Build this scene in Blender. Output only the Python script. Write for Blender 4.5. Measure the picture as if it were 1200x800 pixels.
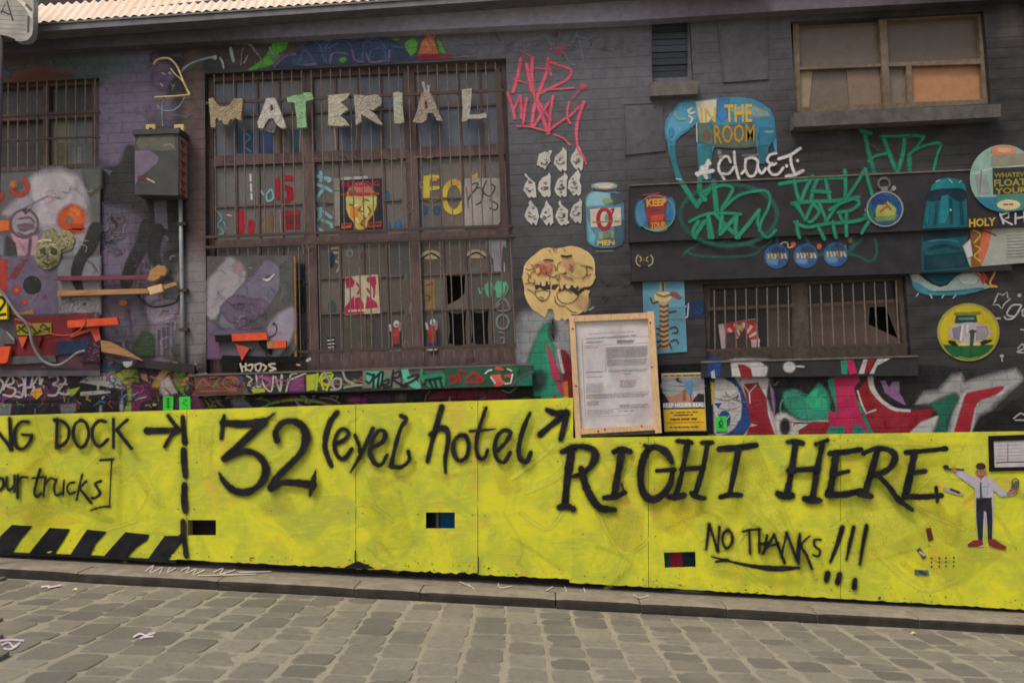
import bpy, math, random
from mathutils import Vector, Matrix, geometry
random.seed(7)
S = bpy.context.scene
for o in list(bpy.data.objects): bpy.data.objects.remove(o)

# ---------------------------------------------------------------- camera
CAMZ = 1.6; YW = 6.4; F = 933.0
yaw, pit, rol = (math.radians(a) for a in (2.3526, 4.2946, -1.9606))
Mx = Matrix.Rotation(yaw, 3, 'Z') @ Matrix.Rotation(pit, 3, 'X')
RT = Mx @ Vector((math.cos(rol), 0, math.sin(rol)))
UP = Mx @ Vector((-math.sin(rol), 0, math.cos(rol)))
FW = Mx @ Vector((0, 1, 0))
cd = bpy.data.cameras.new('camera'); cam = bpy.data.objects.new('camera', cd)
S.collection.objects.link(cam)
cam.matrix_world = Matrix(((RT.x, UP.x, -FW.x, 0), (RT.y, UP.y, -FW.y, 0), (RT.z, UP.z, -FW.z, CAMZ), (0, 0, 0, 1)))
cd.sensor_width = 36; cd.lens = 36 * F / 1200; cd.clip_start = .05; cd.clip_end = 400
S.camera = cam
cd.dof.use_dof = True; cd.dof.focus_distance = 12; cd.dof.aperture_fstop = 2.2      # the phone has focused a little behind the wall
# ---------------------------------------------------------------- sky and sun
SUN_EL, SUN_AZ = 58, 215          # degrees; sun behind the camera, a little to the left, seen through thin cloud
w = bpy.data.worlds.new('World'); S.world = w; w.use_nodes = True
wn = w.node_tree.nodes; wl = w.node_tree.links; wn.clear()
bg = wn.new('ShaderNodeBackground'); wo = wn.new('ShaderNodeOutputWorld'); sk = wn.new('ShaderNodeTexSky')
sk.sky_type = 'NISHITA'; sk.sun_disc = False; sk.sun_elevation = math.radians(SUN_EL); sk.sun_rotation = math.radians(SUN_AZ)
sk.air_density = 1.6; sk.dust_density = 6.0; sk.ozone_density = .6
wl.new(sk.outputs[0], bg.inputs[0]); bg.inputs[1].default_value = .11; wl.new(bg.outputs[0], wo.inputs[0])
sl = bpy.data.lights.new('sun', 'SUN'); sl.energy = 1.3; sl.angle = math.radians(14); sl.color = (1, .975, .945)
so = bpy.data.objects.new('sun', sl); S.collection.objects.link(so)
az = math.radians(SUN_AZ); el = math.radians(SUN_EL)
sd = Vector((math.sin(az) * math.cos(el), math.cos(az) * math.cos(el), math.sin(el)))
so.rotation_euler = sd.to_track_quat('Z', 'Y').to_euler(); so.location = (-3, -6, 9)
S.view_settings.view_transform = 'Standard'; S.view_settings.look = 'None'
S.view_settings.exposure = 0.0; S.view_settings.gamma = 1; S.view_settings.use_curve_mapping = False
S.cycles.transparent_max_bounces = 40; S.cycles.max_bounces = 5; S.cycles.diffuse_bounces = 3

# ---------------------------------------------------------------- geometry helpers
def ray(px, py): return FW * F + RT * (px - 600) - UP * (py - 400)
def P(px, py, d=0.):              # the point of the plane d metres in front of the brick face
    r = ray(px, py); t = (YW - d) / r.y
    return Vector((r.x * t, r.y * t, CAMZ + r.z * t))
def lin(c): c /= 255.; return c / 12.92 if c <= .04045 else ((c + .055) / 1.055) ** 2.4
KA = 1.15
def C(r, g, b, a=1.): return (min(.86, lin(r) * KA), min(.86, lin(g) * KA), min(.86, lin(b) * KA), a)
def pts(s): return [tuple(float(v) for v in q.split(',')) for q in s.split()]
def rootloc(o):
    v = Vector((0, 0, 0))
    while o is not None: v += o.location; o = o.parent
    return v
def props(o, label=None, cat=None, group=None, kind=None):
    if label: o['label'] = label
    if cat: o['category'] = cat
    if group: o['group'] = group
    if kind: o['kind'] = kind
    return o
def empty(name, loc, label, cat, group=None):
    o = bpy.data.objects.new(name, None); S.collection.objects.link(o); o.location = loc; o.empty_display_size = .1
    return props(o, label, cat, group)
def link(name, me, parent=None, loc=None):
    o = bpy.data.objects.new(name, me); S.collection.objects.link(o)
    if parent is not None: o.parent = parent
    if loc is not None: o.location = loc
    return o
class MB:
    """collects solid pieces, builds one mesh object"""
    def __init__(s): s.v = []; s.f = []; s.c = []; s.col = (1, 1, 1, 1)
    def add(s, vs, fs):
        b = len(s.v); s.v += [Vector(p) for p in vs]; s.c += [s.col] * len(vs)
        s.f += [tuple(b + i for i in f) for f in fs]
    def prism(s, poly, d0, d1, holes=()):        # pixel outline -> solid between depths d0 (back) and d1 (front)
        loops = [list(poly)] + [list(h) for h in holes]
        flat = [p for l in loops for p in l]; n = len(flat)
        tri = geometry.tessellate_polygon([[Vector((p[0], p[1], 0)) for p in l] for l in loops])
        vs = [P(p[0], p[1], d1) for p in flat] + [P(p[0], p[1], d1) + Vector((0, d1 - d0, 0)) for p in flat]
        fs = []
        for t in tri:
            a, b, c = (vs[i] for i in t)
            t = tuple(t) if (b - a).cross(c - a).y < 0 else tuple(reversed(t))
            fs.append(t); fs.append(tuple(n + i for i in reversed(t)))
        k = 0
        for l in loops:
            m = len(l)
            for i in range(m):
                j = (i + 1) % m; fs.append((k + i, k + j, n + k + j, n + k + i))
            k += m
        s.add(vs, fs); return s
    def beam(s, x0, y0, x1, y1, w, d0, d1):
        dx, dy = x1 - x0, y1 - y0; L = math.hypot(dx, dy); nx, ny = -dy / L * w / 2, dx / L * w / 2
        return s.prism([(x0 + nx, y0 + ny), (x1 + nx, y1 + ny), (x1 - nx, y1 - ny), (x0 - nx, y0 - ny)], d0, d1)
    def box(s, a, b):
        x0, y0, z0 = a; x1, y1, z1 = b
        s.add([(x0, y0, z0), (x1, y0, z0), (x1, y1, z0), (x0, y1, z0), (x0, y0, z1), (x1, y0, z1), (x1, y1, z1), (x0, y1, z1)],
              [(0, 3, 2, 1), (4, 5, 6, 7), (0, 1, 5, 4), (1, 2, 6, 5), (2, 3, 7, 6), (3, 0, 4, 7)]); return s
    def tube(s, path, r, n=8, closed=False):
        path = [Vector(p) for p in path]; m = len(path); vs = []; fs = []; up = Vector((0, 1, .1)).normalized()
        for i, p in enumerate(path):
            a = path[(i - 1) % m] if closed or i > 0 else p; b = path[(i + 1) % m] if closed or i < m - 1 else p
            t = (b - a).normalized(); u = t.cross(up)
            if u.length < 1e-4: u = t.cross(Vector((1, 0, 0)))
            u.normalize(); v = t.cross(u); rr = r[i] if isinstance(r, (list, tuple)) else r
            vs += [p + (u * math.cos(k * 2 * math.pi / n) + v * math.sin(k * 2 * math.pi / n)) * rr for k in range(n)]
        for i in range(m if closed else m - 1):
            j = (i + 1) % m
            for k in range(n): fs.append((i * n + k, i * n + (k + 1) % n, j * n + (k + 1) % n, j * n + k))
        if not closed: fs += [tuple(range(n)), tuple((m - 1) * n + k for k in reversed(range(n)))]
        s.add(vs, fs); return s
    def mesh(s, name, mat, base):
        me = bpy.data.meshes.new(name); me.from_pydata([p - base for p in s.v], [], s.f)
        at = me.color_attributes.new('Col', 'FLOAT_COLOR', 'POINT')
        at.data.foreach_set('color', [x for c in s.c for x in c])
        me.materials.append(mat); me.update()
        return me
    def build(s, name, mat, parent=None, label=None, cat=None, group=None, kind=None, smooth=False, fix=True):
        if parent is None and kind is None:
            xs = [p.x for p in s.v]; ys = [p.y for p in s.v]; zs = [p.z for p in s.v]
            base = Vector(((min(xs) + max(xs)) / 2, (min(ys) + max(ys)) / 2, min(zs)))
        else: base = rootloc(parent) if parent is not None else Vector((0, 0, 0))
        me = s.mesh(name, mat, base)
        if fix:
            import bmesh
            bm = bmesh.new(); bm.from_mesh(me); bmesh.ops.recalc_face_normals(bm, faces=bm.faces); bm.to_mesh(me); bm.free()
        if smooth:
            me.polygons.foreach_set('use_smooth', [True] * len(me.polygons))
        o = link(name, me, parent, base if parent is None and kind is None else None)
        return props(o, label, cat, group, kind)

def smooth_path(p, n=5):
    if len(p) < 3: return p
    out = []
    for i in range(len(p) - 1):
        p0 = p[max(i - 1, 0)]; p1 = p[i]; p2 = p[i + 1]; p3 = p[min(i + 2, len(p) - 1)]
        for k in range(n):
            t = k / n
            out.append(tuple(.5 * ((2 * p1[j]) + (-p0[j] + p2[j]) * t + (2 * p0[j] - 5 * p1[j] + 4 * p2[j] - p3[j]) * t * t + (-p0[j] + 3 * p1[j] - 3 * p2[j] + p3[j]) * t ** 3) for j in range(len(p1))))
    out.append(p[-1]); return out

class Art(MB):
    """flat paint or print: every stroke a thin film a fraction of a millimetre proud of the one before"""
    def __init__(s, d=.005, o=None, step=.00022):
        super().__init__(); s.ops = []; s.d = d; s.o = o or (0, 0, 1); s.step = step
    def t(s, p): return (s.o[0] + p[0] / s.o[2], s.o[1] + p[1] / s.o[2])
    def L(s, x): return [s.t(q) for q in (pts(x) if isinstance(x, str) else x)]
    def fill(s, poly, col, soft=.6, raw=False):
        p = poly if raw else s.L(poly); s.d += s.step; s.ops.append((len(s.v), p, soft))
        if soft >= 2 and 7 <= len(p) < 14:            # sprayed shapes have rounded, slightly unsteady outlines
            n = len(p); q = []
            for i in range(n):
                p0, p1, p2, p3 = p[i - 1], p[i], p[(i + 1) % n], p[(i + 2) % n]
                L = math.hypot(p2[0] - p1[0], p2[1] - p1[1]); k = 2 if L < 12 else 4
                for j in range(k):
                    t = j / k; q.append(tuple(.5 * (2 * p1[c] + (p2[c] - p0[c]) * t * .8 + (-p3[c] * .8 + p1[c] * -5.2 + p0[c] * 1.6 + p2[c] * 4.4) * t * t + (p3[c] * .8 + p1[c] * 3.2 - p2[c] * 3.2 - p0[c] * .8) * t ** 3) + random.uniform(-.3, .3) for c in (0, 1)))
            p = q
        tri = geometry.tessellate_polygon([[Vector((a[0], a[1], 0)) for a in p]])
        area = sum(p[i][0] * p[(i + 1) % len(p)][1] - p[(i + 1) % len(p)][0] * p[i][1] for i in range(len(p)))
        n = len(p); sg = 1 if area > 0 else -1; outer = []; inner = []
        for i in range(n):
            a, b, c = p[i - 1], p[i], p[(i + 1) % n]
            e1 = Vector((b[0] - a[0], b[1] - a[1])); e2 = Vector((c[0] - b[0], c[1] - b[1]))
            e1 = e1.normalized() if e1.length > 1e-6 else Vector((1, 0)); e2 = e2.normalized() if e2.length > 1e-6 else e1
            m = Vector((e1.y + e2.y, -e1.x - e2.x)) * sg
            m = m.normalized() if m.length > .2 else Vector((e1.y, -e1.x)) * sg
            outer.append((b[0] + m.x * soft / 2, b[1] + m.y * soft / 2)); inner.append((b[0] - m.x * soft / 2, b[1] - m.y * soft / 2))
        r, g, b_, a_ = col; k = len(s.v)
        s.v += [P(q[0], q[1], s.d) for q in inner]; s.c += [col] * n
        s.v += [P(q[0], q[1], s.d) for q in outer]; s.c += [(r, g, b_, 0)] * n
        s.f += [tuple(k + i for i in t) for t in tri]
        s.f += [(k + i, k + (i + 1) % n, k + n + (i + 1) % n, k + n + i) for i in range(n)]
        return s
    def st(s, path, wd, col, soft=1.0, sm=True, wob=0.):
        p = s.L(path); s.d += s.step; s.ops.append((len(s.v), p, (wd if not isinstance(wd, (list, tuple)) else max(wd)) / 2))
        if not isinstance(wd, (list, tuple)): wd = [wd] * len(p)
        elif len(wd) == 2 and len(p) != 2: wd = [wd[0] + (wd[1] - wd[0]) * i / (len(p) - 1) for i in range(len(p))]
        q = [(a[0], a[1], x) for a, x in zip(p, wd)]
        if sm: q = smooth_path(q)
        # round caps
        def cap(a, b):
            dx, dy = a[0] - b[0], a[1] - b[1]; L = math.hypot(dx, dy) or 1; r = a[2] / 2
            return [(a[0] + dx / L * r * f, a[1] + dy / L * r * f, a[2] * math.sqrt(max(.02, 1 - f * f))) for f in (1., .9, .6)]
        q = cap(q[0], q[1]) + q + list(reversed(cap(q[-1], q[-2])))
        n = len(q); r, g, b_, a_ = col; k = len(s.v)
        for i in range(n):
            a = q[max(i - 1, 0)]; b = q[min(i + 1, n - 1)]; dx, dy = b[0] - a[0], b[1] - a[1]; L = math.hypot(dx, dy) or 1
            nx, ny = -dy / L, dx / L; h = q[i][2] / 2 * (1 + random.uniform(-wob, wob)); sf = min(soft, h * 1.2) / 2 if soft < 3 else soft / 2
            ed = (h + sf, max(h - sf, 0.05), -max(h - sf, 0.05), -h - sf); dd = s.d + i * .000012
            for e, al in zip(ed, (0, a_, a_, 0)):
                s.v.append(P(q[i][0] + nx * e, q[i][1] + ny * e, dd)); s.c.append((r, g, b_, al))
            if i:
                for j in range(3): s.f.append((k + (i - 1) * 4 + j, k + i * 4 + j, k + i * 4 + j + 1, k + (i - 1) * 4 + j + 1))
        return s
    def sts(s, many, wd, col, soft=1.0, sm=True):      # several strokes separated by ;
        for m in many.split(';'): s.st(m.strip(), wd, col, soft, sm)
        return s
    def ell(s, cx, cy, rx, ry, col, soft=.8, n=20, rot=0, wob=0):
        c, q = math.cos(rot), math.sin(rot)
        pl = []
        for i in range(n):
            a = 2 * math.pi * i / n; w_ = 1 + random.uniform(-wob, wob); x = math.cos(a) * rx * w_; y = math.sin(a) * ry * w_
            pl.append((cx + x * c - y * q, cy + x * q + y * c))
        return s.fill(pl, col, soft)
    def ring(s, cx, cy, rx, ry, wd, col, soft=.8, a0=0, a1=360, n=18):
        return s.st([(cx + math.cos(math.radians(a0 + (a1 - a0) * i / n)) * rx, cy + math.sin(math.radians(a0 + (a1 - a0) * i / n)) * ry) for i in range(n + 1)], wd, col, soft, False)
    def text(s, txt, quad, col, bold=.0):              # quad: top-left, top-right, bottom-right, bottom-left
        q = s.L(quad); s.d += s.step; s.ops.append((len(s.v), q, 0))
        cu = bpy.data.curves.new('t', 'FONT'); cu.body = txt; cu.offset = bold; cu.resolution_u = 2
        ob = bpy.data.objects.new('t', cu); me = bpy.data.meshes.new_from_object(ob)
        vs = [v.co.copy() for v in me.vertices]; fs = [tuple(f.vertices) for f in me.polygons]
        bpy.data.objects.remove(ob); bpy.data.meshes.remove(me); bpy.data.curves.remove(cu)
        if not vs: return s
        x0 = min(v.x for v in vs); x1 = max(v.x for v in vs); y0 = min(v.y for v in vs); y1 = max(v.y for v in vs); k = len(s.v)
        for v in vs:
            u = (v.x - x0) / (x1 - x0); t = (y1 - v.y) / max(1e-6, y1 - y0)
            tx = q[0][0] * (1 - u) + q[1][0] * u; ty = q[0][1] * (1 - u) + q[1][1] * u
            bx = q[3][0] * (1 - u) + q[2][0] * u; by = q[3][1] * (1 - u) + q[2][1] * u
            s.v.append(P(tx * (1 - t) + bx * t, ty * (1 - t) + by * t, s.d)); s.c.append(col)
        s.f += [tuple(k + i for i in f) for f in fs]; return s
    def slab(s, poly, col, th=.004):                   # sheet backing with real thickness; print goes on top
        s.col = col; s.prism(s.L(poly), s.d, s.d + th); s.d += th; return s
    def split(s, name, mat, parent, gap=0.):
        # one object for each cluster of touching strokes
        n = len(s.ops); box = []
        for k, p, m in s.ops: xs = [q[0] for q in p]; ys = [q[1] for q in p]; box.append((min(xs) - m - gap, min(ys) - m - gap, max(xs) + m + gap, max(ys) + m + gap))
        samp = [[(a[0] + (b[0] - a[0]) * t, a[1] + (b[1] - a[1]) * t) for a, b in zip(p, p[1:] + p[:1] if len(p) > 2 and False else p[1:]) for t in (0, .25, .5, .75, 1)] or list(p) for k, p, m in s.ops]
        root = list(range(n))
        def fd(i):
            while root[i] != i: i = root[i]
            return i
        for i in range(n):
            for j in range(i):
                A, B = box[i], box[j]
                if A[0] < B[2] and B[0] < A[2] and A[1] < B[3] and B[1] < A[3]:
                    lim = s.ops[i][2] + s.ops[j][2] + gap + 1
                    if any((a[0] - b[0]) ** 2 + (a[1] - b[1]) ** 2 < lim * lim for a in samp[i] for b in samp[j]): root[fd(i)] = fd(j)
        ends = [o[0] for o in s.ops[1:]] + [len(s.v)]; grp = {}
        for i in range(n): grp.setdefault(fd(i), []).append((s.ops[i][0], ends[i]))
        out = []
        for rg in grp.values():
            m = MB(); mp = {}
            for a, b in rg:
                for v in range(a, b): mp[v] = len(m.v); m.v.append(s.v[v]); m.c.append(s.c[v])
            m.f = [tuple(mp[v] for v in f) for f in s.f if f[0] in mp]
            out.append(MB.build(m, name, mat, parent, fix=False))
        return out
    def build(s, name, mat=None, parent=None, **k):
        return super().build(name, mat or M['paint'], parent, fix=False, **k)

# ---------------------------------------------------------------- materials
M = {}
class NT:
    def __init__(s, name):
        s.m = bpy.data.materials.new(name); s.m.use_nodes = True; s.n = s.m.node_tree.nodes; s.l = s.m.node_tree.links
        s.b = s.n['Principled BSDF']
    def N(s, t, **k):
        n = s.n.new(t)
        for a, v in k.items(): setattr(n, a, v)
        return n
    def put(s, sock, v):
        if hasattr(v, 'links') or hasattr(v, 'is_output'): s.l.new(v, sock)
        else: sock.default_value = v
    def pos(s): return s.N('ShaderNodeNewGeometry').outputs['Position']
    def noise(s, scale, detail=4, rough=.6, vec=None, dist=0):
        n = s.N('ShaderNodeTexNoise'); n.inputs['Scale'].default_value = scale; n.inputs['Detail'].default_value = detail
        n.inputs['Roughness'].default_value = rough; n.inputs['Distortion'].default_value = dist
        s.l.new(vec if vec is not None else s.pos(), n.inputs['Vector']); return n.outputs['Fac']
    def map(s, v, a, b, c=0., d=1., sm=False):
        n = s.N('ShaderNodeMapRange'); n.interpolation_type = 'SMOOTHSTEP' if sm else 'LINEAR'
        s.l.new(v, n.inputs['Value'])
        for i, x in zip((1, 2, 3, 4), (a, b, c, d)): n.inputs[i].default_value = x
        return n.outputs['Result']
    def mix(s, f, a, b, mode='MIX'):
        n = s.N('ShaderNodeMix', data_type='RGBA', blend_type=mode)
        s.put(n.inputs[0], f); s.put(n.inputs[6], a); s.put(n.inputs[7], b); return n.outputs[2]
    def math(s, op, a, b=0., c=0.):
        n = s.N('ShaderNodeMath', operation=op); s.put(n.inputs[0], a); s.put(n.inputs[1], b); s.put(n.inputs[2], c); return n.outputs[0]
    def scale(s, vec, x, y, z, rot=(0, 0, 0), loc=(0, 0, 0)):
        n = s.N('ShaderNodeMapping'); n.inputs['Scale'].default_value = (x, y, z); n.inputs['Rotation'].default_value = rot; n.inputs['Location'].default_value = loc
        s.l.new(vec, n.inputs['Vector']); return n.outputs[0]
    def bump(s, h, st, dist=.01, prev=None):
        n = s.N('ShaderNodeBump'); n.inputs['Strength'].default_value = st; n.inputs['Distance'].default_value = dist
        s.l.new(h, n.inputs['Height'])
        if prev is not None: s.l.new(prev, n.inputs['Normal'])
        return n.outputs[0]
    def done(s, col, rough=.8, nrm=None, metal=0., spec=.3, alpha=None):
        s.put(s.b.inputs['Base Color'], col); s.put(s.b.inputs['Roughness'], rough)
        s.b.inputs['Metallic'].default_value = metal; s.b.inputs['Specular IOR Level'].default_value = spec
        if nrm is not None: s.l.new(nrm, s.b.inputs['Normal'])
        if alpha is not None: s.l.new(alpha, s.b.inputs['Alpha'])
        return s.m
def plain(name, c, c2=None, rough=.75, metal=0., bump=.15, scale=18., spec=.3, grain=None, dirt=.35):
    t = NT(name); p = t.pos()
    if grain: p = t.scale(p, *grain)
    c2 = c2 or tuple(x * .6 for x in c[:3]) + (1,)
    f = t.map(t.noise(scale, 5, .65, p), .32, .68)
    col = t.mix(f, c, c2)
    g = t.map(t.noise(3.1, 6, .7), .48, .72, 0, dirt)
    col = t.mix(g, col, tuple(x * .45 for x in c[:3]) + (1,))
    nr = t.bump(t.noise(scale * 4, 3, .6, p), bump, .004)
    M[name] = t.done(col, t.map(f, 0, 1, rough - .1, min(1, rough + .1)), nr, metal, spec); return M[name]

BW, BH, BJ = .24, .086, .010           # brick module, course height, joint
def brick_height(t):
    v = t.N('ShaderNodeSeparateXYZ'); t.l.new(t.pos(), v.inputs[0]); c = t.N('ShaderNodeCombineXYZ')
    t.l.new(v.outputs[0], c.inputs[0]); t.l.new(v.outputs[2], c.inputs[1])
    b = t.N('ShaderNodeTexBrick'); t.l.new(c.outputs[0], b.inputs['Vector'])
    b.inputs['Scale'].default_value = 1; b.inputs['Brick Width'].default_value = BW; b.inputs['Row Height'].default_value = BH
    b.inputs['Mortar Size'].default_value = BJ / 2; b.inputs['Mortar Smooth'].default_value = .4
    return b.outputs['Fac']
def paint_mat(name, brick=False, rough=.55, spk=1.1, sheer=0.):
    t = NT(name); a = t.N('ShaderNodeAttribute'); a.attribute_name = 'Col'
    n = t.noise(160, 2, .7); n2 = t.noise(9, 5, .65)
    n5 = t.noise(2.4, 5, .65); col = t.mix(t.map(n2, .38, .72, 0, .42), a.outputs['Color'], (.42, .40, .40, 1), 'MULTIPLY'); col = t.mix(t.map(n5, .45, .7, 0, .4), col, (.5, .48, .5, 1), 'MULTIPLY')
    col = t.mix(t.map(n2, .55, .3, 0, .03), col, (.5, .5, .5, 1))
    cn = t.N('ShaderNodeTexNoise'); cn.inputs['Scale'].default_value = 16; cn.inputs['Detail'].default_value = 5; cn.inputs['Roughness'].default_value = .7; t.l.new(t.pos(), cn.inputs['Vector']); col = t.mix(.38, col, cn.outputs['Color'], 'SOFT_LIGHT'); col = t.mix(t.map(t.noise(55, 4, .75), .60, .70, 0, .35), col, (.45, .43, .43, 1), 'MULTIPLY')
    al = t.math('ADD', a.outputs['Alpha'], t.math('MULTIPLY', t.math('SUBTRACT', n, .5), t.math('MULTIPLY', t.math('MULTIPLY', a.outputs['Alpha'], t.math('SUBTRACT', 1.0, a.outputs['Alpha'])), 4 * spk)))
    al = t.map(al, .05, .95, 0, 1)
    nr = None
    if brick:
        bf = brick_height(t)
        n3 = t.noise(45, 4, .7)
        al = t.math('MULTIPLY', al, t.map(n3, .28, .40, .45, 1)); al = t.math('MULTIPLY', al, t.map(t.noise(5.5, 5, .7), .3, .5, .72, 1))
        al = t.math('MULTIPLY', al, t.map(bf, 0, 1, 1, .75))
        h = t.math('SUBTRACT', t.math('MULTIPLY', n3, .25), bf); nr = t.bump(h, .5, .004)
    else: nr = t.bump(t.noise(60, 3, .6), .12, .003)
    M[name] = t.done(col, rough, nr, 0, .3, al); return M[name]
paint_mat('paint', False, .6); paint_mat('wall_paint', True, .6); paint_mat('paper', False, .85, .5)
plain('dark_steel', C(62, 56, 56), C(88, 66, 58), .6, .2, .3, 30)
plain('bar_steel', C(128, 118, 112), C(104, 86, 78), .55, .3, .3, 30)
plain('brown_frame', C(108, 90, 88), C(80, 66, 66), .65, 0, .3, 22, grain=(1, 1, .25))
plain('grey_brown_frame', C(88, 78, 70), C(66, 58, 54), .7, 0, .3, 22)
plain('tan_frame', C(126, 110, 94), C(94, 84, 74), .75, 0, .5, 22, dirt=.7)
plain('pine', C(224, 190, 148), C(194, 156, 116), .65, 0, .4, 16, grain=(5, 1, 1), dirt=.4)
plain('interior', C(84, 80, 80), C(60, 58, 60), .9)
plain('black', C(22, 20, 22), C(14, 13, 14), .9)
plain('fascia', C(116, 112, 132), C(88, 86, 102), .8, 0, .3, 6)
plain('gutter_metal', C(112, 112, 116), C(90, 90, 96), .5, .3, .1, 9)
plain('concrete', C(112, 106, 100), C(84, 80, 78), .9, 0, .4, 12)
plain('sill_stone', C(98, 94, 92), C(74, 72, 74), .9, 0, .4, 12)
plain('lintel_paint', C(52, 49, 54), C(38, 36, 40), .6, 0, .3, 8)
plain('pipe_metal', C(172, 172, 176), C(140, 140, 146), .5, .3, .1, 14)
plain('box_metal', C(74, 74, 74), C(62, 62, 64), .6, .1, .1, 8)
plain('sign_white', C(176, 172, 164), C(140, 138, 134), .5, 0, .05, 6, dirt=.5)
plain('post_grey', C(118, 108, 108), C(98, 92, 94), .6, .2, .1, 9)
plain('orange_paint', C(236, 90, 48), C(206, 70, 38), .6, 0, .3, 14, dirt=.45)
plain('plum_paint', C(118, 60, 78), C(98, 50, 64), .6, 0, .1, 9)
plain('wood_tan', C(182, 138, 92), C(138, 98, 66), .75, 0, .4, 22, grain=(.25, 1, 3))
plain('cable_grey', C(138, 138, 142), C(110, 110, 116), .5, 0, .05, 8)
plain('brass', C(170, 164, 128), C(92, 88, 66), .45, .5, 1.0, 40)
plain('cream_paint', C(206, 184, 128), C(180, 160, 112), .6, 0, .1, 10)
plain('wire_blue', C(134, 152, 164), C(110, 128, 140), .5, .2, .1, 10)
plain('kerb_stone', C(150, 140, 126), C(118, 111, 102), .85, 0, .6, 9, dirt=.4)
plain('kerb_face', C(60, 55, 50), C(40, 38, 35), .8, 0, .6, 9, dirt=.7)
plain('pavement', C(142, 132, 120), C(112, 106, 98), .9, 0, .6, 14, dirt=.4)
def pane_mat():
    t = NT('window_pane'); oi = t.N('ShaderNodeObjectInfo'); n = t.noise(14, 5, .7); n2 = t.noise(60, 3, .6)
    c = t.mix(t.map(n, .3, .7, 0, .55), oi.outputs['Color'], t.mix(.5, oi.outputs['Color'], (.035, .032, .034, 1)))
    M['pane'] = t.done(c, t.map(n2, .3, .7, .2, .5), t.bump(n, .06, .01), 0, .5)
pane_mat()
def cloth_letter():
    t = NT('crumpled_letter'); oi = t.N('ShaderNodeObjectInfo'); p = t.scale(t.pos(), 14, 3, 9, (0, .6, 0))
    n = t.noise(2.6, 3, .55, p, 1.6)
    c = t.mix(t.map(t.noise(22, 4, .6), .4, .65, 0, .28), oi.outputs['Color'], (.10, .085, .07, 1))
    c = t.mix(t.map(n, .5, .42, 0, .15), c, (.13, .12, .11, 1))  # sunken folds darkened in the colour as crease shade
    M['letter'] = t.done(c, .6, t.bump(n, .8, .03), 0, .3)
cloth_letter()
def yellow_mat():
    t = NT('yellow_ply'); p = t.pos(); oi = t.N('ShaderNodeObjectInfo')
    a = t.noise(3.4, 6, .66, p, .9); b = t.noise(1.9, 5, .66, t.scale(p, 1, 1, 1, loc=(7, 3, 2)), 1.6); brush = t.noise(5, 5, .7, t.scale(p, 1.5, 1, 9, (0, .5, 0)))
    c = t.mix(t.map(a, .40, .60), C(212, 209, 46), C(184, 190, 54))
    c = t.mix(t.map(b, .50, .64, 0, .85), c, C(170, 178, 64))
    c = t.mix(t.map(t.noise(2.6, 5, .66, t.scale(p, 1, 1, 1, loc=(1, 9, 5)), 1.2), .56, .68, 0, .6), c, C(204, 168, 66))
    c = t.mix(t.map(brush, .54, .66, 0, .4), c, C(224, 218, 74))
    c = t.mix(t.map(t.noise(38, 5, .75), .66, .74, 0, .22), c, C(110, 106, 44))
    M['yellow'] = t.done(c, t.map(a, .3, .7, .45, .65), t.bump(brush, .25, .004, t.bump(t.noise(70, 3, .6), .15, .003)), 0, .35)
yellow_mat()
def cobble_mat():
    t = NT('bluestone'); oi = t.N('ShaderNodeObjectInfo'); a = t.noise(22, 5, .7); b = t.noise(3.2, 4, .6)
    c = t.mix(oi.outputs['Random'], C(106, 102, 95), C(144, 137, 123)); c = t.mix(t.map(a, .35, .7, 0, .5), c, C(96, 93, 88))
    c = t.mix(t.map(b, .5, .7, 0, .4), c, C(146, 138, 124)); c = t.mix(t.map(t.noise(95, 3, .8), .58, .7, 0, .7), c, C(66, 62, 58)); c = t.mix(t.map(t.noise(7, 6, .75), .6, .7, 0, .5), c, C(84, 78, 72))
    M['cobble'] = t.done(c, .75, t.bump(a, .6, .006, t.bump(t.noise(120, 2, .6), .3, .002)), 0, .35)
cobble_mat()
def sand_mat():
    t = NT('joint_grout'); a = t.noise(30, 5, .7); b = t.noise(2.0, 4, .6)
    c = t.mix(t.map(a, .3, .7), C(164, 156, 138), C(140, 133, 118)); c = t.mix(t.map(b, .45, .65, 0, .5), c, C(136, 129, 114))
    M['grout'] = t.done(c, .95, t.bump(a, .5, .006), 0, .1)
sand_mat()
def roof_mat():
    t = NT('faded_red_roof'); a = t.noise(1.6, 5, .6); p = t.scale(t.pos(), 8, .6, .6)
    c = t.mix(t.map(a, .35, .65), C(250, 212, 194), C(246, 194, 174)); c = t.mix(t.map(t.noise(3, 5, .6, p), .55, .7, 0, .55), c, C(252, 226, 204))
    c = t.mix(t.map(t.noise(5, 5, .7, p), .62, .7, 0, .5), c, C(222, 176, 156))
    M['roof'] = t.done(c, .55, t.bump(a, .1, .01), .1, .4)
roof_mat()
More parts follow.
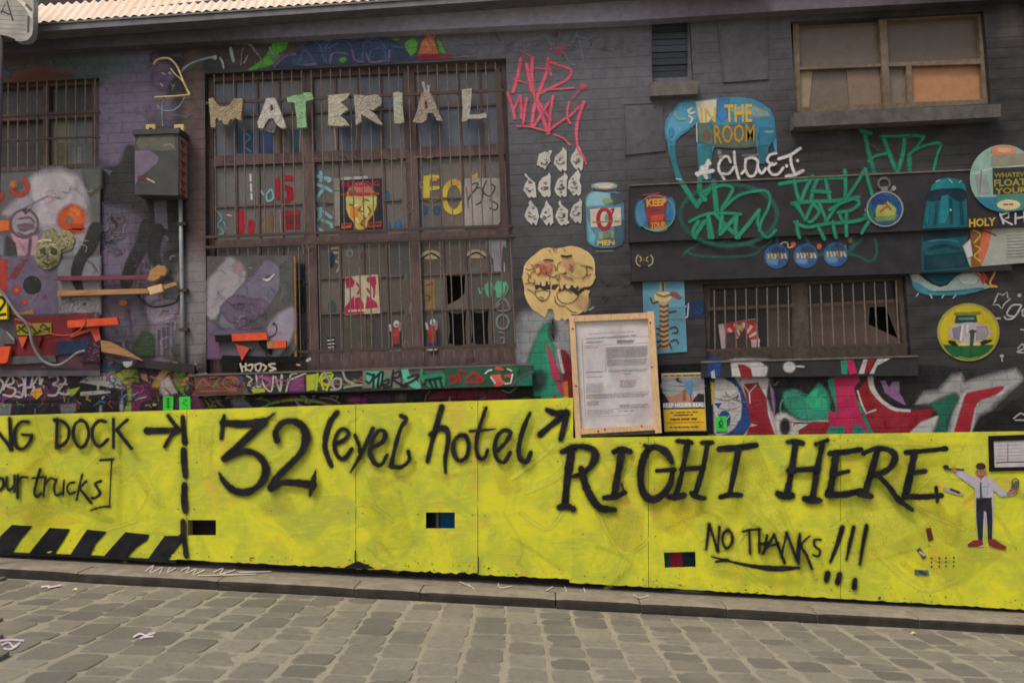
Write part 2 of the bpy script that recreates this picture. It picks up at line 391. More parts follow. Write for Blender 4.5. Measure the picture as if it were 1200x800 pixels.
# the wall: coats of paint in patches and painted-in lens glare (colour only), worn through to red-brown brick here and there
def wall_mat(name, dim=1., patches=None):
    t = NT(name); p = t.pos(); oi = t.N('ShaderNodeObjectInfo')
    a = t.noise(1.4, 5, .6); b = t.noise(16, 5, .7); cell = t.noise(3.3, 1, .5, t.scale(p, 1.2, 1, 3.4))
    warp = t.math('MULTIPLY', t.math('SUBTRACT', t.noise(2.6, 4, .6), .5), .9)
    col = t.mix(t.map(a, .35, .65), C(50, 47, 50), C(41, 39, 42))
    sx = t.N('ShaderNodeSeparateXYZ'); t.l.new(p, sx.inputs[0])
    # px centre, radii px, colour, softness, strength
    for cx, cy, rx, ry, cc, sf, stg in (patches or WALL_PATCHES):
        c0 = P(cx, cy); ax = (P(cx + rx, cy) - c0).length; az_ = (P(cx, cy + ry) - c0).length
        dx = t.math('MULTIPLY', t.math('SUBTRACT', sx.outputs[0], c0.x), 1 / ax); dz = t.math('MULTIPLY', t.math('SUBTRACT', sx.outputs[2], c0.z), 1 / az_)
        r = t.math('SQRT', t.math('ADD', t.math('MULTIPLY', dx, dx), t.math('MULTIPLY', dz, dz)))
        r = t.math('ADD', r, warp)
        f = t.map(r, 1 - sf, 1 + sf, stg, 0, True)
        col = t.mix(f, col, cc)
    col = t.mix(t.map(b, .35, .72, 0, .55), col, t.mix(.6, col, (.012, .012, .014, 1)))
    col = t.mix(t.map(cell, .35, .65, 0, .22), col, t.mix(.7, col, (.16, .14, .15, 1)))
    col = t.mix(t.map(t.noise(48, 4, .75), .67, .74, 0, .45), col, C(128, 104, 98))
    if dim < 1: col = t.mix(1 - dim, col, (.02, .018, .02, 1))
    M[name] = t.done(col, t.map(b, .3, .7, .5, .75), t.bump(b, .5, .005, t.bump(t.noise(70, 3, .7), .3, .003)), 0, .35)
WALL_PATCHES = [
 (660, 40, 250, 120, C(116, 117, 128), .7, .8), (655, 190, 95, 120, C(88, 89, 96), .6, .65), (860, 40, 110, 60, C(86, 83, 90), .6, .65),  # these pale patches paint a lens glare veil into the wall colour
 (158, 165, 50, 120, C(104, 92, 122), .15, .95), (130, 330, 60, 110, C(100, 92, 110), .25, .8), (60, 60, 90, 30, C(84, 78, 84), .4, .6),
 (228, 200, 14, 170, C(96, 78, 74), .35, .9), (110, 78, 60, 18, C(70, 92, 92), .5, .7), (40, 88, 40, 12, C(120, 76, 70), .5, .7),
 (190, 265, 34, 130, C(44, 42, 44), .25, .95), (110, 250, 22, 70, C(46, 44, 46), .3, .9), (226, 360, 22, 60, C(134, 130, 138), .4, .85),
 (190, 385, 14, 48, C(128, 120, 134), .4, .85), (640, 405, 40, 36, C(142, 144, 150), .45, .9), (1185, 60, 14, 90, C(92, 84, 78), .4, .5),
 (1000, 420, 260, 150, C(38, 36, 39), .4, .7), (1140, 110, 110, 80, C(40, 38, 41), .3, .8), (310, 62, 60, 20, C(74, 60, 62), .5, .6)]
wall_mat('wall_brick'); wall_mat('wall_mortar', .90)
wall_mat('fascia', 1., [(200, 40, 300, 60, C(78, 74, 86), .5, .9), (640, 20, 260, 80, C(160, 158, 178), .8, .95), (900, 20, 140, 60, C(104, 92, 104), .6, .8)])  # pale middle patch puts lens glare into the fascia colour
# ================================================================ ground, kerb, road
HD = .14                                                       # hoarding face stands this far in front of the bricks
_a = P(0, 653, HD); _b = P(1200, 718, HD)
SX = (_b.z - _a.z) / (_b.x - _a.x)
def zpave(x): return _a.z + SX * (x - _a.x)
def hit(px, py, zf):                                           # ray against a plane z = zf(x, y)
    r = ray(px, py); lo, hi = .2, 60.
    g = lambda t: CAMZ + r.z * t / F - zf(r.x * t / F, r.y * t / F)
    for _ in range(60):
        m = (lo + hi) / 2
        if g(m) > 0: lo = m
        else: hi = m
    t = lo / F; return Vector((r.x * t, r.y * t, CAMZ + r.z * t))
YK = hit(600, 698, lambda x, y: zpave(x)).y                    # kerb front
_k = P(600, 710, YW - YK); HK = zpave(_k.x) - _k.z
SYR = -.035
def zroad(x, y): return zpave(x) - HK + SYR * (y - YK)
def sheet(name, x0, x1, y0, y1, zf, mat, th=None, nx=2, ny=2, kind='structure'):
    m = MB(); vs = []; fs = []
    for j in range(ny + 1):
        for i in range(nx + 1):
            x = x0 + (x1 - x0) * i / nx; y = y0 + (y1 - y0) * j / ny; vs.append((x, y, zf(x, y)))
    for j in range(ny):
        for i in range(nx): k = j * (nx + 1) + i; fs.append((k, k + 1, k + nx + 2, k + nx + 1))
    m.add(vs, fs); return m.build(name, mat, kind=kind, fix=False)
gm = MB(); _ys = (-90, -6, YK, 60)
gm.add([(x, y, zroad(x, min(max(y, -6), YK)) - .05) for y in _ys for x in (-90, 90)], [(0, 1, 3, 2), (2, 3, 5, 4), (4, 5, 7, 6)])
gm.build('ground', M['grout'], kind='structure', fix=False)
road = sheet('road', -14, 14, -6, YK + .12, lambda x, y: zroad(x, y) - .002, M['grout'], nx=40, ny=10)
pv = MB(); pv.add([(-9, YK + .2, zpave(-9) - .003), (9, YK + .2, zpave(9) - .003), (9, YW + .1, zpave(9) - .003), (-9, YW + .1, zpave(-9) - .003)], [(0, 1, 2, 3)])
pave = pv.build('pavement', M['pavement'], kind='structure', fix=False)
# cobbles: courses run towards the kerb, joint lines slightly skew to the wall
random.seed(11)
def cobble_mesh(k):
    vs = []; n = 12; out = []
    for x, y in ((.5, .1), (.5, .36), (.40, .49), (.1, .5), (-.16, .5), (-.41, .48), (-.5, .34), (-.5, -.08), (-.49, -.37), (-.39, -.5), (.38, -.49), (.5, -.36)):
        out.append((x * random.uniform(.95, 1.02), y * random.uniform(.94, 1.02)))
    tilt = (random.uniform(-.006, .006), random.uniform(-.006, .006))
    for x, y in out: vs.append((x, y, -.03))
    for x, y in out: vs.append((x * .985, y * .985, -.001 + tilt[0] * x + tilt[1] * y))
    for x, y in out: vs.append((x * .95, y * .95, .0012 + tilt[0] * x + tilt[1] * y + random.uniform(-.001, .002)))
    vs.append((random.uniform(-.1, .1), random.uniform(-.1, .1), .0022))
    fs = []
    for i in range(n):
        j = (i + 1) % n; fs += [(i, j, n + j, n + i), (n + i, n + j, 2 * n + j, 2 * n + i), (2 * n + i, 2 * n + j, 3 * n)]
    me = bpy.data.meshes.new('cobblestone'); me.from_pydata(vs, [], fs); me.materials.append(M['cobble'])
    return me, vs, fs
CM = [cobble_mesh(k) for k in range(10)]
SK = math.radians(2.6); CS = .232
def seen(p, m=0):
    v = Vector(p) - Vector((0, 0, CAMZ)); z = v.dot(FW)
    if z < .1: return False
    x = 600 + F * v.dot(RT) / z; y = 400 - F * v.dot(UP) / z
    return -m < x < 1200 + m and -m < y < 800 + m
cob = []
for i in range(-40, 41):
    y = YK - .02; off = random.uniform(0, .2); yy = y + off
    while yy > 1.2:
        ln = random.choice([.14, .17, .2, .22, .26, .3]) * random.uniform(.92, 1.08)
        yc = yy - ln / 2; top = min(yy, y)
        if top - (yy - ln) > .06:
            l2 = top - (yy - ln); yc = yy - ln + l2 / 2
            xc = i * CS + (YK - yc) * math.tan(SK) + .012 * math.sin(yc * 3.1 + i) + random.uniform(-.006, .006)
            cob.append((xc, yc, CS - random.uniform(.014, .025), l2 - random.uniform(.003, .008), random.randrange(10), random.choice((0, math.pi)) + SK * .6 + random.uniform(-.03, .03), random.uniform(-.002, .0015)))
        yy -= ln
vis = [c for c in cob if seen((c[0], c[1], zroad(c[0], c[1])), 14)]
vis.sort(key=lambda c: c[0] ** 2 + c[1] ** 2); own = set(id(c) for c in vis[:300])
rest = MB(); rx = -math.atan(SYR) * -1; ry = -math.atan(SX); TILT = Matrix.Rotation(ry, 3, 'Y') @ Matrix.Rotation(rx, 3, 'X')
for c in cob:
    xc, yc, wx, ly, k, rz, dz = c
    if id(c) in own:
        o = link('cobblestone', CM[k][0], road); o.location = (xc, yc, zroad(xc, yc) + dz); o.rotation_euler = (TILT @ Matrix.Rotation(rz, 3, 'Z')).to_euler(); o.scale = (wx, ly, 1)
    elif abs(xc) < 6.5:
        cr, sr = math.cos(rz), math.sin(rz)
        rest.add([(xc + cr * v[0] * wx - sr * v[1] * ly, yc + sr * v[0] * wx + cr * v[1] * ly, zroad(xc + v[0] * wx, yc + v[1] * ly) + v[2] + dz) for v in CM[k][1]], CM[k][2])
print('cobbles', len(vis), len(cob))
r_ = rest.build('cobble_field', M['cobble'], road, kind='stuff', smooth=False, fix=False)
# kerb stones
kb = bpy.data.objects.new('kerb', None); S.collection.objects.link(kb); kb['kind'] = 'structure'
seams = [-420, -240, -60, 90, 255, 415, 492, 651, 750, 851, 956, 1076, 1210, 1360, 1560]
def kx(px): return P(px, 700, YW - YK).x
for a, b in zip(seams[:-1], seams[1:]):
    xa, xb = kx(a) + .004, kx(b) - .004; m = MB(); n = 9; vs = []; fs = []
    j1 = random.uniform(-.006, .006); jz = random.uniform(-.003, .004)
    for i in range(n + 1):
        x = xa + (xb - xa) * i / n; z0 = zpave(x) + jz; e = .006 if i in (0, n) else 0
        wv = .006 * math.sin(x * 5 + a) + random.uniform(-.003, .003)
        for dy, dz in ((.22, -.02), (.22, -.001 - e), (.10, .003 - e), (.022, -e + random.uniform(-.002, 0)), (.006 + wv * .5, -.008 - e), (wv + e, -.024), (wv + j1, -.06), (.004 + wv, -HK - .04)):
            vs.append((x, YK + dy + j1 * .5, z0 + dz))
    for i in range(n):
        for k in range(7): q = i * 8 + k; fs.append((q, q + 8, q + 9, q + 1))
    fs += [tuple(range(8)), tuple(n * 8 + k for k in reversed(range(8)))]
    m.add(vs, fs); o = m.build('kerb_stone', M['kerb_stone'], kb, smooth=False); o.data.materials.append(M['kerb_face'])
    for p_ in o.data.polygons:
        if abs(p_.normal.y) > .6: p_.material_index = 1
# chalk scrawls on the kerb and cobbles
def ground_art(name, strokes, zf, wd, col, parent, label, lift=.006):
    m = MB(); k = 0
    for stn in strokes:
        q = smooth_path([(a[0], a[1]) for a in pts(stn)], 4); lv = []
        for i, (x, y) in enumerate(q):
            a = q[max(i - 1, 0)]; b = q[min(i + 1, len(q) - 1)]; L = math.hypot(b[0] - a[0], b[1] - a[1]) or 1
            nx, ny = -(b[1] - a[1]) / L * wd / 2, (b[0] - a[0]) / L * wd / 2
            for s_ in (-1, 1):
                lv.append(hit(x + nx * s_, y + ny * s_, lambda X, Y: zf(X, Y) + lift + k * .0003))
        m.col = col; n = len(q); m.add(lv, [(2 * i, 2 * i + 2, 2 * i + 3, 2 * i + 1) for i in range(n - 1)]); k += 1
    return m.build(name, M['wall_paint'] if False else M['paper'], parent, label, fix=False)
zk = lambda x, y: zpave(x)
CH = C(205, 198, 188)
ground_art('chalk_scrawl', ['170,669 180,662 176,671 190,664 186,673', '200,664 196,670 206,665', '212,668 222,664 218,671 230,666 226,673 240,667', '250,670 262,665 258,672 276,667', '280,670 318,669', '232,674 300,672'], zk, 1.1, CH, kb, 'white chalk scrawl on the kerb below the striped hoarding corner')
ground_art('chalk_scrawl', ['538,681 552,687', '548,683 556,690', '584,682 586,688 600,686', '640,691 648,687', '662,687 664,693', '684,688 686,694', '742,696 750,700 760,697'], zk, 1., CH, kb, 'short white chalk ticks on the middle of the kerb')
PKC = C(226, 206, 220)
ground_art('chalk_mark', ['0,750 12,749 28,750', '2,755 10,752 16,757 24,752', '4,759 12,760 20,756'], zroad, 2., PKC, road, 'pale pink chalk mark at the left edge of the cobbles', .009)
ground_art('chalk_mark', ['156,746 164,742 170,744', '164,748 174,743 182,741', '168,746 180,745'], zroad, 1.8, PKC, road, 'small pale pink chalk mark near the left cobbles', .009)
ground_art('chalk_mark', ['48,687 58,686', '56,688 72,685'], zroad, 1.6, PKC, road, 'pale chalk smear on the cobbles by the kerb', .009)
for (x, y, lb) in ((87, 693, 'tiny yellow leaf on the cobbles near the left kerb'), (1070, 744, 'yellow leaf against the kerb foot at right')):
    m = MB(); c = hit(x, y, zroad); m.col = C(228, 222, 120)
    m.add([c + Vector((-.02, 0, .012)), c + Vector((0, -.012, .018)), c + Vector((.024, .002, .014)), c + Vector((.004, .012, .026)), c + Vector((0, 0, .02))], [(0, 1, 4), (1, 2, 4), (2, 3, 4), (3, 0, 4)])
    m.build('leaf', M['paper'], None, lb, 'leaf', fix=False)

# ================================================================ the building
bld = empty('brick_warehouse', (P(600, 400).x, YW, zpave(0)), 'dark painted brick warehouse covered in graffiti behind the yellow hoarding', 'building')
def rect(tl, tr, br, bl):                         # pixel corners -> world rectangle
    q = [P(*p) for p in (tl, tr, br, bl)]
    return [(q[0].x + q[3].x) / 2, (q[1].x + q[2].x) / 2, (q[2].z + q[3].z) / 2, (q[0].z + q[1].z) / 2]
OP = [rect((-60, 100), (116, 92), (116, 195), (-60, 203)), rect((241, 86), (592, 69), (606, 427), (241, 440)), rect((763, 22), (810, 20), (811, 95), (763, 97)),
      rect((929, 24), (1152, 15), (1162, 122), (930, 132)), rect((826, 334), (1060, 323), (1068, 417), (826, 424))]
X0, X1, Z0, Z1 = -6.2, 6.0, -.5 + zpave(6), 5.6
YM = YW + .0008
xs = sorted({X0, X1} | {r[0] for r in OP} | {r[1] for r in OP}); zs = sorted({Z0, Z1} | {r[2] for r in OP} | {r[3] for r in OP})
wl_ = MB()
for i in range(len(xs) - 1):
    for j in range(len(zs) - 1):
        cx, cz = (xs[i] + xs[i + 1]) / 2, (zs[j] + zs[j + 1]) / 2
        if any(r[0] < cx < r[1] and r[2] < cz < r[3] for r in OP): continue
        wl_.add([(xs[i], YM, zs[j]), (xs[i + 1], YM, zs[j]), (xs[i + 1], YM, zs[j + 1]), (xs[i], YM, zs[j + 1])], [(0, 1, 2, 3)])
        wl_.add([(xs[i], YM + .3, zs[j]), (xs[i + 1], YM + .3, zs[j]), (xs[i + 1], YM + .3, zs[j + 1]), (xs[i], YM + .3, zs[j + 1])], [(3, 2, 1, 0)])
for a, b, c, d in OP:
    for q in (((a, c), (b, c)), ((b, c), (b, d)), ((b, d), (a, d)), ((a, d), (a, c))):
        (x0, z0), (x1, z1) = q; wl_.add([(x0, YM, z0), (x1, YM, z1), (x1, YM + .3, z1), (x0, YM + .3, z0)], [(0, 1, 2, 3)])
wl_.add([(X0, YM, Z0), (X0, YM + 4, Z0), (X0, YM + 4, Z1), (X0, YM, Z1)], [(0, 1, 2, 3)]); wl_.add([(X1, YM, Z0), (X1, YM + 4, Z0), (X1, YM + 4, Z1), (X1, YM, Z1)], [(3, 2, 1, 0)])
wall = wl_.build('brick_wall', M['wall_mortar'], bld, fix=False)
rm = MB(); rm.add([(X0 + .01, YW + .42, Z0), (X1 - .01, YW + .42, Z0), (X1 - .01, YW + .42, Z1), (X0 + .01, YW + .42, Z1)], [(0, 1, 2, 3)])
rm.add([(X0, YW + .3, Z1 - .01), (X1, YW + .3, Z1 - .01), (X1, YW + 4, Z1 - .01), (X0, YW + 4, Z1 - .01)], [(0, 1, 2, 3)])
rm.build('dark_interior', M['interior'], bld, fix=False)
# bricks
bmesh_ = []
for k in range(6):
    m = []
    c = [random.uniform(.0, .0022) for _ in range(4)]
    x, z, b = .5, .5, .03
    vs = [(-x, 0.006, -z), (x, .006, -z), (x, .006, z), (-x, .006, z), (-x, .0015, -z), (x, .0015, -z), (x, .0015, z), (-x, .0015, z),
          (-x * .985, -c[0] * .5, -z * .95), (x * .985, -c[1] * .5, -z * .95), (x * .985, -c[2] * .5, z * .95), (-x * .985, -c[3] * .5, z * .95)]
    fs = [(0, 1, 5, 4), (1, 2, 6, 5), (2, 3, 7, 6), (3, 0, 4, 7), (4, 5, 9, 8), (5, 6, 10, 9), (6, 7, 11, 10), (7, 4, 8, 11), (8, 9, 10, 11)]
    me = bpy.data.meshes.new('brick'); me.from_pydata(vs, [], fs); me.materials.append(M['wall_brick']); bmesh_.append((me, vs, fs))
COVER = [(738, 200, 1210, 330), (-40, 195, 118, 440), (243, 296, 345, 440), (-200, 480, 670, 900), (660, 508, 1400, 900), (156, 150, 222, 232), (-200, -99, 600, 30), (225, 428, 625, 455)]
bricks = []
r0 = int(math.floor(Z0 / BH)); r1 = int(math.ceil(Z1 / BH))
for r in range(r0, r1):
    off = BW / 2 if r % 2 == 0 else 0
    n0 = int(math.floor((X0 + off) / BW)); n1 = int(math.ceil((X1 + off) / BW))
    for n in range(n0, n1):
        a = n * BW - off + BJ / 2; b = a + BW - BJ; c = r * BH + BJ / 2; d = c + BH - BJ
        segs = [(a, b)]
        for q in OP:
            if d > q[2] + .01 and c < q[3] - .01:
                ns = []
                for (u, v) in segs:
                    if v <= q[0] or u >= q[1]: ns.append((u, v)); continue
                    if u < q[0]: ns.append((u, q[0]))
                    if v > q[1]: ns.append((q[1], v))
                segs = ns
        for u, v in segs:
            if v - u < .03: continue
            c2, d2 = c, d
            for q in OP:
                if v > q[0] and u < q[1]:
                    if c < q[3] <= d: c2 = max(c, q[3])
                    if c <= q[2] < d: d2 = min(d, q[2])
            if d2 - c2 > .015: bricks.append(((u + v) / 2, (c2 + d2) / 2, v - u, d2 - c2))
def pix(x, y, z):
    v = Vector((x, y, z - CAMZ)); k = v.dot(FW); return 600 + F * v.dot(RT) / k, 400 - F * v.dot(UP) / k
def covered(px, py): return not (0 < px < 1200 and 0 < py < 800) or any(a < px < c and b < py < d for a, b, c, d in COVER)
cand = []
for i, (x, z, a, b) in enumerate(bricks):
    px, py = pix(x, YW, z)
    if not covered(px, py) and a > .2: cand.append((abs(px - 330) * (1 if px < 700 else 1.6) + abs(py - 300) * .8, i))
cand.sort(); ind = set(i for _, i in cand[:300]); rest = MB()
for i, (x, z, a, b) in enumerate(bricks):
    me, vs, fs = bmesh_[random.randrange(6)]; dy = random.uniform(-.0008, .0006)
    if i in ind:
        o = link('brick', me, wall); o.location = Vector((x, YW + dy, z)) - bld.location; o.scale = (a, 1, b)
    else: rest.add([(x + v[0] * a, YW + v[1] + dy, z + v[2] * b) for v in vs], fs)
print('bricks', len(bricks))
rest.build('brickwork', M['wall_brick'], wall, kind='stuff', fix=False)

# fascia, gutter, roof
def ey(x): return 31 - .0665 * (x - 0)            # bottom of the corrugated edge
fa = MB(); fa.prism([(-200, ey(-200) + 2), (1500, ey(1500) - 60), (1500, -18), (930, 12), (740, 24), (580, 31), (400, 40), (200, 51), (0, 62), (-200, 73)], 0, .10)
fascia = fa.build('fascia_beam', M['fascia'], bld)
gt = MB(); gt.prism([(-200, ey(-200)), (900, ey(900)), (900, ey(900) + 8), (-200, ey(-200) + 9.5)], .12, .26)
gt.prism([(-200, ey(-200) - 1), (900, ey(900) - 1), (900, ey(900) + 1), (-200, ey(-200) + 1)], .26, .272)
gt.build('gutter', M['gutter_metal'], bld)
rf = MB(); A = P(-200, ey(-200) - 2, .20); B = P(1500, ey(1500) - 2, .20); dirx = (B - A); L = dirx.length; dirx.normalize()
slope = Vector((0, math.cos(math.radians(52)), math.sin(math.radians(52)))); nrm = dirx.cross(slope).normalized() * -1
if nrm.z < 0: nrm = -nrm
nw = int(L / .076); seg = 6; vs = []; fs = []
tot = nw * seg
for i in range(tot + 1):
    h = .008 * math.sin(2 * math.pi * i / seg)
    for j, t in enumerate((0, 2.2)): vs.append(A + dirx * (L * i / tot) + slope * t + nrm * h)
for i in range(tot): fs.append((2 * i, 2 * i + 2, 2 * i + 3, 2 * i + 1))
rf.add(vs, fs); roof = rf.build('roof', M['roof'], bld, smooth=True, fix=False)
# black sheet in place of the shade under the sheet ends
cl = MB(); cl.add([A + Vector((0, .03, -.05)), B + Vector((0, .03, -.05)), B + Vector((0, .03, .008)), A + Vector((0, .03, .008))], [(0, 1, 2, 3)])
cl.build('eave_shade', M['black'], bld, fix=False)
# sills and lintels
SILL_TOP = lambda x: 439.5 - .0316 * (x - 228)
si = MB(); si.prism([(228, 439.5), (623, 427), (623, 452), (228, 464)], 0, .075); sill2 = si.build('window_sill', M['sill_stone'], bld, 'long sill under the big barred window, covered in graffiti')
hl = MB(); hl.prism([(228, 438.2), (623, 425.8), (623, 428), (228, 440.4)], .0, .085); hl.build('sill_highlight', M['concrete'], sill2)  # paler strip puts the highlight of the top edge into the colour
si = MB(); si.prism([(822, 424), (1076, 417), (1076, 440), (822, 442)], 0, .05); s5 = si.build('window_sill', M['lintel_paint'], bld, 'sill under the low barred window at right')
hl = MB(); hl.prism([(822, 423), (1076, 416), (1076, 418.2), (822, 425.4)], .0, .058); hl.build('sill_highlight', M['concrete'], s5)  # pale strip again stands in for light along the sill top
si = MB(); si.prism([(762, 96), (818, 94.5), (818, 110), (762, 112.5)], 0, .06); si.build('window_sill', M['concrete'], bld, 'short concrete sill under the small louvred window')
si = MB(); si.prism([(931, 132), (1173, 122), (1173, 137), (931, 149)], 0, .12); si.build('window_sill', M['sill_stone'], bld, 'thick sill under the boarded upper right window')
lt = MB(); lt.prism([(738, 217), (1330, 190), (1330, 260), (738, 284)], 0, .075); lin1 = lt.build('lintel_beam', M['lintel_paint'], bld, 'long painted beam across the right half of the wall')
hl = MB(); hl.prism([(738, 216.2), (1330, 189.2), (1330, 191), (738, 218)], .0, .085); hl.build('lintel_highlight', M['concrete'], lin1)  # pale strip coloured in as the highlight along the beam top
lt = MB(); lt.prism([(740, 283), (1180, 264.5), (1186, 317), (740, 330)], 0, .045); lt.build('lintel_band', M['lintel_paint'], bld)
# access hatch outline and faint boxed outline in the black brickwork
for q, lb in (([(730, 122), (775, 120), (780, 176), (733, 181)], 'painted over square hatch left of the elephant'), ([(842, 24), (898, 18), (900, 92), (848, 96)], 'painted over tall hatch between the upper windows')):
    m = MB(); m.prism(q, 0, .006); o = m.build('wall_hatch', M['wall_brick'], bld, lb)
    f_ = MB()
    for i in range(4):
        a, b = q[i], q[(i + 1) % 4]; f_.beam(a[0], a[1], b[0], b[1], 1.4, 0, .011 + .001 * i)
    f_.build('hatch_frame', M['wall_brick'], o)

# ================================================================ windows
def lerp(a, b, t): return (a[0] + (b[0] - a[0]) * t, a[1] + (b[1] - a[1]) * t)
class Q:
    def __init__(s, tl, tr, br, bl): s.c = (tl, tr, br, bl)
    def __call__(s, u, v): return lerp(lerp(s.c[0], s.c[1], u), lerp(s.c[3], s.c[2], u), v)
bar_me = MB(); bar_me.tube([(0, 0, -.5), (0, 0, .5)], .5, 6); BAR = bar_me.mesh('bar', M['bar_steel'], Vector((0, 0, 0)))
def bar(parent, a, b, d, r, name='bar'):
    A, B = P(a[0], a[1], d), P(b[0], b[1], d); o = link(name, BAR, parent); v = B - A
    o.location = (A + B) / 2 - rootloc(parent) ; o.rotation_mode = 'QUATERNION'; o.rotation_quaternion = Vector((0, 0, 1)).rotation_difference(v); o.scale = (r * 2, r * 2, v.length); return o
def pane(parent, quad, d, col, holes=(), name='pane', label=None):
    m = MB(); m.prism(quad, d - .006, d, holes); o = m.build(name, M['pane'], parent, label); o.color = col; o.rotation_euler = (0, 0, 0); return o
def quadpx(x0, y0, x1, y1, sk=0): return [(x0, y0), (x1, y0 + sk), (x1, y1 + sk), (x0, y1)]
GR = [C(94, 88, 82), C(86, 80, 76), C(102, 96, 90), C(70, 66, 66), C(92, 82, 76), C(80, 82, 82)]
# --- the big barred window
q2 = Q((236, 84), (596, 67), (612, 430), (238, 443))
w2 = MB(); w2.prism([q2(0, 0), q2(1, 0), q2(1, 1), q2(0, 1)], -.26, -.24, ); 
win = bpy.data.objects.new('big_window', None); S.collection.objects.link(win); win.parent = bld; win['label'] = 'big many-paned warehouse window behind steel bars'
win.location = (0, 0, 0)
def ly(x, y0): return y0 - (x - 245) * (.045 - .013 * (y0 - 85) / 350)    # window lines tilt less lower down
fr = MB(); DF = -.07
def hbar(x0, x1, y, w_, d0, d1, m): m.prism([(x0, ly(x0, y)), (x1, ly(x1, y)), (x1, ly(x1, y + w_)), (x0, ly(x0, y + w_))], d0, d1)
def vx(x, y): return x + (y - 85) * (x - 150) / 9200.
def vbar(x, w_, y0, y1, d0, d1, m):
    m.prism([(vx(x, y0), ly(x, y0)), (vx(x + w_, y0), ly(x + w_, y0)), (vx(x + w_, y1), ly(x + w_, y1)), (vx(x, y1), ly(x, y1))], d0, d1)
for x, w_ in ((238, 11), (353, 13), (472, 13), (587, 12)): vbar(x, w_, 80, 441, -.13, -.066, fr)
for y, w_ in ((84, 12), (183, 12), (282, 7), (418, 22)): hbar(238, 604, y, w_, -.13, -.070, fr)
frame = fr.build('window_frame', M['brown_frame'], win)
gb = MB(); cols = []
secs = [(249, 353), (366, 472), (485, 587)]
rows = [(96, 137), (137, 183), (195, 243), (243, 282), (289, 331), (331, 372), (372, 418)]
random.seed(5)
for si_, (a, b) in enumerate(secs):
    n = 4; st_ = (b - a) / n
    for j in range(1, n): vbar(a + st_ * j - 1, 2.2, 96, 418, -.115, -.088, gb)
    for y0, y1 in rows:
        if y1 not in (183, 282, 418): hbar(a, b, y1 - 1, 2.2, -.116, -.086, gb)
    for ri, (y0, y1) in enumerate(rows):
        for j in range(n):
            x0, x1 = a + st_ * j + .3, a + st_ * (j + 1) - .3
            c = random.choice(GR)
            if ri < 2: c = random.choice([C(98, 102, 114), C(106, 104, 110), C(88, 98, 116), C(114, 102, 102)])
            quad = [(vx(x, y), ly(x, y)) for x, y in ((x0, y0), (x1, y0), (x1, y1), (x0, y1))]
            if ri in (2, 3): c = random.choice([C(106, 102, 100), C(110, 102, 96), C(96, 94, 94)])
            if si_ == 0 and ri in (5,) and j == 3: c = C(40, 36, 38)
            holes = (); lb = None
            mx, my = (quad[0][0] + quad[2][0]) / 2, (quad[0][1] + quad[2][1]) / 2; hw, hh = (x1 - x0) / 2, (y1 - y0) / 2
            if si_ == 2 and ri == 5 and j == 1:
                holes = ([(mx - hw + 1.5, my - hh + 2), (mx + hw - 1.5, my - hh + 2), (mx + hw - 2, my + 2), (mx + 3, my + hh * .45), (mx - hw + 3, my + hh * .75)],); lb = 'broken pane with a dark hole, middle row at right'
            if si_ == 2 and ri == 6 and j in (1, 2):
                k = -1 if j == 1 else 1
                holes = ([(mx - hw + 2, my - hh + 3), (mx, my - hh + 5), (mx + hw - 2, my - hh + 2), (mx + hw - 3, my), (mx + hw - 2, my + hh - 5), (mx - 2, my + hh - 4), (mx - hw + 2, my + hh - 7), (mx - hw + 4, my + 2)],); lb = 'smashed pane in the bottom row at right'
            pane(win, quad, -.10, c, holes, label=lb)
gb.build('glazing_bars', M['brown_frame'], win)
br = MB()
for y, x0, x1 in ((119, 241, 590), (276, 241, 600), (288, 241, 602), (414, 241, 604)): hbar(x0, x1, y, 3.2, .004, .014, br)
vbar(579, 6, 96, 276, .002, .012, br)
br.build('grille_rail', M['dark_steel'], win)
x = 251.
while x < 585:
    bar(win, (vx(x, 88), ly(x, 88)), (vx(x, 277), ly(x, 277)), .0, .0052); x += 11.35
x = 253.
while x < 588:
    bar(win, (vx(x, 289), ly(x, 289)), (vx(x, 428), ly(x, 428)), .0, .0052); x += 11.55
# --- left window
w1 = bpy.data.objects.new('left_window', None); S.collection.objects.link(w1); w1.parent = bld; w1['label'] = 'small barred window at the far left'
fr = MB(); fr.prism(quadpx(-62, 98, 120, 106, -8), -.13, -.06); fr.prism(quadpx(-62, 199, 118, 204, -8), -.13, -.06); fr.prism(quadpx(-62, 98, -52, 204), -.13, -.061); fr.prism(quadpx(108, 90, 118, 200), -.13, -.061)
fr.prism(quadpx(50, 92, 57, 202, -.4), -.13, -.062); fr.prism(quadpx(-60, 141, 116, 145, -8), -.13, -.063)
fr.build('window_frame', M['brown_frame'], w1)
for i, (a, b) in enumerate(((-52, 0), (0, 50), (57, 82), (82, 108))):
    for j, (c, d) in enumerate(((103, 138), (142, 200))):
        pane(w1, quadpx(a, c - a * .045, b, d - a * .045, -(b - a) * .045), -.10, C(120, 118, 104) if (i, j) == (2, 1) else (C(104, 108, 112) if (i, j) == (3, 1) else C(54, 50, 54)))
br = MB(); br.prism(quadpx(-60, 137, 116, 140, -8), .003, .012); br.prism(quadpx(-60, 166, 116, 168, -7), .003, .012)
br.build('grille_rail', M['dark_steel'], w1)
for i in range(16):
    x = -58 + i * 11.3; bar(w1, (x, 98 - x * .045), (x, 202 - x * .045), -.002, .0062)
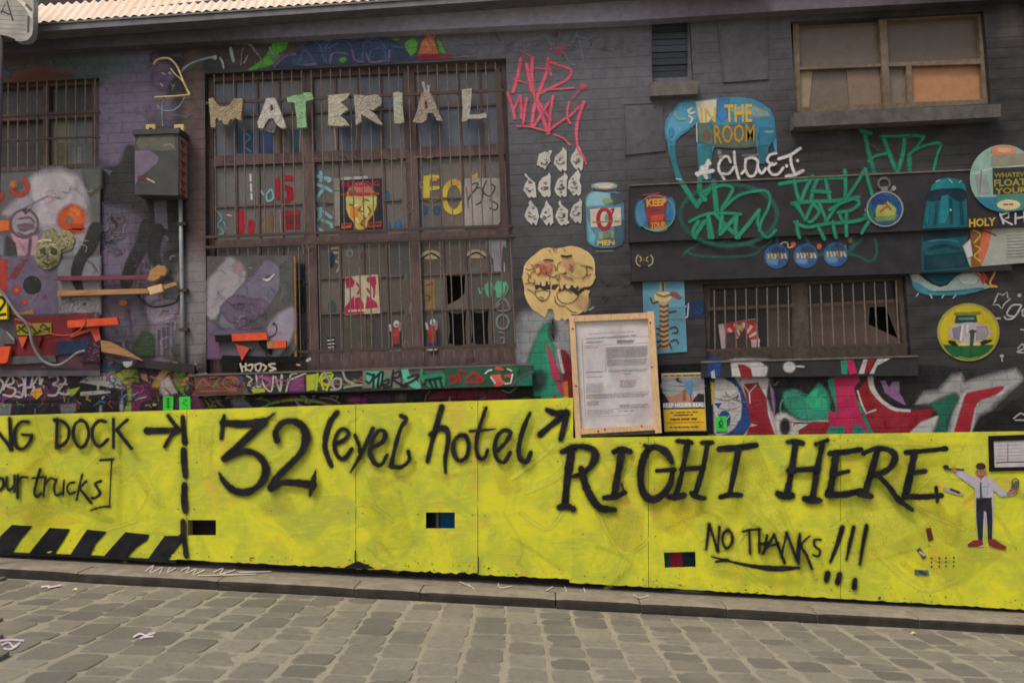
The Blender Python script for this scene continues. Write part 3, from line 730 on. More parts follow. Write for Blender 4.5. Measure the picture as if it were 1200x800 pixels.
# --- small louvred window
w3 = bpy.data.objects.new('louvred_window', None); S.collection.objects.link(w3); w3.parent = bld; w3['label'] = 'small dark louvred window high up in the middle'
fr = MB()
for q in (quadpx(760, 20, 764, 98, -.2), quadpx(806, 18, 812, 97, -.2), quadpx(760, 18, 812, 23, -2), quadpx(760, 92, 812, 98, -2)): fr.prism(q, -.12 , -.04 - q[0][0] * 1e-5)
fr.build('window_frame', M['fascia'], w3)
for i in range(9):
    y = 24 + i * 7.6; pane(w3, quadpx(764, y, 806, y + 7, -1.6), -.07 - (i % 2) * .012, C(66, 70, 86) if i < 5 else C(48, 52, 62), name='louvre')
# --- upper right boarded window
w4 = bpy.data.objects.new('boarded_window', None); S.collection.objects.link(w4); w4.parent = bld; w4['label'] = 'upper right window with painted panes and one bare orange board'
fr = MB()
for k, q in enumerate([[(929, 24), (936, 24), (938, 131), (931, 132)], [(1030, 21), (1039, 21), (1044, 127), (1036, 128)], [(1146, 15), (1153, 15), (1161, 122), (1153, 123)],
          [(929, 20), (1153, 10), (1153, 18), (929, 27)], [(931, 126), (1160, 116), (1161, 123), (931, 133)], [(932, 79), (1032, 75), (1032, 78), (932, 82)], [(1040, 73.5), (1150, 69), (1150, 75), (1040, 78)], [(1062, 76), (1068, 76), (1070, 122), (1064, 122)]]): fr.prism(q, -.13, -.04 - .0015 * k)
fr.build('window_frame', M['tan_frame'], w4)
for q, c in (([(936, 26), (1031, 22), (1032, 76), (937, 81)], C(110, 96, 86)), ([(937, 82), (1033, 78), (1036, 125), (938, 129)], C(112, 98, 86)), ([(1039, 22), (1147, 17), (1150, 70), (1041, 75)], C(100, 86, 76)),
             ([(1041, 77), (1064, 76), (1066, 122), (1044, 124)], C(124, 112, 98)), ([(1068, 76), (1150, 73), (1154, 118), (1070, 122)], C(176, 126, 88))):
    o = pane(w4, q, -.09, c, label='bare orange plywood board filling the lower right pane' if c[0] > .35 else None, name='board' if c[0] > .35 else 'pane')
pane(w4, [(992, 82), (1030, 80), (1033, 124), (996, 126)], -.082, C(128, 108, 90), name='curtain')
pane(w4, [(937, 84), (952, 83), (948, 128), (938, 129)], -.082, C(150, 132, 110), name='curtain')
# --- low barred window at right
w5 = bpy.data.objects.new('low_window', None); S.collection.objects.link(w5); w5.parent = bld; w5['label'] = 'low wide barred window in the black wall at right'
fr = MB()
for k, q in enumerate([[(824, 335), (832, 335), (832, 424), (824, 424)], [(927, 331), (946, 330), (949, 420), (929, 421)], [(1050, 324), (1060, 323), (1069, 417), (1060, 418)],
          [(824, 332), (1060, 321), (1060, 328), (824, 339)], [(826, 410), (1068, 404), (1069, 418), (826, 425)]]): fr.prism(q, -.13, -.05 - .0015 * k)
fr.build('window_frame', M['grey_brown_frame'], w5)
pane(w5, [(832, 338), (928, 333), (928, 361), (832, 363)], -.10, C(34, 33, 36)); pane(w5, [(832, 364), (900, 362), (900, 411), (832, 412)], -.10, C(40, 38, 40)); pane(w5, [(900, 362), (930, 361), (930, 410), (900, 411)], -.10, C(82, 70, 64))
pane(w5, [(946, 332), (1052, 327), (1053, 352), (946, 357)], -.10, C(36, 34, 36))
pane(w5, [(946, 357), (1054, 352), (1061, 405), (948, 409)], -.10, C(92, 76, 68), ([(1019, 360), (1038, 359), (1052, 396), (1018, 380)],), label='cracked brown pane with a black hole')
br = MB(); br.prism([(828, 360), (930, 356), (930, 360), (828, 364)], -.03, -.018); br.prism([(946, 356), (1054, 350), (1054, 354), (946, 360)], -.03, -.018); br.prism([(828, 409), (930, 405), (930, 408), (828, 412)], .0, .012); br.prism([(944, 405), (1064, 402), (1064, 405), (944, 408)], .0, .012)
br.build('grille_rail', M['dark_steel'], w5)
for i in range(8): x = 837 + i * 12.4; bar(w5, (x, 340 - (x - 830) * .045), (x + 1, 414 - (x - 830) * .028), -.002, .0058)
for i in range(9): x = 949 + i * 12.6; bar(w5, (x, 334 - (x - 949) * .05), (x + (x - 800) * .012 + 1, 411 - (x - 949) * .03), -.002, .0058)

def dashes(a, quad, col, n=6, wd=1.):           # print too small to read
    q = a.L(quad)
    for i in range(n):
        t0 = (i + .08) / n; t1 = (i + random.uniform(.6, .9)) / n; l = lerp(q[0], q[3], .5); r = lerp(q[1], q[2], .5); o_ = a.o; a.o = (0, 0, 1)
        a.st([lerp(l, r, t0), lerp(l, r, t1)], wd, col, .5, False); a.o = o_
# ================================================================ yellow hoarding
hb = empty('hoarding', P(600, 680, HD), 'long bright yellow plywood hoarding with black spray painted protest lettering', 'hoarding')
hb.location.z = zpave(hb.location.x)
K = C(17, 17, 25)
def tp(x): return 487 - .0316 * x if x < 667 else 513 - .0148 * (x - 665)
def bt(x):
    if x < 219: return 649.5 + .030 * x
    if x < 672: return 656 + (x - 219) * .0497
    return 682.5 + (x - 672) * .0596
random.seed(3)
PN = [(-200, 219, 0), (219, 417, .001), (417, 560, 0), (560, 672, .002), (667, 760, .0), (760, 985, .001), (985, 1205, 0), (1205, 1420, .001)]
HO = {1: [(220, 609), (253, 609), (253, 627), (220, 627)], 2: [(499, 600), (533, 600), (533, 619), (499, 619)], 5: [(778, 647), (815, 646), (815.5, 664), (779, 665)]}
for k, (a, b, pd) in enumerate(PN):
    a_, b_ = a + .35, b - .35; top = [(a_, tp(a_ if a_ > 672 else min(a_, 660)) + (0 if k != 4 else 0)), (b_, tp(b_ if k > 3 else min(b_, 666)))]
    if k == 4: top[0] = (a_, tp(668))
    low = []; n = max(8, int((b - a) / 5))
    for i in range(n + 1):
        x = b_ + (a_ - b_) * i / n; y = bt(min(x, 671.9) if k < 4 else max(x, 672.1)) + random.choice((0, 0, .5, -.6, -1.2)) * (1.6 if 412 < x < 445 or 500 < x < 560 else .7)
        low.append((x, y))
    m = MB(); m.prism(top + low, HD - .012 + pd, HD + pd, [HO[k]] if k in HO else ()); o = m.build('panel', M['yellow'], hb)
# timber stiffeners standing behind the panels
for x in (30, 215, 414, 557, 664, 757, 880, 982, 1180):
    m = MB(); m.beam(x, tp(x) + 6, x + (x - 150) * .02, 640 if x < 300 else 650, 7, .03, HD - .014); m.build('timber_post', M['pine'], hb)
def lettering(txt_label, d=HD + .002):
    return Art(d), txt_label
def HL(name, label, items, d=HD + .006, soft=1.3):
    a = Art(d)
    for p_, w_ in items:
        ww = w_ if isinstance(w_, list) else [w_] * len(pts(p_)); ww = [x * random.uniform(.86, 1.14) for x in ww]; w_ = ww
        a.st(p_, [x + 3.5 for x in ww], K[:3] + (.30,), 5.5); a.st(p_, w_, K, soft, wob=.12)
        for q in pts(p_):                      # stray specks of overspray
            for _ in range(4): a.ell(q[0] + random.gauss(0, ww[0] * .75 + 1), q[1] + random.gauss(0, ww[0] * .75 + 1), random.uniform(.25, .5), random.uniform(.25, .5), K, .3, 5)
    e = bpy.data.objects.new(name.replace('lettering', 'word'), None); S.collection.objects.link(e); e.parent = hb; e['label'] = label
    a.split('painted_letter' if 'lettering' in name else 'painted_stroke', M['paint'], e)
    return e
HL('painted_lettering', 'black sprayed words NG DOCK', [('-3,505 13,525', 4), ('11,490 12,508 12.5,526', 4), ('33,494 25,494 18,502 16.5,514 20,524 28,525 35,517 37,510', 4), ('37,510 26,509', 3.5),
   ('67,491 66.5,507 66,524', 4.2), ('64,492 74,494 80.5,502 80,513 75,520 67,524', 4), ('95,492 88,497 86,508 89,519 95,524 101,519 104,508 101,496 95,492', 4), ('124,494 116,493 109,501 108.5,513 114,522 120,521 126,515', 4),
   ('133,491 133,524', 4), ('149,492 142,498 136.5,504', 4), ('137,503 145,514 154,525', 4)])
HL('painted_arrow', 'black sprayed arrow pointing right after the word DOCK', [('172,504.5 190,504.3 208,504', 7), ('197,487 203,495 209.5,503', 4), ('209,504 200,511 193,523', 4.5)])
HL('painted_dashes', 'column of black dashes right of the DOCK arrow', [('214,489 215,503 216.5,518', 6), ('215,527 215.5,541 217,557', 6.5), ('216,568 215.5,583 217,598', 6.5), ('214.5,611 215,630 218,651', 6)])
HL('painted_lettering', 'small black handwritten words our trucks with a bracket', [('-2,560 3,561 4,568 0,574', 3), ('8,559 7.5,569 11,574 16,569', 2.8), ('17,557 17,576', 2.8), ('21,557 20.5,583', 3), ('21,565 25,559 32,559', 2.8),
   ('47,550 43,564 40.5,576 43,582 48,578', 3.4), ('38,560 51,558.5', 2.4), ('53.5,559 52,570 51,581', 3), ('53,567 59,560 65,562', 2.8), ('66,562 63.5,572 66,580 73,577', 3), ('75,563 74,580', 3), ('87,565 81,566.5 78.5,573 82,578.5 88,576', 2.8),
   ('96.5,556 93,570 90,585', 2.8), ('101,564 94,571.5 99,579 107,589', 3), ('118,563.5 112,566.5 115,573 117.5,578 112,583 108,583', 3.6), ('118,539 125,538.5 132.5,538', 3.2), ('131,538 129.5,566 128.5,594', 2), ('128,593 118,594 107,597.5', 2.4)])
st_ = Art(HD + .006)
for s_ in ('-28,614 -4,614 -30,646 -44,646', '0,628 14,614.5 38,616 24,632 14,648 -6,648', '58,618 82,619.5 73,635 63,650 34,648', '102,620 125,622.5 112,637 105,652 82,650', '147,623 175,626 172,633 160,641 147,655 121,652', '193,627.5 216,627 212,636 196,657 173,655'): st_.fill(s_, K, 1.2)
st_.st('-60,646 60,650 130,653 205,658', 3.5, K, 1.2); st_.st('212,627 217,640 219,652', 4, K, 1.2)
_e = bpy.data.objects.new('painted_stripes', None); S.collection.objects.link(_e); _e.parent = hb; st_.split('stripe', M['paint'], _e); _e['label'] = str('black diagonal hazard stripes along the foot of the left panel')
HL('painted_lettering', 'large black sprayed number 32', [('262.5,487 261,498 259.5,513', 4.5), ('261,495 283,496.5 305,495', 8), ('300,495 312,491 322,484', [8, 5, 2]), ('309,494 286,516 263,537', 8.5), ('263,537 286,528.5 302,533 311,546 309,560 300,571 286,576.5 272,573 261,562 257,554', [8, 8, 8, 9, 8, 8, 8, 8, 6, 2]),
   ('324.5,516 323,506 331,495.5 344,493.5 355,500 358.5,513 353,530 339,545 323,561 317,571', [8, 7, 7, 9, 10, 10, 9, 9, 8, 7]), ('318,572 330,565.5 346,565.5 366,568', [8, 7, 9, 10]), ('370,551 366.5,566 363.5,580', [2, 8, 4])], soft=2.2)
HL('painted_lettering', 'black sprayed word level', [('395,483 387,494 382,510 381,526 388,545', [6, 7, 6, 6, 5]), ('393,520 404,514.5 408.5,507 402,502 395,508 391.5,521 395,533 403,537 412,526', 4.4), ('416,510 420,520 421.5,529', 4.5), ('437,502 428,522 421,536 411,553', [6, 5, 5, 2.5]),
   ('436,524 448,518 451.5,508 445,504 437,514 433.5,530 439,542 447,544 453.5,533', 5), ('470,487 476,491 470,501 464,520 458.5,546', 5.5), ('458.5,546 470,547 479.5,539 478.5,529', [6, 5, 5, 5])], soft=1.8)
HL('painted_lettering', 'black sprayed word hotel', [('517.5,477 511,500 506,518 501,540', [8, 7, 6, 5]), ('504,509 514,502 523,503 525,515 521.5,538 522,553', [5, 6, 6, 5, 4, 3]), ('540,509.5 533,515 531,526 534,536 540,539.5 547,534 549,521 546,511 540,509.5', 4.8), ('569.5,478 564,494 559,512 558,527 562,536.5 568,536 571.5,527', [4, 5, 5.5, 5, 5, 5, 4]), ('551,505 566,504 580,502.5', [4, 3.5, 2]),
   ('583,528 593,518 598,507 591,504 583,511 579.5,526 583,538 591,541 598,530', 5), ('621,484 613,503 608,524 609.5,537 617,541 622,530', [5, 6, 6.5, 6, 6, 5])], soft=1.8)
HL('painted_arrow', 'black sprayed arrow pointing up right after the word hotel', [('633,509 647,497 661,487', [7, 7, 8]), ('641,480 652,484 664,483', [6, 7, 7]), ('664,484 661,499 657,514', [7, 7, 6])], soft=1.8)
HL('painted_lettering', 'large black sprayed word RIGHT', [('659,529 668,526 674,524', [7, 7, 7]), ('670.5,525 667,545 664,568 662,592', [8, 9, 9, 8]), ('656,594 664,593 672,596', 7), ('672,523 684,523 695,527 697.5,534 693,545 683,554 672,558', [6, 7, 8, 9, 8, 7, 5]), ('681,549 686,568 694,584 704,595 720,597', [7, 8, 8, 8, 7]),
   ('720,529 729,526 738.5,529', 6.5), ('729,528 724.5,553 719.5,580', 8.5), ('709,583 720,582 732,577', 7), ('728.5,567 732,578', 2.2), ('787.5,541 780,529 766,523.5 757,531 751.5,548 751,567 756,580 766,585 778,578 786,565 788,552', [7, 9, 7, 8, 9, 9, 9, 9, 9, 7, 6]), ('770,551.5 790,550', 5.5), ('756,522 763,525', 6),
   ('794,516.5 810,518.5', 6), ('806,518 801.5,543 796,567 792,581', 7), ('784,581.5 793,583 801,580', 7), ('823,518.5 834.5,518.5', 5.5), ('829,520 825,543 819,565 814,581', 7), ('811,578 817,582 825,583.5', 7), ('799,549.5 824,548', 7),
   ('843.5,526 864,524.5 885,521.5', [7, 7.5, 8]), ('865.5,526 860.5,553 855,579', 7.5), ('845,582 856,579.5 868,580', 7)], soft=1.8)
HL('painted_lettering', 'large black sprayed word HERE', [('923.5,517.5 932,517 940,519', 6), ('932.5,519 928.5,545 925,565 922,578', 8.5), ('912,578 920,581.5 927.5,580', 8), ('956,520 963,518 969.5,515.5', 5), ('964,519 958.5,545 955,567 952,584', 7.5), ('943.5,584 952,586 960.5,586', 7.5), ('925,551 942,550 958,549', 7.5),
   ('973,531 990,529.5 1008.5,526.5', 7), ('980,532 977.5,547 975,563 971.5,578', 8.5), ('977,556 994,552', 6.5), ('970,579.5 990,579 1008,575', 7.5), ('1028.5,527 1022.5,548 1017,566 1013.5,578', 8), ('1007,578 1020,581', 7.5), ('1012,531 1026,525.5 1042,527 1049,535 1044,547 1033,554 1022,557', [6, 7, 7, 8, 8, 7, 6]),
   ('1027,555 1041,569 1053,585 1069,597', [6, 7, 7, 5]), ('1062,530 1085,528 1108.5,525.5', 7), ('1072,530 1068,549 1064.5,565 1061,581', 9), ('1066,554.5 1084,552', 6), ('1061,581 1080,582 1102.5,580.5', 7.5), ('1097,571 1098.5,587', 4.5)], soft=1.8)
HL('painted_lettering', 'thin black sprayed words NO THANKS with an underline', [('827.5,643 829.5,628 831,614', 3), ('831,614 836,629 841,645', 3), ('841,644 842,630 843,617', 2.6), ('853,620.5 848,625 846.5,633 850,641 854,641 858,634 857.5,625 853,620.5', 3), ('871,622.5 880,620.5 891,620', [2.5, 3.5, 3]), ('878,622 879,648', 3), ('889.5,619 890,647', 2.8), ('899,627 895,648', 3), ('890,637.5 902,635.5', 3.4),
   ('894,648 901,637 907.5,626', 3), ('907,626 913,642 919.5,659', 3.2), ('898,640.5 912,636.5', 3), ('915.5,652 919,637 922,624', 2.8), ('922,624 928,640 934,656.5', 3), ('934,656 935,640 937,625', 2.6), ('937.5,628 936,660', 3), ('948.5,628 939,638.5 945,650 951.5,666', [2.6, 3, 3.2, 3]), ('961.5,632 954.5,632.5 955,639.5 961,645 959,651.5 953,650', 3),
   ('834,652 850,656 866,660 888,664 910,666 936,665', [2, 3, 4, 5, 7, 4]), ('839,658 852,656', [3, 5])], soft=1.5)
HL('painted_lettering', 'three black sprayed exclamation marks', [('987,618 981,638 973,658', [6, 4.5, 3]), ('970,672 968.5,679', [7, 6]), ('1000.5,617 996,636 992,655', [4.5, 4, 2.5]), ('984,673 981.5,682', [6, 7]), ('1015.5,616 1011.5,636 1007.5,661', [5, 4, 2.5]), ('1002,679 1001,688', [5, 6])], soft=1.8)
# brushed streaks and ghost tags under the yellow
random.seed(21)
gh = Art(HD + .0006, step=.000012)
YB, YO, YG = C(230, 224, 74, .75), C(208, 180, 70, .25), C(172, 176, 66, .2)
for s_, w_, c in (('700,600 740,648 820,560 880,515', 5, YB), ('735,655 726,678', 4, YB), ('690,520 725,560 745,530', 3, YB), ('835,580 870,610 905,632', 4, YB), ('870,520 900,590 935,620', 9, YB), ('832,650 860,604 900,640 860,690', 4, YG), ('640,560 628,610 650,600', 4, YG), ('610,560 600,640 612,650', 3, YB),
    ('240,520 262,560 280,600 300,596 330,590', 2.5, YB), ('320,560 340,595 372,590 396,560 404,545', 3, YB), ('260,640 300,620 340,600', 5, YO), ('400,600 430,590 460,610', 5, YB), ('385,598 405,618 430,612', 3, YB), ('280,620 330,600 360,640', 6, YG), ('90,560 120,530 150,548 172,580 160,600', 2.2, YB), ('140,565 160,555 175,575', 2, YB), ('40,490 50,520 68,560', 2.5, YB),
    ('515,621 528,642 536,662', 2, YB), ('560,590 572,620 570,660', 3, YB), ('580,648 620,648', 1.5, YB), ('610,630 603,650', 1.5, YB), ('520,560 580,548 600,560', 7, YO), ('590,560 600,556 610,566', 9, YO), ('455,566 470,560 480,566', 7, YO), ('940,600 970,620 1000,600', 5, YB), ('1020,600 1060,640 1100,600', 3, YB), ('1030,650 1080,690 1120,680', 7, YB),
    ('1080,600 1120,640 1160,600 1190,640', 3, YB), ('1130,590 1170,560 1200,580', 6, YO), ('640,480 625,500 664,470', 10, YB), ('625,560 660,555 655,500', 5, YB), ('960,520 1000,516 1080,520 1150,530', 7, YB), ('1090,560 1070,590 1130,620', 5, YB), ('780,620 830,600 860,630', 6, YO), ('890,600 860,650 900,690', 7, YB), ('700,640 740,660 710,690', 6, YG), ('20,560 60,530 90,520', 7, YO), ('10,600 60,590 130,610', 9, YG), ('125,620 160,610', 4, YB)):
    gh.st(s_, w_, c, 3.5, wob=.2)
for i in range(70):
    x = random.uniform(5, 1195); y = random.uniform(tp(x) + 12, bt(x) - 12); a = random.uniform(-1, 1.2); L = random.uniform(8, 34)
    if 655 < x < 680 or 1135 < x < 1185 or any(h - 34 < x < h + 40 and v - 26 < y < v + 44 for h, v in ((220, 609), (499, 600), (778, 646))): continue
    gh.st([(x, y), (x + L * .5, y + a * L * .5 + random.uniform(-3, 3)), (x + L, y + a * L)], random.uniform(2, 8), random.choice((YB, YB, YG, YO))[:3] + (random.uniform(.12, .4),), 4)
for q, c in (('838,560 884,514 905,560 940,640 905,625', YB), ('884,560 915,600 935,645 890,600', YB), ('622,506 664,470 664,500 640,512', YB), ('618,560 650,536 664,552 664,566 630,575', YB), ('790,515 860,515 845,560 800,560', YG), ('990,600 1060,592 1090,640 1010,660', YB), ('1040,640 1110,600 1190,640 1120,690', YG),
    ('232,500 250,500 246,560 236,560', YB), ('560,600 640,585 655,650 575,660', YG), ('1130,520 1158,520 1158,570 1110,560', YB), ('420,580 470,575 490,640 440,650', YG), ('20,600 60,590 100,612 30,620', YO), ('760,560 830,590 800,630 765,620', YO), ('700,590 755,600 755,650 715,640', YO), ('300,590 340,580 350,600 310,606', YO), ('580,556 608,552 612,578 584,580', YO), ('430,560 452,556 456,574 434,578', YO), ('1100,605 1130,600 1124,640 1104,636', YO)):
    gh.fill(q, c[:3] + (c[3] * .9,), 8)
gh.build('brush_streaks', M['paint'], hb, label='brushed yellow streaks and ghosts of older tags')
gh2 = Art(HD + .0034, step=.00001)
for s_, w_, c in (('628,505 648,490 664,470', 9, YB), ('600,560 640,530 664,500', 6, YB), ('615,575 650,560 668,540', 9, YB), ('628,512 645,530 668,520', 5, YO), ('590,600 612,640 606,660', 4, YG), ('610,600 640,620 660,600', 5, YB), ('580,648 640,650', 1.6, YB), ('600,630 625,645 660,668', 5, YG)): gh2.st(s_, w_, c, 2.5)
gh2.build('brush_streaks', None, hb)
# grime and black chips along the foot
ch = Art(HD + .0025)
for i in range(60):
    x = random.uniform(0, 1200); y = bt(x) - abs(random.gauss(0, 4)) - 1
    if 660 < x < 684: continue
    ch.ell(x, y, random.uniform(.6, 2.2), random.uniform(.4, 1.2), C(60, 60, 36, .8) if random.random() < .6 else C(238, 232, 110, .8), .6, 7)
ch.st('416.5,645 416,655 419,663', 1.3, K, .5); ch.st('560.5,652 560.8,671', .9, K, .4); ch.fill('404,664 419,657 432,662 440,666 404,666', K, .6)
ch.build('paint_chips', None, hb, label='chips and grime along the foot of the hoarding', kind=None)['kind'] = 'stuff'
sp = Art(HD + .0027, step=.00002)
for i in range(110):
    x = random.uniform(0, 1200); y = bt(x) - abs(random.gauss(0, 9)) - 3
    if 660 < x < 684: continue
    sp.ell(x, y, random.uniform(.4, 1.6), random.uniform(.3, 1.3), C(124, 118, 62, random.uniform(.2, .6)), .8, 6, 0, .3)
sp.build('splash_dirt', None, hb)['kind'] = 'stuff'
sw = Art(HD + .0028, step=.00001)
for x0 in (10, 112, 208, 229, 318, 408, 426, 488, 552, 568, 655, 684, 752, 768, 872, 976, 994, 1090, 1190):
    for f_ in (.04, .35, .66, .95): sw.ell(x0 + random.uniform(-2, 2), tp(x0 if x0 < 660 or x0 > 672 else 660) * (1 - f_) + bt(x0) * f_, .8, .8, C(92, 90, 58), .4, 7)
sw.build('nail_heads', None, hb)['kind'] = 'stuff'
nb = Art(HD + .003)
for x in (1091.7, 1100.8, 1108.6, 1117.7):
    for y in (653.8, 658.4, 663.6): nb.ell(x, y - (x - 1091) * .03, 1.1, 1.1, C(40, 40, 30), .4, 8)
nb.build('drilled_holes', None, hb, label='small grid of twelve drilled dots near the standing figure')
# ---- things stuck on the hoarding
def thing_art(a, name, label, cat, group=None, mat=None):
    return a.build(name, mat or M['paper'], None, label=label, cat=cat, group=group)
a = Art(HD + .006)
SH, TR, SHO, SKN = C(186, 180, 196), C(34, 34, 46), C(122, 44, 40), C(178, 122, 98)
a.slab('1143,559 1153,557 1163,561 1175,575 1188,573 1188,580 1173,582 1164,574 1164,600 1163,632 1179,640 1178,644 1160,640 1158,634 1154.5,602 1152.6,634 1153,640 1134,640 1133,636 1146,632 1143,600 1143,572 1124,559 1118,552 1125,551', SH, .002)
a.fill('1144,583 1162,582.5 1163,610 1162.5,635 1158,635 1156,600 1153,598 1151.5,634 1146.5,634 1144,605', TR, .5)
a.fill('1134,637 1141,632.5 1151,632 1152.5,638 1146,640 1134.5,640', SHO, .5); a.fill('1158,631 1166,631.5 1172,636 1179.5,640 1178.5,644 1168,642 1159,639', SHO, .5)
a.fill('1144,562 1149,559 1154,559 1161,563 1162,572 1161,584 1145,585 1144.5,575', SH, .5); a.st('1145,565 1134,561 1125,557 1120,552', [6, 5, 4.5, 3.5], SH, .5); a.st('1160,565 1167,572 1174,578 1181,578', [6, 5.5, 4.5, 3.5], SH, .5)
a.st('1149.6,562 1149.2,572 1150,584', [1.5, 2.2, 2.6], C(50, 92, 98), .4); a.st('1145,584 1162,583.5', 1.4, C(24, 22, 26), .3); a.st('1147,561 1149.5,564 1153,560.5', 1.3, C(210, 205, 214), .4)
a.st('1150,571 1156,570', .6, C(140, 134, 150), .4); a.st('1158,566 1157,580', .7, C(150, 144, 160), .5)
a.ell(1149.6, 552.5, 5.2, 8, SKN, .6); a.ell(1149.4, 546, 5.8, 4, C(52, 36, 32), .7); a.ell(1144.6, 553, 1.1, 2, C(160, 104, 84), .4); a.ell(1154.9, 553, 1.1, 2, C(160, 104, 84), .4)
a.ell(1147.6, 551.4, .8, .5, C(40, 30, 30), .3); a.ell(1151.8, 551.4, .8, .5, C(40, 30, 30), .3); a.st('1149.8,552 1150.2,555', .7, C(140, 88, 70), .3); a.st('1147.6,557 1149.8,558 1152,557', .8, C(120, 60, 56), .3)
a.st('1120,552 1117.5,549.5', [3, 3.6], SKN, .4); a.st('1181,578 1186.5,576', [3, 3.4], SKN, .4)
for q in ('1118,549 1115.5,548', '1117.5,550 1114.8,550', '1118,551 1115.6,552', '1119,549 1119.5,546.5', '1187,575 1190,574', '1187,576 1190.5,576.5', '1186.5,577 1189.5,578.5', '1186,575 1187,572.4'): a.st(q, 1.1, SKN, .3)
a.build('person', M['paper'], None, label='paper cutout person in white shirt and red shoes pasted on the yellow hoarding', cat='person')
a = Art(HD + .0095); a.slab('1108,548 1129,549 1129,551 1108,550.5', C(60, 60, 66), .002); a.ell(1108.5, 547, 3.6, 2.6, C(44, 44, 50), .5); a.st('1108,549 1118,549.4 1129.5,550', 1.6, C(52, 62, 62), .4)
thing_art(a, 'paper_hammer', 'paper hammer in the raised left hand of the cutout person', 'cutout')
a = Art(HD + .0095); a.slab('1185,570 1190,563 1194,563 1194,571 1190,577 1186,577', C(90, 92, 80), .002); a.ring(1190, 565, 4, 4.6, 1.2, C(64, 74, 60), .5); a.st('1190,570 1187,574 1184,575', 3, C(96, 84, 86), .5)
thing_art(a, 'paper_flower', 'small paper wreath held in the right hand of the cutout person', 'cutout')
for q, c, c2, lb in (('1085,619 1091,618 1094,632 1088,634', C(112, 42, 40), C(60, 60, 66), 'dark red sticker, highest of three left of the dotted grid'), ('1074,644 1078,641 1086,652 1082,655', C(72, 66, 78), C(186, 170, 160), 'tilted grey sticker between the red and the teal sticker'),
                     ('1072,667 1088,668 1089,674 1072,673', C(72, 110, 112), C(36, 56, 62), 'small teal label left below the dotted grid'), ('1106,570 1118,573 1130,579 1127,581 1113,577 1105,574', C(168, 158, 150), C(60, 50, 54), 'torn paper strip left of the cutout person')):
    a = Art(HD + .006); a.slab(q, c, .0015); p_ = a.L(q); m0 = lerp(p_[0], p_[2], .35); m1 = lerp(p_[0], p_[2], .75); a.st([m0, m1], 3, c2, .6); thing_art(a, 'sticker', lb, 'sticker')
# framed drawing at right edge
sg = empty('framed_notice', P(1215, 550, HD + .01), 'white drawing in a thick black frame at the right end of the hoarding', 'notice')
a = Art(HD + .004); a.slab('1163,516 1262,512 1262,548 1163,548', C(190, 184, 188), .003)
a.st('1168,542 1184,541 1202,541', 1.3, C(60, 50, 70), .4, False); a.st('1181,520 1181,541', .9, C(110, 100, 124), .4, False)
for i in range(5): a.st([(1168, 522 + i * 4), (1198, 521 + i * 4)], .4, C(140, 134, 146), .3, False)
a.build('drawing', M['paper'], sg); m = MB()
for q in ('1159,510.5 1264,507 1264,513 1159,517', '1160,547.5 1264,545.5 1264,550 1160,552', '1159,517.1 1164.5,516.8 1165.5,547.3 1160,547.3', '1259,513.1 1264,512.9 1264,545.3 1259,545.4'): m.prism(pts(q), HD + .002, HD + .014)
m.build('frame', M['black'], sg)

# ================================================================ planning notice in a pine frame, and the yellow poster beside it
nt = empty('planning_notice', P(720, 511, .16), 'large printed planning notice in a raw pine frame standing above the hoarding', 'notice')
a = Art(.10); a.slab('670,374 768,370 774,505 677,509', C(206, 200, 204), .01)
G1, G2 = C(84, 82, 92), C(140, 136, 144)
a.o = (660, 360, 5)
a.text('NOTICE OF AN APPLICATION FOR A', [(150, 153), (412, 138), (412, 146), (150, 161)], G1); a.text('NOTICE OF AN APPLICATION FOR PLANNING PERMIT', [(135, 180), (430, 160), (430, 170), (135, 190)], C(50, 48, 58), .01)
random.seed(9)
def para(x0, x1, y0, n, dy=7.2, c=G1, jag=.25, wd=.6):
    for i in range(n):
        y = y0 + i * dy; xe = x1 - (random.random() * jag * (x1 - x0) if i == n - 1 else random.random() * 6); x = x0
        while x < xe:
            l = min(random.uniform(10, 40), xe - x); a.st([(x, y - (x - 60) * .036), (x + l, y - (x + l - 60) * .036)], wd, c, .5, False); x += l + random.uniform(3, 6)
para(135, 240, 204, 2, 7, G2); para(316, 420, 205, 3, 6); para(255, 495, 243, 9, 7.5); para(258, 490, 318, 5, 7.6, G1); para(130, 220, 240, 1); para(265, 495, 378, 2, 7.5); para(355, 400, 402, 1)
para(134, 240, 385, 1); para(134, 240, 412, 1); para(334, 430, 440, 6, 7.5); para(134, 238, 452, 8, 7, G2); para(136, 500, 520, 3, 8); para(140, 210, 556, 4, 7); para(332, 500, 582, 3, 7); para(140, 300, 612, 4, 6.5, G2)
for p_ in ('118,188 500,170', '250,232 250,382', '118,228 500,208', '134,515 505,492', '136,604 505,585', '138,640 370,632', '134,380 250,374'): a.st(p_, .5, G2, .4, False)
a.st('110,190 118,380 130,640', .6, G2, .4, False); dashes(a, [(320, 604), (425, 600), (425, 610), (320, 614)], G2, 3, 1)
a.build('printed_sheet', M['paper'], nt)
for q, nm in (('667,370 764,366 764.5,373 667.5,377', 0), ('676,502.5 768,497.5 769,503.5 676.5,509', 1), ('667,370 673,369.5 681,513 674.5,513.5', 2), ('759,365 766,364.5 775.5,507 768,507.5', 3)):
    m = MB(); m.prism(pts(q), .112, .135 + .002 * nm); m.build('frame_rail' if nm < 2 else 'frame_stile', M['pine'], nt)
m = MB(); m.prism(pts('679,504 769,503 770,508 680,512'), .08, .12); m.build('ledge', M['concrete'], nt)
a = Art(.1425)
for x, y in ((675, 452), (709, 503), (701, 505), (752, 499), (764, 430), (671, 385), (762, 378)): a.ell(x, y, 1.2, 1.1, C(74, 52, 40), .6, 7)
a.build('screw_heads', M['paint'], nt)['kind'] = 'stuff'
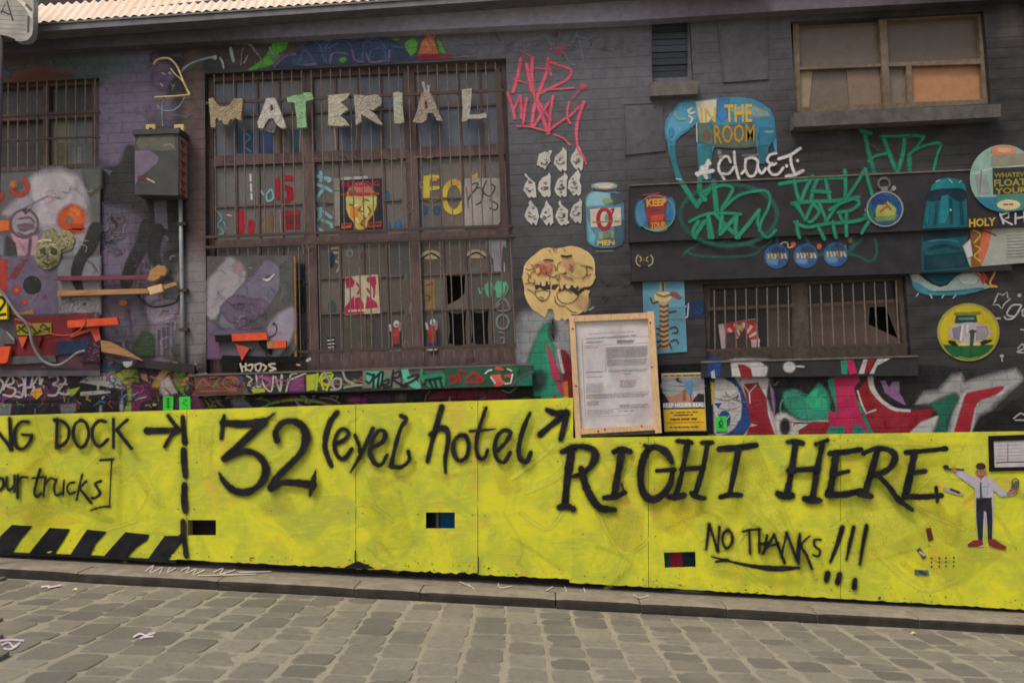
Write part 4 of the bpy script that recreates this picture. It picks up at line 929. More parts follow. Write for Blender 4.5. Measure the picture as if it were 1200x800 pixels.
ys = empty('campaign_poster', P(803, 508, .05), 'poster with a city photo over a yellow panel reading KEEP HOSIER REAL', 'poster')
a = Art(.02, (765, 430, 9.41)); a.slab('95,70 560,58 592,705 130,712', C(196, 194, 190), .004)
a.fill('108,82 548,70 549,105 110,112', C(176, 150, 70), .2); dashes(a, [(118, 92), (540, 80), (540, 98), (118, 108)], C(40, 34, 30), 6, 1)
a.fill('104,116 556,108 566,390 112,400', C(128, 134, 146), .3); a.fill('104,160 330,150 400,200 556,180 560,240 330,270 104,250', C(160, 162, 170, .8), 3); a.fill('112,260 330,270 560,240 562,330 112,340', C(176, 172, 172, .8), 3)
a.fill('110,340 240,320 330,270 345,240 365,250 420,330 562,330 566,392 112,400', C(176, 126, 104), .8); a.fill('330,268 345,238 370,262 368,370 330,370', C(140, 92, 74), .5); a.fill('352,190 410,140 436,135 440,310 412,320 372,270', C(86, 132, 168), .5); a.st('412,300 425,372', 1, C(60, 66, 80), .4)
a.fill('250,122 300,118 280,140 352,180 262,158', C(40, 40, 48), .5); a.fill('440,370 500,290 566,300 566,392 440,392', C(40, 38, 42), .8); a.fill('104,290 130,300 180,390 110,396', C(44, 44, 48), .8)
a.fill('110,394 566,385 570,440 114,452', C(176, 166, 184, .8), .4); a.text('KEEP HOSIER REAL', [(114, 398), (562, 389), (565, 438), (116, 448)], C(236, 232, 238), .03)
a.fill('118,450 572,442 573,458 120,468', C(50, 42, 36), .3); a.fill('122,466 574,458 586,698 136,704', C(228, 182, 44), .3)
dashes(a, [(190, 495), (495, 486), (495, 500), (190, 512)], C(40, 32, 24), 5, 1.1); dashes(a, [(230, 522), (455, 514), (455, 530), (230, 540)], C(40, 32, 24), 5, 1.1)
a.text('Have your say', [(195, 562), (492, 548), (492, 584), (195, 596)], C(30, 26, 22), .04); a.st('145,612 552,604', .6, C(190, 84, 50), .3, False); dashes(a, [(185, 655), (508, 648), (508, 662), (185, 670)], C(50, 40, 30), 7, 1)
a.build('printed_sheet', M['paper'], ys)
m = MB(); m.prism([(768, 428), (831, 425), (836, 508), (774, 510)], .004, .018); m.build('backing_board', M['black'], ys)

# ================================================================ cloth letters on the big window
def solid(name, label, cat, poly, col, d0, d1, mat, group=None, holes=(), bulge=.0):
    m = MB(); m.prism(pts(poly) if isinstance(poly, str) else poly, d0, d1, [pts(h) for h in holes])
    o = m.build(name, M[mat], None, label, cat, group); o.color = col; return o
def sub(s, ox, oy, k): return ' '.join('%.2f,%.2f' % (ox + x / k, oy + y / k) for x, y in pts(s))
GL = 'cloth letters spelling MATERIAL across the big window'
LT = [('M', 'tan crumpled letter M at the left end of the word', sub('28,238 62,230 82,262 110,296 150,302 190,290 215,255 236,235 296,238 292,300 284,360 282,390 290,408 262,404 236,385 222,405 200,395 180,440 150,440 128,405 110,410 92,380 82,412 84,462 46,462 40,360', 240, 80, 6.667), C(166, 150, 118), ()),
      ('A', 'white crumpled letter A between the tan M and the green T', sub('478,236 545,230 585,320 636,462 600,470 560,440 535,392 500,392 475,430 455,470 418,468 410,425 440,350', 240, 80, 6.667), C(196, 190, 186), (sub('512,285 530,288 536,330 510,335', 240, 80, 6.667),)),
      ('T', 'pale green crumpled letter T, the only green letter', sub('640,228 700,212 760,205 768,192 835,190 848,240 815,252 790,258 786,300 790,400 796,462 722,466 718,400 708,320 700,268 645,266', 240, 80, 6.667), C(142, 186, 140), ()),
      ('E', 'cream crumpled letter E right after the green T', sub('960,212 1040,205 1130,196 1110,235 1062,268 1100,300 1122,322 1080,348 1056,372 1095,400 1130,446 1060,452 962,446 966,330', 240, 80, 6.667), C(186, 180, 160), ()),
      ('R', 'greyish crumpled letter R in the middle of the word', sub('72,555 150,560 210,552 236,575 232,615 185,645 160,640 200,670 245,732 205,722 150,690 115,668 120,712 85,735 80,640', 400, 0, 5), C(170, 160, 150), ()),
      ('I', 'narrow pale crumpled letter I', sub('302,545 330,538 358,545 356,600 362,660 368,715 340,724 310,722 308,660 305,600', 400, 0, 5), C(176, 178, 160), ()),
      ('A', 'pinkish brown crumpled letter A before the L', sub('470,545 492,530 525,548 548,600 572,660 595,710 560,706 540,665 505,660 500,700 470,722 418,716 440,660', 400, 0, 5), C(160, 144, 134), (sub('488,600 500,590 508,630 490,640', 400, 0, 5),)),
      ('L', 'pale crumpled letter L at the right end of the word', sub('705,525 765,518 762,580 755,640 752,672 800,670 848,660 850,690 800,696 745,696 725,712 705,712 712,640 708,580', 400, 0, 5), C(176, 172, 162), ())]
for nm, lb, poly, col, ho in LT: solid('sign_letter', lb, 'letter', poly, col, .016, .05, 'letter', GL, ho)
a = Art(.052); a.o = (240, 80, 6.667)
# crease shading is relief plus darker folds in the cloth colour; small torn flags
solid('rag_tuft', 'torn white rag tuft above the second letter A', 'rag', sub('470,480 485,478 495,530 505,528 500,500 520,500 515,545 488,545', 400, 0, 5), C(170, 168, 170), .018, .03, 'letter')
solid('rag_knot', 'grey cloth knot hanging under the white letter A', 'rag', sub('470,470 500,395 540,400 560,450 540,510 500,500', 240, 80, 6.667), C(96, 92, 98), .017, .04, 'letter')
# ================================================================ stickers and paint on the panes (behind the bars)
DP = -.097
def wart(label, fn, d=DP):
    a = Art(d); fn(a); return a.split('pane_paint', M['paper'], win, 2)
RED = C(168, 34, 52); LB = C(128, 176, 184); YL = C(206, 184, 72)
def f1(a):
    a.o = (200, 140, 5); a.sts('710,345 640,350 625,385 700,410 708,450 670,485', 6, RED, 2); a.fill('612,360 640,360 640,470 615,470', RED, 1.5); a.fill('680,400 712,400 712,470 680,470', RED, 1.5)
wart('red painted S shape on the left grey panes', f1)
def f2(a):
    a.o = (200, 140, 5); a.sts('410,550 410,650', 8, RED, 2); a.fill('388,540 440,540 440,610 412,668 392,668', RED, 1.5); a.fill('455,590 490,590 490,672 452,665', RED, 1.5); a.fill('640,535 758,530 758,560 665,570 665,610 756,610 756,640 668,640 668,682 640,684', C(150, 40, 56), 1.5); a.fill('668,570 756,562 756,610 668,610', C(120, 46, 54), 1)
wart('red painted blocks on the lower left panes', f2)
def f3(a):
    a.o = (200, 140, 5); a.sts('880,310 880,360;855,330 910,350;850,380 900,400 870,440 850,490 905,495;890,340 935,350 925,362;910,400 940,420', 4, LB, 1.5); a.sts('855,520 880,560 850,600 865,640 905,665;895,540 940,575;890,590 935,610 945,630;880,520 870,560', 4, LB, 1.5)
    a.sts('275,540 300,580 275,620 310,660 280,680;310,600 330,640', 2.5, C(118, 158, 160), 1.5); a.sts('530,420 545,440;560,440 590,410 600,460 570,480 560,450', 2.5, LB, 1.2); a.sts('330,560 355,565', 2, C(190, 186, 184), 1)
wart('pale blue scribbles on the panes left of the head poster', f3)
def f4(a):
    a.o = (200, 140, 5); dashes(a, [(478, 318), (490, 488), (462, 490), (455, 320)], C(206, 206, 206), 3, 2.4); a.fill('560,545 590,530 605,600 595,680 530,672 530,610', C(118, 100, 84), 2)
    a.sts('385,530 390,700 395,738 770,725;640,530 650,722;520,600 520,690', 1.4, C(170, 150, 150), .6, False)
wart('small white vertical lettering on the left panes', f4)
def f5(a):
    a.o = (400, 140, 5); a.fill('482,330 520,328 518,475 476,478', YL, 1.2); a.sts('525,335 575,338;525,405 568,400;522,470 566,466', [5, 4], YL, 1.2); a.fill('530,340 560,340 560,360 530,365', C(198, 150, 96), 1)
    a.ring(660, 455, 58, 88, 7, YL, 1.5, 20, 345); a.fill('760,330 800,310 800,358 770,360', C(190, 160, 78), 1.5); a.fill('640,360 690,356 690,385 640,390', C(196, 150, 90), 1)
    a.text('EC', [(445, 360), (480, 360), (480, 405), (445, 410)], C(190, 190, 190), .02)
wart('yellow painted letters E and C on the right panes', f5)
def f6(a):
    a.o = (400, 140, 5)
    for x, y, c in ((265, 450, C(54, 110, 150)), (270, 625, C(54, 110, 150)), (335, 615, C(54, 120, 160)), (490, 530, C(52, 92, 120)), (560, 530, C(52, 92, 120))): a.ell(x, y, 18, 26, c, 2.5, 10, 0, .2)
    a.o = (200, 140, 5); a.fill('385,70 480,62 490,200 385,205', C(62, 96, 130, .8), 2); a.fill('515,70 600,62 605,200 515,205', C(58, 84, 126, .8), 2); a.fill('700,60 755,56 760,200 700,205', C(60, 96, 110, .7), 2); a.sts('440,80 465,110 430,150 470,190', 2, C(110, 136, 170), 1.2)
    a.sts('385,70 385,208 755,200 760,60;845,70 845,195 1085,180 1090,50;960,60 970,180', 1.2, C(176, 164, 158), .5, False)
wart('blue dabs and pale putty lines on the upper panes', f6)
def f7(a):
    a.o = (400, 280, 5)
    for cx, cy in ((525, 105), (790, 100)):
        a.fill([(cx + 62 * math.cos(t), cy + 40 * math.sin(t) * (1 if math.sin(t) < 0 else .35)) for t in [i * math.pi / 9 for i in range(18)]], C(178, 168, 146), 1); a.sts([] if 0 else '%g,%g %g,%g %g,%g' % (cx - 48, cy + 6, cx, cy - 20, cx + 50, cy + 6), 2, C(58, 46, 44), .6); a.ell(cx, cy + 2, 18, 9, C(196, 160, 142), .6)
    a.fill('485,240 550,232 552,420 530,436 490,430', C(142, 118, 78), 1.5); a.sts('500,270 535,262;498,330 520,340 510,360', 1.4, C(84, 66, 48), .8)
    a.fill('845,5 965,5 945,60 940,190 895,195 890,120 860,80', C(150, 148, 158), 1.5); a.sts('850,10 855,60;960,10 962,50;880,150 882,190;955,140 955,190', 1.6, C(168, 166, 172), .8)
    MG = C(92, 176, 142); a.ell(865, 295, 28, 48, MG, 1.5, 12, 0, .15); a.ell(930, 290, 34, 52, MG, 1.5, 12, 0, .2); a.sts('805,290 815,320 830,290;880,220 880,250', 2, MG, .8); a.sts('960,250 975,290 950,340', 1.5, MG, .8)
    GS = C(136, 132, 134); a.ring(945, 485, 36, 42, 2.6, GS, 1.2, 20, 370); a.sts('940,350 975,370 985,410 930,420 905,400 930,380;925,545 945,548;935,580 955,578 945,630', 2.2, GS, 1.2); a.sts('910,380 950,345 985,400', 2, GS, 1)
    a.fill('465,490 480,490 485,700 465,700', C(140, 134, 120, .6), 2)
wart('pasted eyes, mint green blots and pale scribbles on the lower right panes', f7)
def f8(a):
    a.o = (200, 280, 5); a.ell(1048, 85, 24, 26, C(134, 132, 132), .8); a.ell(1048, 85, 12, 13, C(90, 88, 90), .5); a.ell(1128, 95, 14, 26, C(130, 70, 72), .8); a.ell(1130, 70, 7, 7, C(210, 190, 180), .5); a.sts('945,55 985,52;955,80 990,85 985,110;970,130 990,150 975,190', 3, C(170, 160, 140), .8); a.fill('790,140 862,138 862,168 790,172', C(176, 136, 84), .8); a.fill('735,140 785,150 785,230 735,228', C(34, 30, 60), 1.5)
    a.ell(940, 120, 18, 50, C(46, 68, 90, .8), 3); a.ell(945, 400, 22, 40, C(60, 90, 98, .7), 3); a.fill('915,580 960,575 965,655 918,660', C(30, 28, 30), .6); a.sts('920,595 955,590;922,615 958,612;925,635 955,632;922,650 958,648', 1.6, C(196, 192, 184), .5); a.sts('945,690 960,698;740,735 755,740', 2.5, C(186, 170, 150), .6)
    a.fill('1010,470 1190,465 1185,665 1010,675', C(96, 92, 82, .7), 2)
wart('small round sticker, dark label and stains on the lower left panes', f8)
# poster with a head, strip beside it, white curtain paper, portrait strips
a = Art(-.085, (385, 200, 10)); a.slab('140,118 630,90 640,700 148,712', C(46, 50, 58), .004)
a.fill('205,290 240,200 310,150 400,140 470,170 540,250 565,300 560,420 520,520 460,590 450,660 380,700 320,680 290,600 240,540 205,440', C(214, 176, 92), 2); a.ell(370, 225, 150, 70, C(190, 110, 100), 2, 14, 0, .1); a.fill('200,320 380,330 560,300 560,400 500,400 380,385 210,390', C(186, 194, 132), 1); a.ell(300, 490, 45, 60, C(232, 140, 60), 2, 12, 0, .1); a.ell(440, 470, 70, 80, C(214, 200, 120), 2, 12, 0, .1)
a.sts('240,250 300,240 330,280;400,360 430,340 470,355;380,430 350,460 400,480;430,560 380,620 420,650;250,400 290,410;460,420 490,470 470,520', 2, C(130, 110, 50), 1); a.sts('300,420 340,400;400,500 440,520;330,560 350,610', 2.5, C(230, 220, 150), 1)
a.text('READING', [(150, 130), (600, 118), (600, 180), (150, 190)], C(176, 44, 66), .03); dashes(a, [(150, 250), (600, 240), (600, 300), (150, 312)], C(170, 54, 66), 5, 3); a.fill('150,620 270,610 270,670 150,682', C(206, 88, 60), 1.5); a.fill('460,610 620,590 620,660 460,672', C(168, 78, 60), 1.5); a.sts('170,640 250,630;480,630 600,620', 2, C(120, 40, 40), .8)
a.sts('165,95 250,90;285,88 370,84;395,80 445,78', 3.4, C(170, 176, 178), .8, False)
thing_art(a, 'poster', 'dark poster with a glowing yellow head behind the bars of the big window', 'poster')
a = Art(-.085, (385, 200, 10)); a.slab('50,90 130,85 135,645 70,650', C(146, 138, 132), .003); a.st('60,240 130,238', .8, C(80, 70, 66), .4); thing_art(a, 'paper_strip', 'tall grey paper strip just left of the yellow head poster', 'paper')
a = Art(-.085, (400, 140, 5)); a.slab('722,348 760,342 930,345 932,600 912,625 722,630', C(160, 154, 150), .004); a.sts('740,480 760,440 800,400 830,420 820,480 790,500;850,360 830,420 870,450 900,400 880,380;870,470 915,500 905,530 870,520;770,380 800,375 780,420', 1.6, C(74, 66, 66), .7); a.st('730,400 745,520', 1.4, C(120, 110, 108), 1)
thing_art(a, 'poster', 'pale paper sheet with dark scribbled writing beside the yellow letters', 'poster')
a = Art(-.085, (400, 280, 5)); a.slab('22,225 90,215 215,208 228,435 20,445', C(190, 178, 156), .004); PK = C(176, 40, 82)
a.fill('22,230 60,222 78,250 70,280 30,290', PK, 1); a.fill('22,400 60,350 75,330 78,440 22,442', PK, 1); a.fill('80,345 110,340 130,380 132,438 80,440', PK, 1); a.fill('150,225 200,218 205,260 190,300 170,260 150,250', PK, 1); a.fill('150,330 205,370 215,400 140,410', PK, 1); a.sts('90,260 110,290 95,320;150,290 170,320;195,280 190,340', 2, PK, 1); dashes(a, [(40, 405), (215, 398), (215, 430), (40, 438)], C(200, 190, 170), 3, 2.5)
thing_art(a, 'poster', 'cream and crimson portrait print behind the lower bars', 'poster')
for cx, cy, lb, hd in ((318, 575, 'small red and blue figure sticker in the middle bottom panes', 1), (532, 565, 'small red and blue figure sticker just right of the second mullion', 0)):
    a = Art(-.05 if not hd else -.085, (400, 280, 5)); x, y = cx, cy
    a.slab([(x - 28, y - 95), (x + 24, y - 95), (x + 26, y + 88), (x - 28, y + 88)], C(92, 84, 82), .002)
    a.ell(x + 5, y - 78, 18, 20, C(196, 190, 190), .8); a.ell(x + 5, y - 72, 8, 6, C(60, 60, 90), .6); a.fill([(x - 24, y - 50), (x + 20, y - 52), (x + 18, y - 5), (x - 20, y - 2)], C(178, 60, 54), .8); a.fill([(x - 20, y), (x + 20, y - 2), (x + 16, y + 40), (x - 16, y + 42)], C(156, 52, 48), .8); a.fill([(x - 20, y + 44), (x + 20, y + 40), (x + 24, y + 74), (x - 24, y + 76)], C(52, 56, 96), .8); a.st([(x - 26, y + 82), (x - 4, y + 84)], 2.2, C(200, 196, 196), .5); a.st([(x + 4, y + 83), (x + 26, y + 80)], 2.2, C(200, 196, 196), .5); a.sts('%g,%g %g,%g' % (x - 28, y - 40, x - 34, y - 70), 3, C(176, 170, 180), .7); a.sts('%g,%g %g,%g' % (x + 24, y - 40, x + 26, y - 80), 3, C(150, 120, 130), .7)
    thing_art(a, 'sticker', lb, 'sticker')
# sun-ray sticker in the low window
a = Art(-.085, (760, 280, 5)); a.slab('408,500 625,465 655,640 430,662', C(176, 158, 160), .004); a.fill('440,495 625,470 640,590 460,600', C(176, 60, 62), .6)
for i in range(7):
    t0 = math.radians(-170 + i * 27); t1 = t0 + .2; c = (545, 600); a.fill([(c[0], c[1]), (c[0] + 108 * math.cos(t0), c[1] + 112 * math.sin(t0)), (c[0] + 108 * math.cos(t1), c[1] + 112 * math.sin(t1))], C(200, 176, 172), .5)
a.fill('450,560 500,540 520,590 560,520 600,600 605,640 450,648', C(74, 58, 58), 1.2); a.ell(535, 520, 20, 16, C(170, 150, 110), 1)
thing_art(a, 'sticker', 'red and white sun ray print leaning behind the low right window bars', 'poster')
a = Art(-.004); a.ell(822.6, 369, 2.2, 5.5, C(176, 170, 120), 1); a.build('paint_dab', M['paper'], w5)
a = Art(-.097); a.fill('66,168 80,168 80,194 66,195', C(126, 124, 100, .9), 2); a.fill('84,172 96,171 96,192 84,193', C(150, 152, 156, .8), 2); a.st('22,198 50,197 110,193', 2, C(146, 58, 52), .8); a.build('pane_paint', M['paper'], w1)
# ================================================================ painted wall: tags that are part of the wall
def tag(label, fn, d=.0045, o=None, parent=None, mat='wall_paint', name='spray_tag'):
    a = Art(d, o); fn(a); return a.build(name, M[mat], parent or bld, label=label)
R = random.Random(31)
PINK = C(222, 96, 122, .95)
def g(a):
    a.sts('150,345 135,440 105,540;220,340 215,430 222,520 250,610 285,700 310,780;185,375 200,460 215,530;310,345 300,430 270,510 240,590 225,660 215,735', 4.4, PINK, 2)
    a.sts('310,360 380,385 445,410 430,460 360,500 270,545;310,380 330,440', 3.2, PINK, 2); a.sts('110,465 185,488;240,400 310,405;300,525 380,522 465,515;150,300 220,335', 1.8, PINK, 1.5)
    a.sts('75,545 90,590 105,640 115,695;145,565 125,610 108,640;150,565 155,640 155,690;185,580 175,650 165,722;340,565 325,660 315,780;250,590 290,650 325,700;315,600 260,690 230,735', 3.6, PINK, 2)
    a.sts('310,770 360,730 420,690;435,600 425,650 425,690 440,722;525,600 480,640 440,680', 3, PINK, 2); a.st('520,600 490,690 478,760 480,830 490,880 520,920 535,960', [4, 4, 4, 3, 3, 2.5, 2], PINK, 2)
    a.sts('130,740 200,742 310,770;350,790 400,810 440,850', 2, PINK, 1.8); a.ell(515, 505, 22, 20, C(214, 96, 120, .7), 5); a.st('500,520 455,575', 3, C(200, 96, 120, .6), 3); a.ell(375, 290, 34, 24, C(190, 90, 120, .6), 7)
tag('pink sprayed tag in sharp letters right of the big window', g, o=(580, 0, 5))
def g(a):
    c = C(132, 142, 160, .6)
    a.sts('370,170 372,230;400,175 420,200;490,180 465,240 440,250;480,190 500,260 520,360;470,200 530,230 570,220;400,300 440,370 470,380;200,260 180,310 170,240;230,230 300,210 330,280 320,310', 2.4, c, 2)
tag('faint pale strokes above the pink tag', g, o=(580, 0, 5))
# black band art above the window
def g(a):
    BL, LI, GN = C(78, 104, 146, .85), C(128, 110, 150, .85), C(96, 178, 70, .9)
    a.fill('0,235 60,190 100,150 130,90 160,80 210,85 205,120 160,150 180,190 110,212', GN, 3); a.fill('130,205 210,150 250,160 320,90 450,60 560,50 700,60 820,110 880,150 885,180 700,190 400,210 140,220', C(64, 80, 116, .85), 4)
    a.sts('250,80 300,120 340,190;270,190 300,130 350,200 260,200;330,70 380,110 400,190;410,190 410,110 460,60;420,120 500,80 540,110;600,190 610,90 680,70 720,120;640,130 700,120 720,180 640,190 640,130;760,110 820,120 860,160;540,80 600,60 640,90', 3, BL, 1.6)
    a.sts('140,215 200,160 250,150;300,205 360,200;430,195 440,150 480,140 520,150;545,130 560,180 600,190;620,150 640,190 700,185;740,130 735,185;130,180 190,150', 3, LI, 1.4); a.ell(498, 180, 22, 16, GN, 2, 10); a.ell(420, 75, 26, 7, GN, 2, 10); a.ell(775, 72, 22, 8, GN, 2, 10)
    a.fill('820,90 860,60 890,90 880,140 850,160 822,120', GN, 2); a.fill('985,70 1010,90 1035,150 1000,140', GN, 2)
    a.fill('890,150 910,80 930,60 925,25 950,10 985,40 970,70 1000,150 940,160', C(206, 116, 82), 1.5); a.fill('930,20 955,8 985,35 965,55 935,45', C(110, 70, 90), 1.5); a.fill('885,150 1060,150 1062,172 890,180', C(150, 52, 66), 2); a.sts('930,90 945,120 920,140;950,70 975,110', 1.6, C(236, 160, 120), 1)
    a.sts('1080,60 1090,110;1110,90 1180,100 1190,130;1070,165 1190,160;1120,120 1150,140', 2.4, C(118, 128, 136, .6), 2); a.sts('640,10 700,20 740,5', 2, C(120, 110, 124, .6), 2)
tag('blue, lilac and green lettering with an orange figure above the big window', g, o=(290, 30, 4.444))
def g(a):
    W_ = C(176, 186, 196, .85); a.sts('75,400 120,375 180,350 250,335', 2.6, W_, 1.5); a.ell(258, 338, 14, 14, W_, 1.5, 10); a.sts('290,340 305,370 310,400', 2.4, W_, 1.4); a.st('352,285 358,320 368,358', 4, W_, 1.5); a.sts('430,370 450,330;455,260 480,280 510,320;580,280 605,330', 2, C(170, 172, 178, .7), 1.5); a.sts('440,255 420,300 412,380;470,255 520,330 540,360', 1.6, C(150, 150, 156, .6), 1.5)
tag('pale curved strokes left of the blue lettering', g, o=(200, 0, 5))
def g(a): a.sts('30,440 80,400 160,390 240,380;180,350 220,330 300,350 380,360 440,400;300,350 320,420;480,350 520,400 500,430 560,440', 3, C(86, 118, 118, .6), 3); a.ell(50, 430, 22, 18, C(70, 110, 150, .6), 5); a.fill('60,455 200,415 430,430 440,452 60,475', C(128, 66, 60, .45), 5)
tag('faded teal scribble above the left window', g, o=(0, 0, 5))
# green tags over the beam
GN = C(36, 134, 106, .95); GF = C(44, 110, 98, .55)
def g(a):
    a.ring(470, 560, 285, 180, 5, GF, 3, 20, 385, 26)
    a.sts('195,370 240,440 285,510;285,500 330,440 390,370;300,350 300,420 330,470;380,365 390,450 400,540', 6, GN, 2.4); a.sts('300,430 345,415;385,400 440,385 490,400 480,440 430,520', 4, GN, 2)
    a.sts('430,530 520,450 620,420 690,420 712,460 700,520 660,600 650,650;650,530 640,600 660,660 700,690 745,650;240,600 320,560 420,548 540,555', 3.6, GN, 2); a.sts('290,600 262,650 272,690;275,680 340,590 360,690;350,570 365,640 375,690;390,550 450,620 530,690;430,570 418,670;420,670 520,560;515,570 510,640 515,690;520,690 580,620 645,535', 5, GN, 2)
    a.ell(283, 500, 14, 20, GN, 2, 10)
tag('large green angular tag on the left end of the beam, over a faint oval', g, .0795, (760, 140, 5), lin1, 'paint')
def g(a): a.st('200,100 240,60 330,20 450,15 560,30 650,60 600,95 450,105 300,100 220,75', 3.2, GF, 2.5); a.st('650,60 700,30 720,0', 3, GF, 2.5)
tag('flat green oval stroke below the beam', g, .0475, (760, 280, 5), lin1, 'paint')
def g(a):
    a.sts('770,378 860,362 1000,345 1155,340;840,492 960,480 1080,478 1230,455', 4.6, GN, 2.2); a.sts('855,345 865,420 885,480;960,335 920,410 895,475;990,350 965,410 950,480;1035,345 1050,410 1065,480;960,420 1060,425;1150,300 1155,400 1150,480', 4.6, GN, 2.2)
    a.sts('848,490 890,540 920,590;920,590 945,530 965,490;970,500 1000,540 965,590 940,600;1000,490 1025,550 1040,595;1040,595 1080,540 1110,495;1060,530 1120,495 1200,465 1235,490 1190,530 1110,545', 4, GN, 2)
    a.sts('858,602 930,630 1050,610 1190,600 1280,575', 4.2, GN, 2); a.sts('870,600 872,650 885,690;990,620 1010,660 1030,700;1080,600 1088,650 1098,690;1160,555 1158,620 1160,680;1120,560 1150,600 1240,590', 4.2, GN, 2)
    a.sts('1270,290 1210,390 1155,470;1270,290 1290,370 1310,440;1290,600 1270,630 1250,665', 4, GN, 2.2); a.ell(1300, 560, 36, 34, GN, 5, 12, 0, .15); a.fill('835,480 880,490 930,600 900,560', GN, 2)
tag('large green two line tag left of the stopwatch, covering the beam', g, .0795, (760, 140, 5), lin1, 'paint')
def g(a): a.sts('325,0 338,60 325,115 285,130 240,105 170,85;180,-5 205,40 175,70 100,60 20,90 -40,100;250,0 220,30 180,50', 3.6, GF, 2.2); a.st('-260,-20 -240,30', 4, GF, 2); a.st('-90,-20 -60,25', 4, GF, 2)
tag('green drips and loops below the beam around the painted globes', g, .0475, (960, 280, 5), lin1, 'paint')
def g(a): a.sts('265,70 280,150 300,230 322,312;375,100 400,170 430,250 455,305;500,100 490,200 460,305;530,205 528,260 530,305', 5.2, GN, 2.6); a.sts('288,245 330,215 390,200;360,98 440,100 520,95 615,100;615,100 580,150 530,205;530,200 600,160 710,140 690,210 668,310', 3.6, GN, 2.2); a.sts('245,65 300,80', 6, GN, 3); a.st('310,150 345,180', 3, C(90, 80, 100, .7), 2)
tag('green angular tag on the black wall under the boarded window', g, .0045, (960, 140, 5))
def g(a):
    Wt = C(206, 204, 204)
    a.sts('320,700 370,640 410,610;350,640 370,690 385,720;310,690 380,680 435,668;400,590 385,650', 4.6, Wt, 1.2); a.sts('575,600 555,560 520,560 485,610 482,660 505,700 530,745;603,520 608,600 625,680 642,742;505,690 560,690 600,640;690,580 740,565 785,590 780,660 755,705 715,705 690,650 692,590;785,640 815,690 850,650;660,690 690,660;930,530 880,545 862,590 900,620 930,610;900,610 870,650 900,695 950,690 985,645', 3.2, Wt, 1.2)
    a.sts('950,575 1040,545 1120,492', 3.6, Wt, 1.2); a.sts('1042,545 1050,620 1075,690', 3.4, Wt, 1.2); a.sts('1010,712 1070,700 1140,668', 4, Wt, 1.2); a.ell(1012, 630, 12, 14, Wt, 1); a.ell(1098, 590, 12, 14, Wt, 1); a.ell(1016, 715, 16, 16, Wt, 1); a.st('670,545 720,548 780,545', 3, C(150, 150, 150, .5), 2); a.st('485,520 500,560', 5, C(170, 170, 170, .5), 3)
tag('white sprayed handwriting CHOSET across the feet of the elephant', g, .0112, (770, 100, 6.667))
def g(a):
    Wt = C(168, 168, 168)
    a.sts('1028,365 1050,318 1075,330 1100,310 1105,345 1120,350 1085,380 1070,408 1050,385 1018,385 1035,360', 1.6, Wt, .6, False); a.ell(1173, 330, 12, 11, Wt, .8); a.sts('1180,385 1130,390 1100,440 1150,450 1185,390;1180,400 1140,460 1100,470 1085,455;1190,420 1220,400 1230,440 1195,450 1190,420', 2, Wt, .8)
    a.st('1040,465 1060,465', 2, Wt, .8); a.st('1180,530 1200,532', 1.6, Wt, .8); a.sts('1165,640 1190,615 1200,640 1160,660 1195,665', 2, Wt, .8); a.ell(1070, 685, 12, 10, Wt, .8); a.st('1070,690 1072,715', 1.6, Wt, .8)
tag('thin white scribbles with a star right of the round yellow sign', g, .0045, (960, 280, 5))
